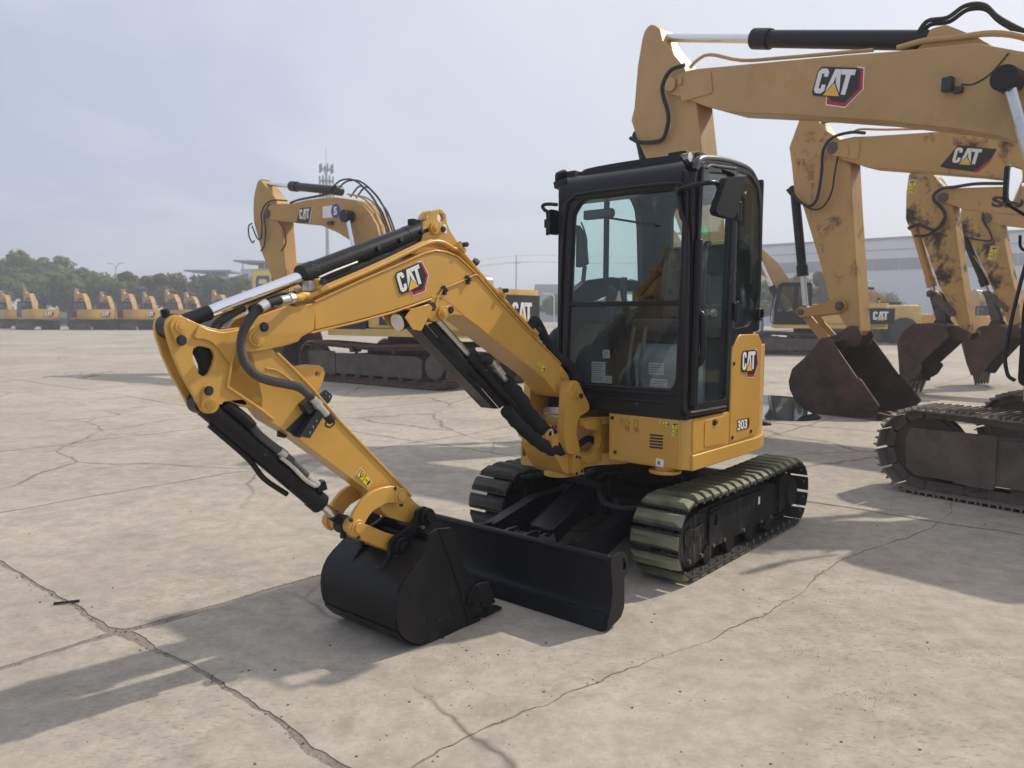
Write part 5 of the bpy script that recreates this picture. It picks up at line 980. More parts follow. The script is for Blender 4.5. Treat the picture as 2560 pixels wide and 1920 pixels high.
# ------------------------------------------------------------------ full-size excavators
HD = Vector((-.6198, .7848)).normalized()        # heading of the parked row at the right
def big_track(root, side, outer, k, each, mat_shoe, mat_frame, shoe_w=.60, length=4.45, name='track'):
    s = side; w = shoe_w * k; yc = (outer - w / 2) * s; h = .93 * k; of = .042 * k; r = h / 2 - .034 * k - of; L = length * k / 2 - h / 2; zc = h / 2
    t = kid(name, root, (0, yc, 0)); N = 2 * int((2 * 2 * L + 2 * math.pi * r) / (.19 * k) / 2); per = 4 * L + 2 * math.pi * r; pit = per / N
    m = MB(); m.box(-pit * .49, pit * .49, -w / 2, w / 2, -.014 * k, 0)
    for gx in (-.38, 0, .38): m.add([(pit * gx - .012 * k, -w / 2, 0), (pit * gx + .012 * k, -w / 2, 0), (pit * gx + .012 * k, w / 2, 0), (pit * gx - .012 * k, w / 2, 0), (pit * gx - .007 * k, -w / 2, .034 * k), (pit * gx + .007 * k, -w / 2, .034 * k), (pit * gx + .007 * k, w / 2, .034 * k), (pit * gx - .007 * k, w / 2, .034 * k)], [(0, 1, 5, 4), (1, 2, 6, 5), (2, 3, 7, 6), (3, 0, 4, 7), (4, 5, 6, 7)])
    for e in (-.09, .09):
        m.plate(rnd([(-pit * .55, -.10 * k), (pit * .55, -.10 * k), (pit * .5, -.014 * k), (-pit * .5, -.014 * k)], .02 * k, 2), e * k - .018 * k, e * k + .018 * k)
    shoe = m.build('shoe', mat_shoe, mesh_only=True); pos = []
    for i in range(N):
        d_ = (i + .3) / N * per
        if d_ < 2 * L: f = d_ / (2 * L); q = (L - d_, zc + r - .05 * k * math.sin(math.pi * f) ** 2, 0)
        elif d_ < 2 * L + math.pi * r: th = (d_ - 2 * L) / r; q = (-L - r * math.sin(th), zc + r * math.cos(th), -th)
        elif d_ < 4 * L + math.pi * r: q = (-L + d_ - 2 * L - math.pi * r, zc - r, -math.pi)
        else: th = (d_ - 4 * L - math.pi * r) / r; q = (L + r * math.sin(th), zc - r * math.cos(th), -math.pi - th)
        pos.append((q[0] + of * math.sin(q[2]), q[1] + of * math.cos(q[2]), q[2]))
    r += of
    if each:
        for x, z, a_ in pos: inst(shoe, 'shoe', t, (x, 0, z), (0, a_, 0))
    else:
        j = MB()
        for x, z, a_ in pos:
            ca, sa = math.cos(a_), math.sin(a_)
            j.add([(x + v.co.x * ca + v.co.z * sa, v.co.y, z - v.co.x * sa + v.co.z * ca) for v in shoe.vertices], [tuple(p.vertices) for p in shoe.polygons])
        tag(j.build('shoe_chain', mat_shoe, t), kind='stuff')
    f = MB(); f.plate(rnd([(L * .80, .20 * k), (L * .92, .26 * k), (L * .92, .60 * k), (L * .74, .64 * k), (-L * .70, .64 * k), (-L * .78, .56 * k), (-L * .78, .22 * k)], .03 * k), -.17 * k, .17 * k)
    f.plate(rnd([(L * .92, .20 * k), (L * .92, .66 * k), (-L * .70, .66 * k), (-L * .80, .60 * k), (-L * .80, .20 * k)], .03 * k), s * .17 * k, s * .20 * k)
    f.build('track_frame', mat_frame, t, .012 * k)
    g = MB(); g.plate(rnd([(L * .60, .16 * k), (L * .60, .70 * k), (L + .12 * k, .70 * k), (L + .16 * k, .60 * k), (L + .15 * k, .26 * k), (L + .05 * k, .19 * k)], .03 * k), s * .20 * k, s * .225 * k); g.build('idler_guard', mat_frame, t, .006 * k)
    i_ = MB(); i_.cyl((L, -.09 * k, zc), (L, .09 * k, zc), r - .10 * k, n=32); i_.ring((L, -.05 * k, zc), (L, .05 * k, zc), r - .06 * k, r - .12 * k, 32); i_.build('idler', mat_frame, t)
    sp = MB(); pts = [(-L + (r - (.05 if q % 4 < 2 else .10) * k) * math.cos(6.2832 * q / 64), zc + (r - (.05 if q % 4 < 2 else .10) * k) * math.sin(6.2832 * q / 64)) for q in range(64)]
    sp.plate(pts, -.04 * k, .04 * k); sp.build('sprocket', mat_frame, t)
    mo = MB(); mo.cyl((-L, s * .02, zc), (-L, s * .24 * k, zc), .26 * k, n=28); mo.build('drive_motor', mat_frame, t, .01 * k)
    for q in range(7):
        x = L * .72 - q * L * 1.42 / 6; ro = MB(); ro.cyl((x, -.16 * k, .19 * k), (x, .16 * k, .19 * k), .085 * k, n=16); ro.build('roller', mat_frame, t)
    for x in (L * .35, -L * .35):
        ro = MB(); ro.cyl((x, -.10 * k, .745 * k), (x, .16 * k, .745 * k), .06 * k, n=14); ro.box(x - .03 * k, x + .03 * k, -.02, .02, .64 * k, .745 * k); ro.build('carrier_roller', mat_frame, t)
    return t
def big_base(root, k, outer, each, ym, shoe='dusty_shoe', frame='dusty_track', yup=1.35, muffler=False, length=4.45, cabm='cab_black', glassm='glass_dark', ux=0.0):
    big_track(root, 1, outer, k, each, shoe, frame, length=length); big_track(root, -1, outer, k, each, shoe, frame, length=length)
    broot = root
    if ux: root = kid('upper_body', root, (ux, 0, 0))
    c = MB(); c.box(-.8 * k, .8 * k, -.75 * k, .75 * k, .45 * k, .85 * k); c.bar((.7 * k, -outer * .8, .5 * k), (.7 * k, outer * .8, .5 * k), .45 * k, .3 * k); c.bar((-.7 * k, -outer * .8, .5 * k), (-.7 * k, outer * .8, .5 * k), .45 * k, .3 * k); c.build('car_body', frame, broot, .02 * k)
    c = MB(); c.cyl((0, 0, .85 * k), (0, 0, 1.10 * k), .62 * k, n=40); c.build('swing_ring', frame, broot)
    arc = [(-2.05 - .75 * abs(math.sin(R(a))) ** .55, yup * math.copysign(abs(math.cos(R(a))) ** .45, math.cos(R(a)))) for a in range(0, 181, 9)]
    c = MB(); c.plate([(1.45, yup), (-2.05, yup)] + arc[1:-1] + [(-2.05, -yup), (1.40, -yup)], 1.06, 1.22, pl='xy'); c.build('platform', ym, root, .03 * k, k=k)
    c = MB(); c.plate(arc + [(-1.95, -yup), (-1.95, yup)], 1.10, 2.06, pl='xy'); c.build('counterweight', ym, root, .09 * k, seg=4, k=k)
    c = MB(); c.box(-1.94, .06, .46, yup, 1.23, 2.02); c.build('left_housing', ym, root, .04 * k, k=k)
    for x0, x1 in ((-1.85, -1.05), (-.98, -.10)):
        c = MB(); c.box(x0, x1, yup - .01, yup + .012, 1.30, 1.94); c.build('access_door', ym, root, .01 * k, k=k)
    c = MB(); c.box(-1.94, .55, -yup, -.44, 1.23, 2.00); c.box(.56, 1.35, -yup, -.44, 1.23, 1.62); c.build('right_housing', ym, root, .04 * k, k=k)
    c = MB(); c.box(-1.94, -.35, -.43, .45, 1.23, 2.04); c.build('engine_hood', ym, root, .05 * k, k=k)
    if muffler:
        c = MB(); c.plate(rnd([(-1.75, 2.05), (-1.72, 2.33), (-1.60, 2.40), (-.35, 2.40), (-.30, 2.05)], .06), -.75, .55); c.build('hood_cover', 'muffler', root, .05 * k, k=k)
        for x in (-1.25, -.85):
            c = MB(); c.tube([(x, -.76, 2.06), (x, -.76, 2.42), (x, .56, 2.42), (x, .56, 2.06)], .02, 6, 0); c.build('hood_strap', 'bolt_black', root, k=k)
    c = MB(); c.tube([(-1.45, -.35, 2.0), (-1.45, -.35, 2.48), (-1.50, -.35, 2.60), (-1.60, -.35, 2.72)], .065, 10, 4, rf=lambda i: .062 + .02 * (i > 9)); c.build('exhaust_pipe', 'rubber', root, k=k)
    cb = kid('cab', broot, (ux, 0, 0)); y0, y1 = .46, yup
    so = [(.10, 1.20), (.10, 2.76), (.18, 2.86), (1.22, 2.88), (1.34, 2.80), (1.50, 1.95), (1.50, 1.20)]
    h1 = rnd([(.72, 1.72), (.72, 2.74), (1.20, 2.74), (1.36, 1.98), (1.36, 1.72)], .05, 3); h2 = rnd([(.20, 1.80), (.20, 2.74), (.60, 2.74), (.60, 1.80)], .05, 3)
    for yy in (y1 - .06, y0):
        c = MB(); c.plate(rnd(so, .08, 3), yy, yy + .06, [h1, h2]); c.build('side_frame', cabm, cb, .015 * k, k=k)
        c = MB(); c.plate(h1, yy + .02, yy + .03); c.build('pane', glassm, cb, k=k); c = MB(); c.plate(h2, yy + .02, yy + .03); c.build('pane', glassm, cb, k=k)
    c = MB(); c.box(.12, 1.25, y0 + .06, y1 - .06, 2.80, 2.875); c.build('roof', cabm, cb, .02 * k, k=k)
    c = MB(); c.strip([(1.50, 1.22), (1.50, 1.95)], y0 + .06, y1 - .06, .03); c.strip([(1.485, 2.02), (1.36, 2.72)], y0 + .06, y0 + .10, .04); c.strip([(1.485, 2.02), (1.36, 2.72)], y1 - .10, y1 - .06, .04); c.build('front_frame', cabm, cb, k=k)
    c = MB(); c.strip([(1.485, 1.96), (1.345, 2.76)], y0 + .09, y1 - .09, .01); c.build('windscreen', glassm, cb, k=k)
    c = MB(); c.plate([(y0 + .06, 1.20), (y1 - .06, 1.20), (y1 - .06, 2.80), (y0 + .06, 2.80)], .10, .14, [[(y0 + .14, 1.85), (y1 - .14, 1.85), (y1 - .14, 2.66), (y0 + .14, 2.66)]], pl='yz'); c.build('rear_frame', cabm, cb, k=k)
    c = MB(); c.plate([(y0 + .14, 1.85), (y1 - .14, 1.85), (y1 - .14, 2.66), (y0 + .14, 2.66)], .115, .125, pl='yz'); c.build('rear_pane', glassm, cb, k=k)
    c = MB(); c.plate(rnd([(.30, 1.6), (.30, 2.35), (.42, 2.40), (.55, 1.75), (.95, 1.75), (.95, 1.6)], .05), y0 + .22, y1 - .22); c.build('seat', 'seat_fabric', cb, .03 * k, k=k)
    c = MB(); c.tube([(1.53, y1 - .02, 1.25), (1.60, y1 - .02, 1.32), (1.62, y1 - .02, 1.60), (1.50, y1 - .02, 2.35), (1.40, y1 - .02, 2.55)], .018, 8, 5); c.build('handrail', 'cab_black', cb, k=k)
    c = MB(); c.tube([(1.40, y1 - .02, 2.45), (1.50, y1 + .10, 2.50), (1.50, y1 + .16, 2.62)], .014, 6, 4); c.build('mirror_stay', 'cab_black', cb, k=k)
    return root
def cylinder(root, p, q, split, rb, rr, name='cylinder', mb='black_paint', mr='chrome_dull', gland=True):
    """hydraulic cylinder: barrel starts at p, rod ends at q"""
    p, q = Vector(p), Vector(q); s_ = p + (q - p) * split; d_ = (q - p).normalized(); t = kid(name, root)
    m = MB(); m.cyl(p, s_, rb, n=24)
    if gland: m.cyl(s_ - d_ * rb * 2.0, s_ + d_ * rb * .4, rb * 1.22, n=24)
    m.cyl(p + Vector((0, -rb, 0)), p + Vector((0, rb, 0)), rb * 1.1, n=18); m.build('barrel', mb, t, rb * .06)
    m = MB(); m.cyl(s_, q, rr, n=20); m.build('rod', mr, t); m = MB(); m.cyl(q + Vector((0, -rb, 0)), q + Vector((0, rb, 0)), rr * 1.7, n=18); m.build('rod_eye', mb, t)
def beam(root, name, poly, hw, mat, bevel=.015, edge=None, holes=()):
    m = MB(); m.plate(poly, -hw, hw, holes); o = m.build(name, mat, root, bevel); return o
def bigbucket(root, side, shell, y0, y1, mat, mat2, teeth, ears, th=.025, adapt=None):
    bk_ = kid('bucket', root)
    for yy in (y0, y1 - th):
        m = MB(); m.plate(side, yy, yy + th); m.build('side_plate', mat, bk_, .004)
    m = MB(); m.strip(shell, y0 + .004, y1 - .004, th); m.build('shell', mat2, bk_)
    n = 5
    for i in range(n):
        y = y0 + .08 + (y1 - y0 - .16) * i / (n - 1); (ax, az), (bx, bz) = teeth; d_ = Vector((bx - ax, 0, bz - az)).normalized(); u = Vector((-d_.z, 0, d_.x)); p_ = Vector((ax, y, az)); q_ = Vector((bx, y, bz)); W_ = .055
        l_ = Vector((0, 1, 0))
        vs = [p_ + l_ * W_ * a + u * .05 * b_ for a, b_ in ((-1, -1), (1, -1), (1, 1), (-1, 1))] + [q_ + l_ * W_ * .55 * a + u * .012 * b_ for a, b_ in ((-1, -1), (1, -1), (1, 1), (-1, 1))]
        m = MB(); m.add(vs, [(0, 1, 2, 3), (7, 6, 5, 4), (0, 4, 5, 1), (1, 5, 6, 2), (2, 6, 7, 3), (3, 7, 4, 0)]); m.build('tooth', mat2, bk_, .006)
    for e in ears:
        for yy in (-.20, .16):
            m = MB(); m.plate(rnd(e, .04, 3), yy, yy + .04); m.build('ear', mat, bk_, .006)
    return bk_
def shx(poly, d_): return [(a + d_, b_) for a, b_ in poly]

# --- nearest of the row: boom crosses the top right of the picture
cA = -1.33; QA = Vector((4.46, 7.07)) + HD * cA
exA = empty('excavator', (QA.x, QA.y, 0), HD); tag(exA, 'nearest full-size excavator at the right edge, hexagon emblem on its long boom', 'excavator', 'excavators parked in a row at the right')
big_base(exA, .8, 1.3, True, 'yellow_big', yup=1.5, ux=-.46)
def X(poly): return [(a - cA, b_) for a, b_ in poly]
boomA = X([(3.82, 4.33), (3.80, 4.40), (3.74, 4.46), (3.53, 4.49), (3.34, 4.475), (3.05, 4.425), (2.12, 4.265), (1.42, 4.145), (.94, 4.055), (.23, 3.94), (-.17, 3.76), (-.55, 3.42), (-1.0, 2.65), (-1.35, 1.65), (-1.30, 1.45), (-1.10, 1.45), (-.92, 1.75), (-.62, 2.45), (-.21, 2.97), (-.05, 3.06), (.33, 3.20), (1.09, 3.43), (1.99, 3.66), (2.88, 3.87), (3.19, 4.0), (3.52, 4.17), (3.76, 4.27)])
beam(exA, 'boom', boomA, .22, 'yellow_big', .012)
stickA = X([(4.40, 4.24), (4.35, 4.77), (4.28, 5.09), (4.24, 5.18), (4.19, 5.22), (4.13, 5.23), (4.08, 5.21), (3.99, 5.14), (3.94, 4.98), (3.58, 4.56), (3.37, 4.06), (3.20, 3.0), (3.08, 2.15), (3.10, 1.95), (3.22, 1.90), (3.34, 2.0), (3.65, 2.7), (4.0, 3.25), (4.15, 3.50), (4.33, 3.81), (4.45, 4.09)])
beam(exA, 'stick', stickA, .16, 'yellow_big', .012)
m = MB(); m.plate(rnd(X([(3.55, 4.13), (3.62, 4.44), (3.12, 4.40), (3.08, 4.13)]), .05, 3), .22, .235); m.build('boom_plate', 'yellow_big', exA, .006)
m = MB(); m.cyly(3.71 - cA, 4.37, -.26, .262, .085, 24); m.box(3.53 - cA, 3.58 - cA, .235, .275, 4.33, 4.42); m.build('stick_pin', 'yellow_big', exA, .006)
cylinder(exA, (.57 - cA, 0, 4.10), (4.20 - cA, 0, 5.12), .575, .095, .052, 'stick_cylinder', mr='chrome')
for yy in (.08, -.14):
    m = MB(); m.plate(rnd(X([(.66, 4.20), (.52, 4.20), (.25, 4.02), (.12, 3.90), (.9, 3.95), (.70, 4.10)]), .03), yy, yy + .06); m.build('cylinder_lug', 'yellow_big', exA, .006)
cylinder(exA, (4.43 - cA, 0, 3.90), (3.95 - cA, 0, 2.30), .72, .075, .045, 'bucket_cylinder')
for yy in (.35, -.35):
    cylinder(exA, (-.75 - cA, yy, 1.35), (-.10 - cA, yy, 3.52), .55, .085, .05, 'boom_cylinder')
    m = MB(); m.cyly(-.10 - cA, 3.52, yy - .1, yy + .1, .11, 24); m.build('cylinder_eye', 'black_paint', exA, .01)
for yy in (-.19, .15):
    m = MB(); m.plate(rnd(X([(3.98, 2.38), (3.90, 2.38), (3.30, 2.25), (3.28, 2.12), (3.38, 2.10), (3.95, 2.25)]), .04), yy, yy + .04); m.build('link', 'yellow_big', exA, .006)
    m = MB(); m.plate(rnd(X([(4.02, 2.33), (3.90, 2.36), (3.60, 1.70), (3.70, 1.64)]), .04), yy * .6, yy * .6 + .04); m.build('bucket_link', 'yellow_worn', exA, .006)
sideA = X([(3.75, 1.72), (3.55, 1.80), (3.15, 1.80), (3.02, 1.62), (2.85, .75), (2.90, .35), (3.05, .12), (3.45, .08), (3.85, .25), (4.05, .65), (4.02, 1.15)])
bigbucket(exA, sideA, X([(3.60, 1.66), (3.85, 1.5), (4.02, 1.15), (4.05, .65), (3.85, .25), (3.45, .08), (3.05, .12), (2.88, .22)]), -.55, .55, 'rust_bucket', 'rust_bucket', ((2.92 - cA, .16), (2.62 - cA, .16)), [X([(3.25, 1.98), (3.08, 2.05), (3.02, 1.9), (3.1, 1.6), (3.8, 1.6), (3.75, 1.75), (3.45, 1.75)])])
emblem(exA, (1.80 - cA, .222, 3.84), Vector((-.53, 0, -.145)).normalized(), Vector((-.145, 0, .53)).normalized() * 1.0, .262, 'new', (0, 1, 0), .002)
hs = X([(3.50, 4.55), (3.71, 4.54), (3.83, 4.41), (3.83, 4.27), (3.74, 4.03), (3.75, 3.86), (3.89, 3.73), (4.23, 3.76), (4.42, 3.85)])
m = MB(); m.tube([(a, .25 if i < 6 else .2, b_) for i, (a, b_) in enumerate(hs)], .026, 8, 6); m.build('hose', 'rubber', exA)
m = MB(); m.tube([(a - cA, .14, b_) for a, b_ in ((3.50, 4.54), (3.40, 4.60), (3.20, 4.62), (2.75, 4.44), (2.2, 4.33), (1.2, 4.15))], .020, 8, 4); m.build('hydraulic_pipe', 'yellow_big', exA)
m = MB(); m.tube([(a - cA, .16, b_) for a, b_ in ((.95, 4.10), (.7, 4.10), (.4, 4.05), (.1, 4.0), (-.2, 3.86), (-.6, 3.5))], .028, 8, 4); m.build('hydraulic_pipe', 'yellow_big', exA)
for o_ in (0, .05):
    m = MB(); m.tube([(a - cA, .02 + o_, b_ + o_ * .5) for a, b_ in ((.81, 4.18), (.72, 4.28), (.54, 4.26), (.39, 4.32), (.23, 4.28), (.11, 4.14), (-.09, 3.97), (-.4, 3.75))], .021, 8, 5); m.build('hose', 'rubber', exA)
m = MB(); m.box(.38 - cA, .47 - cA, .22, .30, 3.55, 3.68); m.box(.30 - cA, .38 - cA, .22, .27, 3.52, 3.58); m.build('work_lamp', 'bolt_black', exA, .01)
m = MB(); m.tube([(a - cA, .228, b_) for a, b_ in ((.32, 3.60), (.22, 3.58), (.08, 3.64), (-.05, 3.78))], .006, 6, 4); m.build('lamp_wire', 'rubber', exA)
mirr = MB(); mirr.plate(rnd([(1.36, 2.31), (1.62, 2.31), (1.62, 2.58), (1.36, 2.58)], .04), .74, .77, pl='yz'); mo_ = mirr.build('mirror_shell', 'cab_black', exA, .01)
mo_2 = MB(); mo_2.plate(rnd([(1.375, 2.325), (1.605, 2.325), (1.605, 2.565), (1.375, 2.565)], .035), .732, .7395, pl='yz'); mo_2.build('mirror_glass', 'mirror', exA)
m = MB(); m.tube([(.66, 1.18, 2.2), (.72, 1.35, 2.25), (.76, 1.55, 2.31)], .014, 8, 4); m.build('mirror_arm', 'cab_black', exA)

# --- second of the row: bucket rests on the ground
QB0 = Vector((5.5, 11.75)); cB = -4.42
p0 = QB0 + HD * cB
exB = empty('excavator', (p0.x, p0.y, 0), HD); tag(exB, 'second excavator of the right row, rust-brown bucket resting flat beside the puddle', 'excavator', 'excavators parked in a row at the right')
big_base(exB, .8, 1.3, False, 'yellow_worn', yup=1.5)
def X(poly): return [(a - cB, b_) for a, b_ in poly]
beam(exB, 'boom', X([(.70, 4.06), (.66, 4.15), (.58, 4.20), (.29, 4.205), (.09, 4.175), (-1.14, 4.03), (-1.97, 4.05), (-2.9, 3.85), (-3.6, 3.35), (-4.1, 2.6), (-4.45, 1.65), (-4.38, 1.42), (-4.18, 1.45), (-3.95, 2.0), (-3.4, 2.7), (-2.8, 3.08), (-2.01, 3.24), (-1.38, 3.40), (.08, 3.72), (.36, 3.85), (.57, 3.93)]), .22, 'yellow_worn', .012)
beam(exB, 'stick', X([(1.41, 4.24), (1.25, 4.64), (1.19, 4.70), (1.08, 4.74), (.98, 4.66), (.79, 4.40), (.56, 4.23), (.36, 3.82), (.30, 3.2), (.10, 1.40), (.09, 1.28), (.16, 1.20), (.25, 1.25), (.46, 1.54), (.61, 1.75), (.80, 2.36), (1.13, 3.27), (1.29, 3.50), (1.36, 3.99)]), .16, 'yellow_worn', .012)
m = MB(); m.cyly(.62 - cB, 4.09, -.25, .25, .09, 22); m.build('stick_pin', 'rust_grey', exB, .006)
m = MB(); m.plate(rnd(X([(.62, 3.98), (.55, 4.15), (.18, 4.12), (.20, 3.85)]), .04), .22, .235); m.build('boom_plate', 'yellow_worn', exB, .006)
cylinder(exB, (-3.0 - cB, 0, 4.2), (1.10 - cB, 0, 4.62), .55, .09, .05, 'stick_cylinder')
cylinder(exB, (1.38 - cB, 0, 3.56), (1.10 - cB, 0, 1.60), .70, .075, .046, 'bucket_cylinder')
for yy in (.35, -.35): cylinder(exB, (-3.85 - cB, yy, 1.35), (-3.0 - cB, yy, 3.45), .55, .085, .05, 'boom_cylinder')
for yy in (-.21, .17):
    m = MB(); m.plate(rnd(X([(1.17, 1.57), (1.10, 1.66), (.96, 1.64), (.46, 1.78), (.33, 1.75), (.30, 1.62), (.42, 1.56), (.95, 1.50), (1.08, 1.48)]), .035), yy, yy + .04); m.build('link', 'yellow_old', exB, .006)
    m = MB(); m.cyly(1.07 - cB, 1.575, yy, yy + .07 if yy > 0 else yy - .03, .05, 16); m.build('link_pin', 'rust_grey', exB); m = MB(); m.cyly(.41 - cB, 1.665, yy, yy + .07 if yy > 0 else yy - .03, .07, 16); m.build('link_pin', 'rust_grey', exB)
    m = MB(); m.plate(rnd(X([(1.14, 1.55), (1.02, 1.60), (.56, 1.14), (.64, 1.06), (.72, 1.08)]), .04), yy * .62, yy * .62 + .04); m.build('bucket_link', 'yellow_old', exB, .006)
sideB = X([(.52, 1.08), (.48, 1.15), (.42, 1.18), (.33, 1.18), (.27, 1.13), (-.14, .60), (-.19, .585), (-.48, .23), (-.45, .13), (-.47, .03), (-.09, .0), (.5, .015), (.72, .09), (.83, .19), (.92, .34), (.95, .47), (.90, .66), (.80, .76), (.68, .86), (.60, .97)])
bb = bigbucket(exB, sideB, X([(.30, 1.12), (.46, 1.10), (.58, .98), (.68, .86), (.90, .66), (.95, .47), (.92, .34), (.83, .19), (.72, .09), (.5, .015), (-.09, .0), (-.47, .02)]), -.65, .65, 'rust_bucket', 'rust_bucket', ((-.44 - cB, .06), (-.80 - cB, .05)), [X([(.25, 1.36), (.12, 1.36), (.05, 1.22), (.10, 1.06), (.46, 1.0), (.70, 1.02), (.66, 1.16), (.45, 1.22)])])
for yy in (.645, -.675):
    m = MB(); m.plate(rnd(X([(-.18, .60), (-.21, .58), (-.50, .21), (-.42, .12), (-.10, .14), (-.02, .40)]), .03), yy, yy + .03); m.build('side_cutter', 'rust_bucket', bb, .005)
for zz, xx in ((.30, .905), (.52, .955)):
    m = MB(); m.box(xx - cB - .01, xx - cB + .03, -.6, .6, zz - .03, zz + .03); m.build('wear_strip', 'rust_bucket', bb, .004)
emblem(exB, (-1.115 - cB, .222, 3.60), Vector((-.42, 0, -.10)).normalized(), Vector((-.10, 0, .42)).normalized(), .215, 'old', (0, 1, 0), .002)
m = MB(); m.tube([(a - cB, .25, b_) for a, b_ in ((.10, 4.22), (.33, 4.27), (.62, 4.24), (.76, 4.07), (.77, 3.77), (.80, 3.49), (.86, 3.30), (1.0, 3.25), (1.25, 3.44), (1.36, 3.55))], .024, 8, 5); m.build('hose', 'rubber', exB)
m = MB(); m.tube([(a - cB, .24, b_) for a, b_ in ((.52, 3.95), (.56, 3.7), (.60, 3.42), (.72, 3.22), (.88, 3.18), (1.05, 3.26))], .014, 8, 5); m.build('hose', 'rubber', exB)
m = MB(); m.tube([(a - cB, .2, b_) for a, b_ in ((.33, 4.27), (.2, 4.30), (-.2, 4.22), (-1.0, 4.09))], .016, 8, 4); m.build('hydraulic_pipe', 'yellow_worn', exB)
for x, z, w_, h_ in ((1.05, 3.82, .10, .16), (1.0, 3.62, .06, .08)):
    m = MB(); m.plate([(x - cB, z), (x - cB - w_, z), (x - cB - w_, z - h_), (x - cB, z - h_)], .160, .1625); m.build('faded_sticker', 'dark_print', exB)

# --- third of the row
QC0 = Vector((7.98, 14.91)); cC = -5.3; p0 = QC0 + HD * cC
exC = empty('excavator', (p0.x, p0.y, 0), HD); tag(exC, 'third excavator of the right row, oily stick, black letters SD on its boom', 'excavator', 'excavators parked in a row at the right')
big_base(exC, .8, 1.3, False, 'yellow_worn', yup=1.5)
def X(poly): return [(a - cC, b_) for a, b_ in poly]
beam(exC, 'boom', X([(-.22, 3.72), (-.27, 3.81), (-.36, 3.86), (-.52, 3.87), (-1.68, 3.76), (-2.6, 3.80), (-3.5, 3.55), (-4.2, 3.0), (-4.9, 2.1), (-5.25, 1.5), (-5.05, 1.40), (-4.5, 2.0), (-3.7, 2.75), (-2.7, 3.10), (-1.70, 3.25), (-.69, 3.46), (-.5, 3.56), (-.37, 3.62)]), .20, 'yellow_worn', .012)
beam(exC, 'stick', X([(.37, 3.90), (.34, 4.23), (.27, 4.32), (.10, 4.32), (-.06, 4.25), (-.39, 3.81), (-.49, 3.54), (-.73, 2.15), (-.90, 1.33), (-.88, 1.2), (-.75, 1.18), (-.70, 1.33), (-.30, 2.13), (-.10, 2.68), (.13, 3.24), (.31, 3.27), (.36, 3.4)]), .16, 'yellow_oily', .012)
m = MB(); m.cyly(-.34 - cC, 3.72, -.24, .24, .085, 22); m.build('stick_pin', 'rust_grey', exC, .006)
cylinder(exC, (.26 - cC, 0, 3.24), (-.18 - cC, 0, 1.93), .86, .075, .046, 'bucket_cylinder', mb='yellow_old')
for yy in (.35, -.35): cylinder(exC, (-4.75 - cC, yy, 1.35), (-3.6 - cC, yy, 3.2), .55, .085, .05, 'boom_cylinder')
for yy in (-.20, .16):
    m = MB(); m.plate(rnd(X([(-.10, 1.97), (-.18, 2.02), (-.62, 1.64), (-.64, 1.52), (-.54, 1.50)]), .03), yy, yy + .04); m.build('link', 'rust_grey', exC, .006)
    m = MB(); m.plate(rnd(X([(-.12, 1.96), (-.24, 1.96), (-.46, 1.46), (-.34, 1.38), (-.28, 1.45)]), .03), yy * .6, yy * .6 + .04); m.build('bucket_link', 'rust_grey', exC, .006)
    m = MB(); m.cyly(-.18 - cC, 1.93, yy, yy + .07 if yy > 0 else yy - .03, .055, 14); m.build('link_pin', 'rust_grey', exC); m = MB(); m.cyly(-.585 - cC, 1.565, yy, yy + .07 if yy > 0 else yy - .03, .055, 14); m.build('link_pin', 'rust_grey', exC)
sideC = X([(.25, 1.01), (.21, 1.12), (.14, 1.24), (.0, 1.36), (-.33, 1.38), (-.60, 1.33), (-.67, 1.15), (-.17, .62), (-.03, .42), (.02, .24), (.16, .22), (.19, .50), (.22, .78)])
bb = bigbucket(exC, sideC, X([(-.60, 1.31), (-.33, 1.365), (.0, 1.345), (.14, 1.23), (.21, 1.11), (.25, 1.0), (.22, .78), (.19, .5), (.14, .22)]), -.46, .46, 'rust_bucket', 'rust_grey', ((.11 - cC, .27), (.16 - cC, .0)), [X([(-.55, 1.28), (-.42, 1.46), (-.30, 1.46), (-.22, 1.30)]), X([(-.95, 1.22), (-.90, 1.08), (-.70, 1.06), (-.5, 1.2), (-.5, 1.30), (-.7, 1.32)])])
for yy in (.44, -.47):
    m = MB(); m.plate(rnd(X([(-.17, .62), (-.22, .56), (-.12, .38), (.0, .30), (.05, .42)]), .03), yy, yy + .03); m.build('side_cutter', 'rust_bucket', bb, .005)
lettering(exC, 'lettering', 'SD', (-1.155 - cC, .2, 3.455), Vector((-.24, 0, -.04)).normalized(), (0, 0, 1), .52, .195, (0, 1, 0), 'black_print', .05, .004)
m = MB(); m.tube([(a - cC, .25, b_) for a, b_ in ((-1.4, 3.83), (-.9, 3.89), (-.54, 3.88), (-.33, 3.88), (-.19, 3.79), (-.20, 3.67), (-.31, 3.55), (-.40, 3.40), (-.36, 3.23), (-.21, 3.13), (.06, 3.25), (.26, 3.2))], .03, 8, 5); m.build('hose', 'rubber', exC)
m = MB(); m.tube([(a - cC, .22, b_) for a, b_ in ((-.40, 3.38), (-.30, 3.2), (-.1, 3.05), (.15, 3.05))], .025, 8, 5); m.build('hose', 'rubber', exC)
warning(exC, (.18 - cC, .1605, 3.86), (0, 0, 1), Vector((1, 0, 0)), .27, .16, (0, 1, 0), .003)

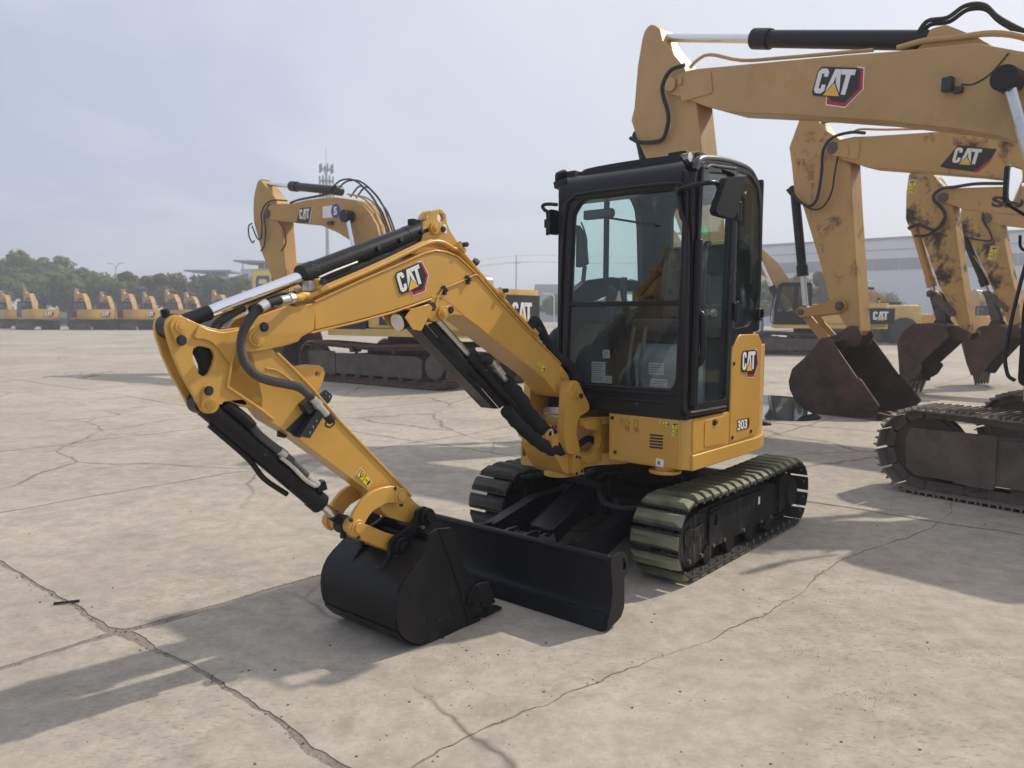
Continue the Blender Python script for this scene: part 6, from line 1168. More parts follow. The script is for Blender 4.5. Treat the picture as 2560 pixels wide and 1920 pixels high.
# --- fourth of the row
QD0 = Vector((10.35, 17.02)); cD = -5.2; p0 = QD0 + HD * cD
exD = empty('excavator', (p0.x, p0.y, 0), HD); tag(exD, 'fourth excavator of the right row, farthest one, narrow rusty bucket with spread teeth', 'excavator', 'excavators parked in a row at the right')
big_base(exD, .8, 1.3, False, 'yellow_worn', yup=1.5)
def X(poly): return [(a - cD, b_) for a, b_ in poly]
beam(exD, 'boom', X([(.05, 3.72), (-.05, 3.82), (-.35, 3.86), (-1.7, 3.84), (-3.2, 3.6), (-4.2, 3.0), (-4.9, 2.1), (-5.2, 1.5), (-5.0, 1.40), (-4.4, 2.0), (-3.4, 2.8), (-2.0, 3.2), (-.85, 3.36), (-.4, 3.46), (-.1, 3.56)]), .18, 'yellow_worn', .012)
beam(exD, 'stick', X([(.46, 3.73), (.43, 3.95), (.30, 4.1), (.05, 4.12), (-.2, 3.9), (-.35, 3.69), (-.38, 3.47), (-.62, 2.41), (-.80, 1.75), (-.85, 1.35), (-.78, 1.2), (-.66, 1.25), (-.32, 2.08), (.25, 3.23), (.40, 3.33)]), .16, 'yellow_oily', .012)
m = MB(); m.cyly(-.10 - cD, 3.64, -.22, .22, .10, 20); m.build('stick_pin', 'rust_grey', exD)
cylinder(exD, (.42 - cD, 0, 3.32), (-.16 - cD, 0, 2.0), .84, .075, .046, 'bucket_cylinder')
for yy in (.35, -.35): cylinder(exD, (-4.65 - cD, yy, 1.35), (-3.5 - cD, yy, 3.2), .55, .085, .05, 'boom_cylinder')
for yy in (-.20, .16):
    m = MB(); m.plate(rnd(X([(-.08, 2.02), (-.18, 2.07), (-.62, 1.72), (-.60, 1.60)]), .03), yy, yy + .04); m.build('link', 'rust_grey', exD, .006)
    m = MB(); m.plate(rnd(X([(-.10, 2.02), (-.24, 2.02), (-.44, 1.45), (-.30, 1.36)]), .03), yy * .6, yy * .6 + .04); m.build('bucket_link', 'rust_grey', exD, .006)
sideD = X([(.17, .92), (.10, 1.06), (.0, 1.17), (-.20, 1.30), (-.52, 1.33), (-.70, 1.24), (-.72, .95), (-.45, .60), (-.33, .42), (-.24, .26), (-.05, .24), (.05, .51)])
bigbucket(exD, sideD, X([(-.68, 1.26), (-.52, 1.32), (-.20, 1.29), (.0, 1.16), (.10, 1.05), (.17, .92), (.05, .51), (-.06, .24)]), -.40, .40, 'rust_bucket', 'rust_grey', ((-.10 - cD, .28), (-.12 - cD, .02)), [X([(-.55, 1.24), (-.42, 1.44), (-.30, 1.44), (-.22, 1.25)]), X([(-.92, 1.25), (-.85, 1.08), (-.70, 1.06), (-.5, 1.15), (-.55, 1.28), (-.75, 1.35)])])
warning(exD, (-.30 - cD, .1605, 2.72), Vector((-.2, 0, 1)).normalized(), Vector((1, 0, .2)).normalized(), .30, .16, (0, 1, 0), .003)
m = MB(); m.tube([(a - cD, .22, b_) for a, b_ in ((-.02, 3.78), (-.06, 3.55), (-.18, 3.35), (-.22, 3.15), (.1, 3.2), (.38, 3.3))], .02, 8, 5); m.build('hose', 'rubber', exD)
m = MB(); m.tube([(a - cD, .18, b_) for a, b_ in ((.12, 2.85), (-.15, 2.4), (-.38, 1.98))], .014, 8, 3); m.build('grease_pipe', 'yellow_old', exD)

# --- excavator behind the mini's boom
HG = Vector((-.7779, .6284)).normalized(); LG = Vector((-HG.y, HG.x)); QG = Vector((-.8788, 16.5979)); cG = 1.75; p0 = QG + HG * cG
exG = empty('excavator', (p0.x, p0.y, 0), HG); tag(exG, 'old excavator with number 5 on its boom, rusty tracks, standing behind the mini excavator', 'excavator')
big_base(exG, 1.0, 1.45, True, 'yellow_pale', 'rust_track', 'dusty_track', muffler=True, length=4.9)
def X(poly): return [(a - cG, b_) for a, b_ in poly]
beam(exG, 'boom', X([(7.32, 4.25), (7.26, 4.38), (7.12, 4.44), (6.55, 4.44), (6.07, 4.39), (5.4, 4.43), (4.79, 4.42), (4.3, 4.40), (3.94, 4.34), (3.47, 4.24), (3.2, 4.10), (2.96, 3.90), (2.75, 3.62), (2.5, 3.0), (2.2, 2.2), (2.05, 1.65), (2.15, 1.5), (2.35, 1.55), (2.7, 2.2), (3.1, 2.85), (3.40, 3.15), (3.63, 3.28), (4.14, 3.52), (4.81, 3.75), (6.25, 3.94), (6.97, 4.05), (7.2, 4.14)]), .27, 'yellow_old', .02)
beam(exG, 'stick', X([(7.88, 4.37), (7.84, 4.70), (7.76, 4.92), (7.66, 5.10), (7.59, 5.16), (7.50, 5.17), (7.40, 5.08), (7.29, 4.99), (6.81, 4.59), (6.58, 3.95), (6.48, 2.91), (6.20, 1.5), (6.1, 1.15), (6.2, 1.02), (6.34, 1.1), (6.6, 1.6), (6.95, 2.32), (7.5, 3.19), (7.68, 3.64), (7.86, 4.05)]), .2, 'yellow_old', .02)
cylinder(exG, (4.45 - cG, 0, 4.60), (7.58 - cG, 0, 5.10), .60, .11, .06, 'stick_cylinder', mr='chrome')
cylinder(exG, (7.62 - cG, 0, 3.75), (6.95 - cG, 0, 1.75), .7, .09, .055, 'bucket_cylinder')
for yy in (.42, -.42):
    cylinder(exG, (2.85 - cG, yy, 1.40), (3.58 - cG, yy, 3.84), .5, .10, .06, 'boom_cylinder', mr='chrome'); m = MB(); m.cyly(3.60 - cG, 3.86, yy - .12, yy + .12, .15, 22); m.build('cylinder_eye', 'black_paint', exG, .01)
m = MB(); m.cyly(7.10 - cG, 4.22, -.32, .32, .12, 22); m.build('stick_pin', 'rust_grey', exG)
emblem(exG, (5.66 - cG, .272, 3.955), Vector((-.83, 0, -.02)).normalized(), (0, 0, 1), .26, 'stripe', (0, 1, 0), .004)
m = MB(); m.mat(0).face(X([(4.72, 4.20), (4.34, 4.20), (4.34, 3.90), (4.72, 3.92)]), lambda p, q: (p, .275, q)); m.build('whiteout_patch', 'white_print', exG)
m = MB(); m.mat(0).face(circ(4.21 - cG, 4.055, .17, 24), lambda p, q: (p, .278, q)); m.build('number_disc', 'blue_print', exG); lettering(exG, 'number', '5', (4.28 - cG, .27, 3.955), (-1, 0, 0), (0, 0, 1), .13, .20, (0, 1, 0), 'white_print', .04, .013)
emblem(exG, (-.45, 1.365, 1.42), (-1, 0, 0), (0, 0, 1), .24, 'panel', (0, 1, 0), .004)
rear = emblem(exG, (-2.815, -.04, 1.38), (0, -1, 0), (0, 0, 1), .42, 'panel', (-1, 0, 0), .004)
for o_, q in enumerate((((3.95, 4.40), (3.6, 4.62), (3.3, 4.45), (3.0, 4.15), (2.75, 3.85), (2.4, 3.1), (2.2, 2.4)), ((4.6, 4.62), (4.2, 4.80), (3.7, 4.76), (3.2, 4.45), (2.85, 4.08), (2.5, 3.4)), ((3.8, 4.42), (3.3, 4.30), (2.9, 4.0), (2.6, 3.5), (2.3, 2.7)))):
    for yy in (-.16 + .1 * o_, .02 + .1 * o_):
        m = MB(); m.tube([(a - cG, yy, b_) for a, b_ in q], .022, 7, 5); m.build('hose', 'rubber' if o_ < 2 else 'yellow_old', exG)
for q in (((6.2, 4.48), (6.8, 4.55), (7.15, 4.48), (7.38, 4.25), (7.36, 3.95), (7.42, 3.6), (7.6, 3.6), (7.84, 3.95)), ((7.0, 4.46), (7.25, 4.2), (7.2, 3.8), (7.28, 3.4), (7.45, 3.25)), ((7.84, 4.02), (8.0, 3.95), (8.0, 3.7), (7.85, 3.5), (7.75, 3.55)), ((6.6, 3.98), (6.35, 3.75), (6.3, 3.4), (6.5, 3.2))):
    m = MB(); m.tube([(a - cG, .27, b_) for a, b_ in q], .020, 7, 5); m.build('hose', 'rubber', exG)
m = MB(); m.tube([(a - cG, .1, b_) for a, b_ in ((6.3, 4.45), (5.9, 4.50), (5.0, 4.52), (4.6, 4.55))], .03, 7, 4); m.build('hydraulic_pipe', 'rubber', exG)
m = MB(); m.box(4.28 - cG, 4.48 - cG, .27, .36, 3.72, 3.82); m.build('work_lamp', 'bolt_black', exG, .02)
sideG = X([(6.9, 1.05), (6.5, 1.15), (6.05, 1.1), (5.95, .9), (6.2, .3), (6.5, .06), (6.85, .1), (7.1, .4), (7.12, .8)])
bigbucket(exG, sideG, X([(6.8, 1.08), (7.12, .8), (7.1, .4), (6.85, .1), (6.5, .06), (6.3, .1)]), -.6, .6, 'rust_bucket', 'rust_bucket', ((6.35 - cG, .12), (6.1 - cG, .2)), [])

# --- excavator farther back at the right, seen past the cab
HE = Vector((-.968, .25)).normalized()
def simple_arm(root, ym, k=1.0, up=0.0):
    """raised boom and tucked stick of the machines far off"""
    bo = [(5.30, 3.95), (5.25, 4.15), (5.05, 4.20), (4.2, 4.38), (3.2, 4.62), (2.6, 4.62), (2.0, 4.35), (1.3, 3.7), (.7, 2.8), (.25, 1.85), (.15, 1.6), (.3, 1.45), (.5, 1.55), (1.0, 2.35), (1.6, 3.0), (2.3, 3.55), (3.0, 3.72), (4.2, 3.80), (5.1, 3.85)]
    st = [(5.85, 4.5), (5.75, 5.0), (5.60, 5.15), (5.40, 5.05), (5.05, 4.35), (4.85, 3.8), (4.70, 2.6), (4.6, 1.4), (4.72, 1.25), (4.9, 1.4), (5.3, 2.6), (5.75, 3.7)]
    m = MB(); m.plate(bo, -.25, .25); m.build('boom', ym, root, .02 * k, k=k); m = MB(); m.plate(st, -.18, .18); m.build('stick', ym, root, .02 * k, k=k)
    cylinder(root, (2.7 * k, 0, 4.72 * k), (5.55 * k, 0, 5.05 * k), .62, .10 * k, .06 * k, 'stick_cylinder')
    cylinder(root, (5.7 * k, 0, 3.75 * k), (5.25 * k, 0, 2.0 * k), .7, .08 * k, .05 * k, 'bucket_cylinder')
    for yy in (.40, -.40): cylinder(root, (.9 * k, yy * k, 1.40 * k), (2.05 * k, yy * k, 3.85 * k), .55, .09 * k, .055 * k, 'boom_cylinder', mr='chrome')
    sd = [(a * k, b_ * k) for a, b_ in [(5.2, 1.25), (4.9, 1.35), (4.4, 1.3), (4.25, 1.1), (4.2, .6), (4.4, .15), (4.8, .05), (5.2, .25), (5.38, .7)]]
    bigbucket(root, sd, [(a * k, b_ * k) for a, b_ in [(5.1, 1.28), (5.38, .7), (5.2, .25), (4.8, .05), (4.4, .15), (4.2, .5)]], -.55 * k, .55 * k, 'rust_bucket', 'rust_bucket', ((4.3 * k, .3 * k), (4.0 * k, .45 * k)), [])
exE = empty('excavator', (12.2, 31.5, 0), HE); tag(exE, 'excavator with tall black cab seen past the mini excavator at right, curved boom raised', 'excavator')
big_base(exE, 1.0, 1.40, False, 'yellow_pale', 'dusty_track', 'dusty_track', yup=1.25)
simple_arm(exE, 'yellow_big')
emblem(exE, (-2.12, 1.262, 1.40), (-1, 0, 0), (0, 0, 1), .34, 'panel', (0, 1, 0), .006)
# ------------------------------------------------------------------ far row of excavators at the left
proto = None
def far_arm(root, ym):
    bo = [(3.05, 3.25), (3.05, 3.50), (2.85, 3.60), (2.0, 3.72), (1.5, 3.66), (1.05, 3.35), (.6, 2.6), (.15, 1.75), (.15, 1.5), (.4, 1.45), (.75, 1.9), (1.2, 2.6), (1.6, 3.0), (2.1, 3.12), (2.9, 3.15)]
    st = [(3.62, 3.75), (3.55, 4.15), (3.42, 4.25), (3.25, 4.15), (3.0, 3.55), (2.95, 3.1), (3.05, 1.9), (3.05, 1.3), (3.2, 1.15), (3.35, 1.3), (3.5, 2.2), (3.65, 3.1)]
    MB().plate(bo, -.25, .25).build('boom', ym, root, .02); MB().plate(st, -.18, .18).build('stick', ym, root, .02)
    cylinder(root, (1.7, 0, 3.85), (3.4, 0, 4.15), .6, .10, .06, 'stick_cylinder'); cylinder(root, (3.62, 0, 3.2), (3.45, 0, 1.7), .7, .08, .05, 'bucket_cylinder')
    for yy in (.40, -.40): cylinder(root, (.8, yy, 1.35), (1.35, yy, 3.1), .6, .09, .055, 'boom_cylinder')
    bigbucket(root, [(3.6, 1.15), (3.3, 1.25), (2.8, 1.2), (2.65, 1.0), (2.6, .5), (2.8, .1), (3.2, .03), (3.6, .2), (3.78, .6)], [(3.5, 1.18), (3.78, .6), (3.6, .2), (3.2, .03), (2.8, .1), (2.6, .4)], -.55, .55, 'rust_bucket', 'rust_bucket', ((2.7, .25), (2.4, .4)), [])
row = [(-57.8, 80.5, 0, 'orange-yellow excavator cut off by the left edge of the photo, in the far row'),
       (-58.6, 90.0, 2, 'far excavator half hidden behind the one cut off by the left edge'),
       (-51.3, 83.0, 1, 'far excavator with the emblem, first whole machine of the row from the left edge'),
       (-45.6, 83.3, -2, 'far excavator with the emblem, second whole machine of the row from the left edge'),
       (-40.9, 83.8, 2, 'far excavator with the emblem, third whole machine of the row, left of the stick tip'),
       (-36.4, 85.0, -1, 'far excavator seen just above the black rod eye of the mini excavator'),
       (-31.6, 86.0, 1, 'far excavator seen below the chrome rod of the mini excavator, left of the sign'),
       (-48.1, 93.0, 0, 'far excavator of the back row, its boom showing right of the second whole machine'),
       (-43.2, 93.5, 2, 'far excavator of the back row, its boom showing right of the third whole machine'),
       (-38.2, 94.5, -2, 'far excavator of the back row, its boom showing right of the stick tip'),
       (-28.2, 86.5, -2, 'pale far excavator body right behind the corrugated hose of the mini excavator')]
for i, (x, y, ang, lab) in enumerate(row):
    h_ = (-math.cos(R(ang + 42)), math.sin(R(ang + 42)))
    if proto is None:
        proto = empty('excavator', (x, y, 0), h_); big_base(proto, 1.0, 1.45, False, 'yellow', 'dusty_track', 'dusty_track', cabm='cab_black'); far_arm(proto, 'yellow_worn')
        emblem(proto, (-2.815, .10, 1.42), (0, -1, 0), (0, 0, 1), .42, 'new', (-1, 0, 0), .008); proto.scale = (1.06,) * 3; o = proto
    else:
        o = copy_tree(proto); o.location = (x, y, 0); o.rotation_euler.z = math.atan2(h_[1], h_[0])
    tag(o, lab, 'excavator', 'excavators in the far row at the left')
# ------------------------------------------------------------------ machines far off at the right
for x, y, ang, kk, lab in ((23.5, 47.0, 12, .85, 'dull yellow excavator with folded arm beyond the black cab machine at right'),
                          (28.5, 58.0, 6, .9, 'distant excavator between the second and third buckets of the right row'),
                          (31.0, 50.0, 160, .8, 'distant excavator facing right behind the third bucket of the right row'),
                          (40.5, 62.0, 10, .9, 'distant excavator body behind the fourth bucket of the right row'),
                          (9.3, 45.0, 4, .9, 'distant excavator mostly hidden behind the cab of the mini excavator')):
    h_ = (-math.cos(R(ang)), math.sin(R(ang)))
    o = copy_tree(proto); o.location = (x, y, 0); o.rotation_euler.z = math.atan2(h_[1], h_[0]); o.scale = (kk, kk, kk)
    tag(o, lab, 'excavator', 'distant machines at the right')
# wheel loader: tall cab on a yellow frame
ld = empty('wheel_loader', (20.3, 44.0, 0), (-.98, .2)); tag(ld, 'wheel loader with tall glazed cab standing behind the black cab excavator at right', 'loader')
m = MB(); m.box(-2.6, .3, -.9, .9, 1.1, 2.2); m.build('engine_hood', 'yellow_pale', ld, .08)
m = MB(); m.box(.2, 2.6, -.7, .7, .9, 1.5); m.build('front_frame', 'yellow_old', ld, .05)
m = MB()
for x, y in ((.25, -.75), (.25, .67), (1.4, -.75), (1.4, .67)): m.box(x, x + .08, y, y + .08, 2.2, 3.4)
m.box(.2, 1.55, -.8, .8, 3.4, 3.55); m.box(.2, 1.55, -.8, .8, 1.5, 2.25); m.build('cab_frame', 'yellow_old', ld, .03)
m = MB(); m.box(.30, 1.43, -.72, .72, 2.25, 3.4); m.build('cab_pane', 'glass_dark', ld)
for x in (-1.7, 1.5):
    for y in (-1.0, 1.0):
        m = MB(); m.cyl((x, y - .25, .75), (x, y + .25, .75), .75, n=28); m.build('wheel', 'rubber', ld, .08)
for y in (-.5, .5):
    m = MB(); m.plate([(1.2, 1.8), (1.4, 2.05), (3.6, .9), (3.7, .5), (3.4, .5)], y - .08, y + .08); m.build('lift_arm', 'yellow_old', ld, .02)
m = MB(); m.strip([(3.6, 1.2), (3.5, .7), (3.7, .15), (4.6, .1)], -1.3, 1.3, .05); m.build('bucket', 'rust_grey', ld)

# ------------------------------------------------------------------ trees
def leaf_cloud(seed, rx, ry, rz, n_cl, n_leaf, ls):
    r = random.Random(seed); m = MB()
    for c_ in range(n_cl):
        a = r.uniform(0, 6.283); ph = r.uniform(-.55, 1.0); rad = r.uniform(.35, .92); cx = rx * rad * math.cos(a) * math.cos(ph * .9); cy = ry * rad * math.sin(a) * math.cos(ph * .9); cz = rz * rad * math.sin(ph)
        cr = r.uniform(.22, .42) * min(rx, rz)
        for k_ in range(n_leaf):
            u = Vector((r.gauss(0, 1), r.gauss(0, 1), r.gauss(0, 1))).normalized() * cr * r.uniform(.55, 1.05); p_ = Vector((cx, cy, cz)) + Vector((u.x, u.y, u.z * .8))
            n_ = (u.normalized() + Vector((r.uniform(-.7, .7), r.uniform(-.7, .7), r.uniform(-.2, .9)))).normalized(); t1 = n_.orthogonal().normalized(); t1.rotate(Matrix.Rotation(r.uniform(0, 6.28), 3, n_)); t2 = n_.cross(t1); s_ = ls * r.uniform(.6, 1.4)
            m.add([p_ + t1 * s_, p_ + t2 * s_ * .6, p_ - t1 * s_, p_ - t2 * s_ * .6], [(0, 1, 2, 3)])
    return m
CR = {}
for nm, mt, pr in (('a', 'leaf_green', (1, 4.2, 4.2, 3.4, 26, 150, .30)), ('b', 'leaf_dark', (2, 5.0, 4.6, 3.6, 28, 150, .32)), ('c', 'leaf_brown', (3, 4.4, 4.4, 3.0, 26, 140, .28)), ('d', 'leaf_pale', (4, 3.6, 3.6, 3.6, 20, 110, .22)), ('e', 'leaf_green', (5, 5.2, 4.4, 3.2, 28, 150, .32))):
    CR[nm] = leaf_cloud(*pr).build('crown', mt, mesh_only=True)
tm = MB(); tm.tube([(0, 0, -.1), (.05, 0, 1.2), (-.05, .05, 2.6), (0, 0, 4.0)], .2, 8, 4, rf=lambda i: .24 - .012 * i)
for a in range(5): tm.tube([(0, 0, 1.8 + .3 * a), (.7 * math.cos(a * 1.3), .7 * math.sin(a * 1.3), 2.8 + .35 * a), (1.9 * math.cos(a * 1.3 + .2), 1.9 * math.sin(a * 1.3 + .2), 3.9 + .5 * a)], .09, 6, 3, rf=lambda i: .09 - .011 * i)
TRUNK = tm.build('trunk', 'bark', mesh_only=True)
tr_r = random.Random(11)
def tree(x, y, crown, s, zc, label, grp, zb=0.0):
    t = empty('tree', (x, y, zb)); tag(t, label, 'tree', grp); rz = tr_r.uniform(0, 6.28)
    inst(TRUNK, 'trunk', t, (0, 0, 0), (0, 0, rz), (s, s, s * zc / 4.2)); inst(CR[crown], 'crown', t, (0, 0, zc * s), (0, 0, rz), (s, s, s))
LB = {'a': 'light green bushy tree', 'b': 'dark green round tree', 'c': 'brownish spring tree', 'd': 'pale thin-leaved tree', 'e': 'mid green broad tree'}
# wooded rise at the left: larger back trees, then a hedge-high front line
hill = MB(); hp = []
for i in range(41):
    for j in range(9):
        x = -150 + i * 3.6; y = 118 + j * 7; f = max(0, 1 - ((x + 92) / 42) ** 2) if x > -92 else 1
        hp.append((x, y, -.5 + 3.2 * f * math.sin(min(1, j / 4) * math.pi / 2)))
hill.add(hp, [(i * 9 + j, (i + 1) * 9 + j, (i + 1) * 9 + j + 1, i * 9 + j + 1) for i in range(40) for j in range(8)]); pmat('hill_grass', (.09, .10, .04), .9, var=.2, scale=.3, world=True); tag(hill.build('hill', 'hill_grass'), kind='structure')
ORD = ('first', 'second', 'third', 'fourth', 'fifth', 'sixth', 'seventh', 'eighth', 'ninth', 'tenth', 'eleventh', 'twelfth', 'thirteenth', 'fourteenth')
back = [(-113, 128, 'e', 1.45), (-105, 130, 'b', 1.5), (-98, 126, 'e', 1.4), (-91, 129, 'b', 1.45), (-84.5, 126, 'e', 1.45), (-78.5, 128, 'e', 1.45), (-72.5, 127, 'b', 1.25), (-67.5, 128, 'c', 1.15), (-62, 126, 'c', 1.1), (-56.5, 127, 'c', 1.05)]
for i, (x, y, c_, s) in enumerate(back): tree(x, y, c_, s, 4.6, LB[c_] + ', %s from the left on the wooded rise' % ORD[i], 'trees on the wooded rise', 1.0 if x < -75 else .2)
frontl = [(-92, 112, 'a', 1.1), (-84, 113, 'e', 1.1), (-77, 111, 'a', 1.2), (-70, 112, 'e', 1.15), (-64, 111, 'a', 1.2), (-58, 112, 'a', 1.15), (-53, 113, 'c', 1.25), (-48, 112, 'c', 1.2), (-43.0, 114, 'a', 1.15), (-38.0, 113, 'a', 1.1), (-33.5, 115, 'b', 1.1), (-28.0, 116, 'b', .95), (-24.0, 117, 'c', .9)]
for i, (x, y, c_, s) in enumerate(frontl): tree(x, y, c_, s, 3.7 if c_ != 'b' else 4.2, LB[c_] + ', %s of the line behind the far excavators' % ORD[i], 'trees behind the far row')
rightl = [(26.0, 80, 'a', .8), (30.5, 78, 'c', .9), (34.5, 92, 'd', .9), (38, 97, 'd', .7), (46.0, 96, 'd', .8), (56.0, 94, 'a', .62), (62.0, 96, 'a', .6)]
for i, (x, y, c_, s) in enumerate(rightl): tree(x, y, c_, s, 4.0, LB[c_] + ', %s from the left before the white warehouse' % ORD[i], 'trees at the right')
for i, (x, y, c_, s) in enumerate([(-2.0, 125, 'c', .7), (8.0, 120, 'b', .8), (13.5, 121, 'c', .8)]): tree(x, y, c_, s, 3.6, LB[c_] + ', %s of three far behind the mini excavator' % ORD[i], 'trees far behind')

# ------------------------------------------------------------------ buildings
pmat('roof_grey', (.30, .30, .31), .6, var=.06, scale=.5)
wh = empty('warehouse', (49, 150, 0)); tag(wh, 'long white warehouse with a dark window strip behind the right row', 'building')
A_, B_ = Vector((30.0, 165.0)), Vector((105.0, 105.0)); wd = (B_ - A_).normalized(); wnr = Vector((wd.y, -wd.x)); Lw = (B_ - A_).length
def wp(t, z, o=0): q = A_ + wd * t + wnr * o - Vector((49, 150)); return (q.x, q.y, z)
def wbox(name, mat, t0, t1, z0, z1, o0, o1, bev=0):
    m = MB(); m.add([wp(t0, z0, o0), wp(t1, z0, o0), wp(t1, z0, o1), wp(t0, z0, o1), wp(t0, z1, o0), wp(t1, z1, o0), wp(t1, z1, o1), wp(t0, z1, o1)], [(0, 3, 2, 1), (4, 5, 6, 7), (0, 1, 5, 4), (1, 2, 6, 5), (2, 3, 7, 6), (3, 0, 4, 7)]); return m.build(name, mat, wh, bev)
wbox('wall', 'white_wall', 0, Lw, 0, 15.2, -40, 0)
wbox('parapet', 'grey_strip', -.3, Lw + .3, 15.2, 15.6, -40.2, .25); wbox('gutter_line', 'grey_strip', 0, Lw, 13.4, 13.5, 0, .12)
n_p = 22
for i in range(n_p):
    t0 = i * Lw / n_p; wbox('window', 'grey_strip', t0 + .06, t0 + Lw / n_p - .06, 9.9, 11.9, .0, .10)
def block(name, label, cat, x, y, w, d_, h, mat, roof=None, floors=0, wx=0, grp=None):
    b = empty(name, (x, y, 0)); tag(b, label, cat, grp)
    m = MB(); m.box(-w / 2, w / 2, -d_ / 2, d_ / 2, 0, h); m.build('wall', mat, b)
    if roof:
        ov, th, lift, slope = roof; m = MB(); m.add([(-w / 2 - ov, -d_ / 2 - ov, h + lift), (w / 2 + ov, -d_ / 2 - ov, h + lift + slope), (w / 2 + ov, d_ / 2 + ov, h + lift + slope), (-w / 2 - ov, d_ / 2 + ov, h + lift), (-w / 2 - ov, -d_ / 2 - ov, h + lift + th), (w / 2 + ov, -d_ / 2 - ov, h + lift + th + slope), (w / 2 + ov, d_ / 2 + ov, h + lift + th + slope), (-w / 2 - ov, d_ / 2 + ov, h + lift + th)], [(0, 3, 2, 1), (4, 5, 6, 7), (0, 1, 5, 4), (1, 2, 6, 5), (2, 3, 7, 6), (3, 0, 4, 7)]); m.build('roof', 'roof_grey', b)
        if lift > .3:
            for xx in (-w / 2 + .3, 0, w / 2 - .3): m = MB(); m.cyl((xx, -d_ / 2 + .3, h), (xx, -d_ / 2 + .3, h + lift + .2), .12, n=8); m.build('column', 'pole', b)
            m = MB(); m.box(-w * .22, w * .22, -d_ * .2, d_ * .3, h, h + lift); m.build('stair_head', 'building_dark', b)
    for f in range(floors):
        for k_ in range(wx):
            x0 = -w / 2 + w * (k_ + .2) / wx; z0 = h * (f + .3) / floors
            m = MB(); m.box(x0, x0 + w / wx * .6, -d_ / 2 - .06, -d_ / 2 + .02, z0, z0 + h / floors * .45); m.build('window', 'building_dark', b)
    return b
block('office_building', 'pale stone building with flat overhanging roof beyond the trees at left', 'building', -63.5, 166, 7.5, 8, 9.9, 'pale_building', (1.2, .3, .9, 0), 3, 5)
block('low_building', 'long low beige building joined to the flat-roofed one at left', 'building', -53.0, 168, 18, 10, 8.6, 'pale_building', None, 3, 12)
block('canopy_building', 'white building with slanted roof canopy behind the old excavator stick', 'building', -46.8, 150, 9, 8, 10.4, 'white_wall', (1.0, .35, 1.3, -.3), 3, 5)
block('hall_building', 'pale office block with window rows behind the old excavator boom', 'building', -36.5, 152, 12, 8, 11.2, 'white_wall', (.8, .4, .0, .2), 3, 7)
block('tower_block', 'hazy grey block at the skyline left of the cab', 'building', 10.5, 240, 7, 8, 11.5, 'building_dark', None, 3, 4); block('tower_block', 'hazy grey block at the skyline just beside the cab pillar', 'building', 17.8, 240, 6, 8, 11.5, 'building_dark', None, 3, 4)
block('low_building', 'low hazy grey building on the skyline behind the old excavator', 'building', 14.0, 236, 22, 8, 9.6, 'building_dark', None, 2, 10)
# sign panel
sg = empty('sign', (-26.0, 80.6, 0)); tag(sg, 'tall blue and yellow sign panel in a white frame behind the stick cylinder', 'sign')
m = MB(); m.box(-1.15, 1.15, -.10, .10, 0, 6.4); m.build('frame', 'pole', sg, .03); m = MB(); m.box(-1.0, .90, -.13, -.10, .3, 6.2); m.build('yellow_panel', 'warn_yellow', sg); m = MB(); m.plate(rnd([(-.75, .5), (.70, .5), (.70, 5.7), (-.62, 5.7), (-.75, 5.2)], .12), -.15, -.13); m.build('blue_panel', 'blue_print', sg)
m = MB(); m.plate(rnd([(-.42, 4.85), (.30, 4.85), (.48, 5.05), (.30, 5.35), (-.42, 5.35)], .08), -.17, -.15); m.build('logo', 'warn_yellow', sg)
m = MB()
for rz in (4.25, 3.75):
    for k_ in range(3): m.box(-.48 + .36 * k_, -.24 + .36 * k_, -.16, -.15, rz, rz + .36); m.box(-.42 + .36 * k_, -.30 + .36 * k_, -.165, -.16, rz + .12, rz + .2)
m.build('lettering', 'white_print', sg); m = MB(); m.box(-.35, .35, -.17, -.15, 1.6, 1.9); m.build('lower_logo', 'warn_yellow', sg)
# telecom mast, poles, lamps, wires
ms = empty('telecom_mast', (-28.6, 120, 0)); tag(ms, 'slim telecom mast with ringed antennas above the old excavator boom', 'mast')
m = MB(); m.cyl((0, 0, 0), (0, 0, 24.0), .42, .20, 12); m.cyl((0, 0, 24), (0, 0, 27.5), .05, .03, 6); m.build('pole', 'pole', ms)
for z in (20.2, 22.2, 24.0):
    m = MB(); m.ring((0, 0, z - .06), (0, 0, z + .06), 1.05, .95, 20); m.build('platform_ring', 'antenna', ms)
    for k_ in range(6):
        a = k_ * 1.047 + z; m = MB(); m.box(1.0 * math.cos(a) - .11, 1.0 * math.cos(a) + .11, 1.0 * math.sin(a) - .08, 1.0 * math.sin(a) + .08, z - .55, z + .75); m.bar((0, 0, z), (1.0 * math.cos(a), 1.0 * math.sin(a), z), .05, .05); m.build('antenna', 'antenna', ms)
pp_ = empty('power_pole', (.75, 150, 0)); tag(pp_, 'thin power line pole on the horizon left of the cab', 'pole')
m = MB(); m.cyl((0, 0, 0), (0, 0, 13.4), .16, .09, 8); m.bar((-.8, 0, 11.9), (.8, 0, 11.9), .10, .10); m.build('pole', 'antenna', pp_)
for k_, (dx_, z) in enumerate(((0, 13.3), (-.75, 12.05), (.75, 12.05))):
    pts = [(.75 + dx_ - 34, 170, z - 1.6), (.75 + dx_ - 17, 160, z - 1.55), (.75 + dx_, 150, z), (.75 + dx_ + 20, 148, z - .35), (.75 + dx_ + 45, 146, z + .3)]
    m = MB(); m.tube(pts, .022, 5, 6); w_ = m.build('power_line', 'antenna'); tag(w_, ('top wire of the power line across the sky', 'left lower wire of the power line across the sky', 'right lower wire of the power line across the sky')[k_], 'wire')
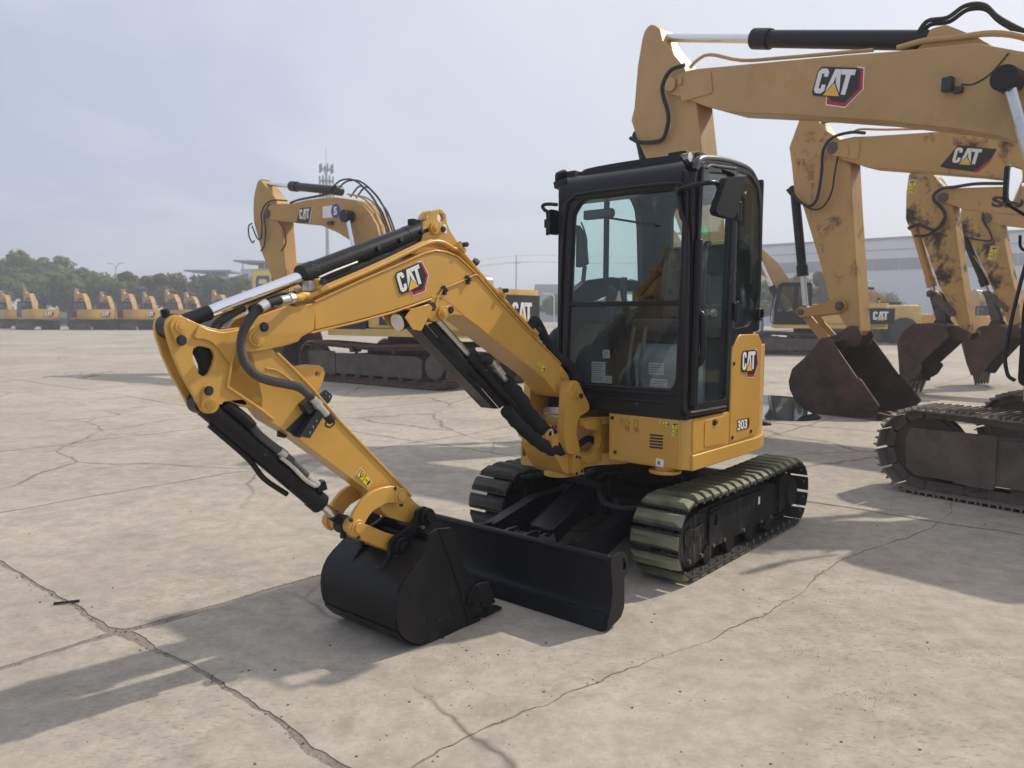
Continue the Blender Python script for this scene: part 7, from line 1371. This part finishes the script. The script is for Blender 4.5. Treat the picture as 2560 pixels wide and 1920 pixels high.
def lamp(x, y, h, label, side=1, twin=False):
    l = empty('street_lamp', (x, y, 0)); tag(l, label, 'street lamp', 'street lamps')
    m = MB(); m.tube([(0, 0, 0), (0, 0, h * .8), (side * .1, 0, h * .95), (side * .6, 0, h), (side * 1.1, 0, h * 1.0)], .07, 8, 4)
    if twin: m.tube([(0, 0, h * .8), (-.1, 0, h * .95), (-.6, 0, h), (-1.1, 0, h)], .07, 8, 4)
    m.build('pole', 'white_wall', l); m = MB(); m.box(side * 1.0 - .3, side * 1.0 + .3, -.12, .12, h - .06, h + .06); m.build('lamp_head', 'white_wall', l, .04)
    if twin: m = MB(); m.box(-1.3, -.7, -.12, .12, h - .06, h + .06); m.build('lamp_head', 'white_wall', l, .04)
lamp(35.0, 74.0, 5.0, 'white street lamp in front of the warehouse, left of the third bucket', -1); lamp(66.0, 96.0, 6.0, 'white street lamp in front of the warehouse near the right edge', -1); lamp(4.9, 90.0, 4.2, 'white street lamp standing just left of the cab pillar', -1)
lamp(-60.5, 118.0, 9.5, 'twin-armed street lamp among the trees at left', 1, True)
rb = empty('red_roof_house', (-72, 150, 0)); tag(rb, 'house with red roof showing above the trees at left', 'building')
m = MB(); m.box(-4, 4, -3, 3, 0, 6.6); m.build('wall', 'pale_building', rb); pmat('red_roof', (.42, .14, .13), .7, var=.1, scale=1); m = MB(); m.plate([(-4.5, 6.6), (4.5, 6.6), (0, 8.8)], -3.4, 3.4); m.build('roof', 'red_roof', rb)
# ------------------------------------------------------------------ air
HAZE = 0.0024
if HAZE:
    hz = MB(); hz.box(-260, 260, -40, 330, -1.2, 29.5); ho = hz.build('haze', ['grey_strip']); ho.data.materials.clear()
    hm = bpy.data.materials.new('haze'); hm.use_nodes = True; ht = hm.node_tree; ht.nodes.clear(); oo = ht.nodes.new('ShaderNodeOutputMaterial'); pv = ht.nodes.new('ShaderNodeVolumePrincipled')
    pv.inputs['Color'].default_value = (.90, .93, 1.0, 1); pv.inputs['Density'].default_value = HAZE; pv.inputs['Anisotropy'].default_value = .2; ht.links.new(pv.outputs[0], oo.inputs['Volume']); ho.data.materials.append(hm)
    tag(ho, 'thin spring haze over the whole yard', 'haze', kind='stuff')
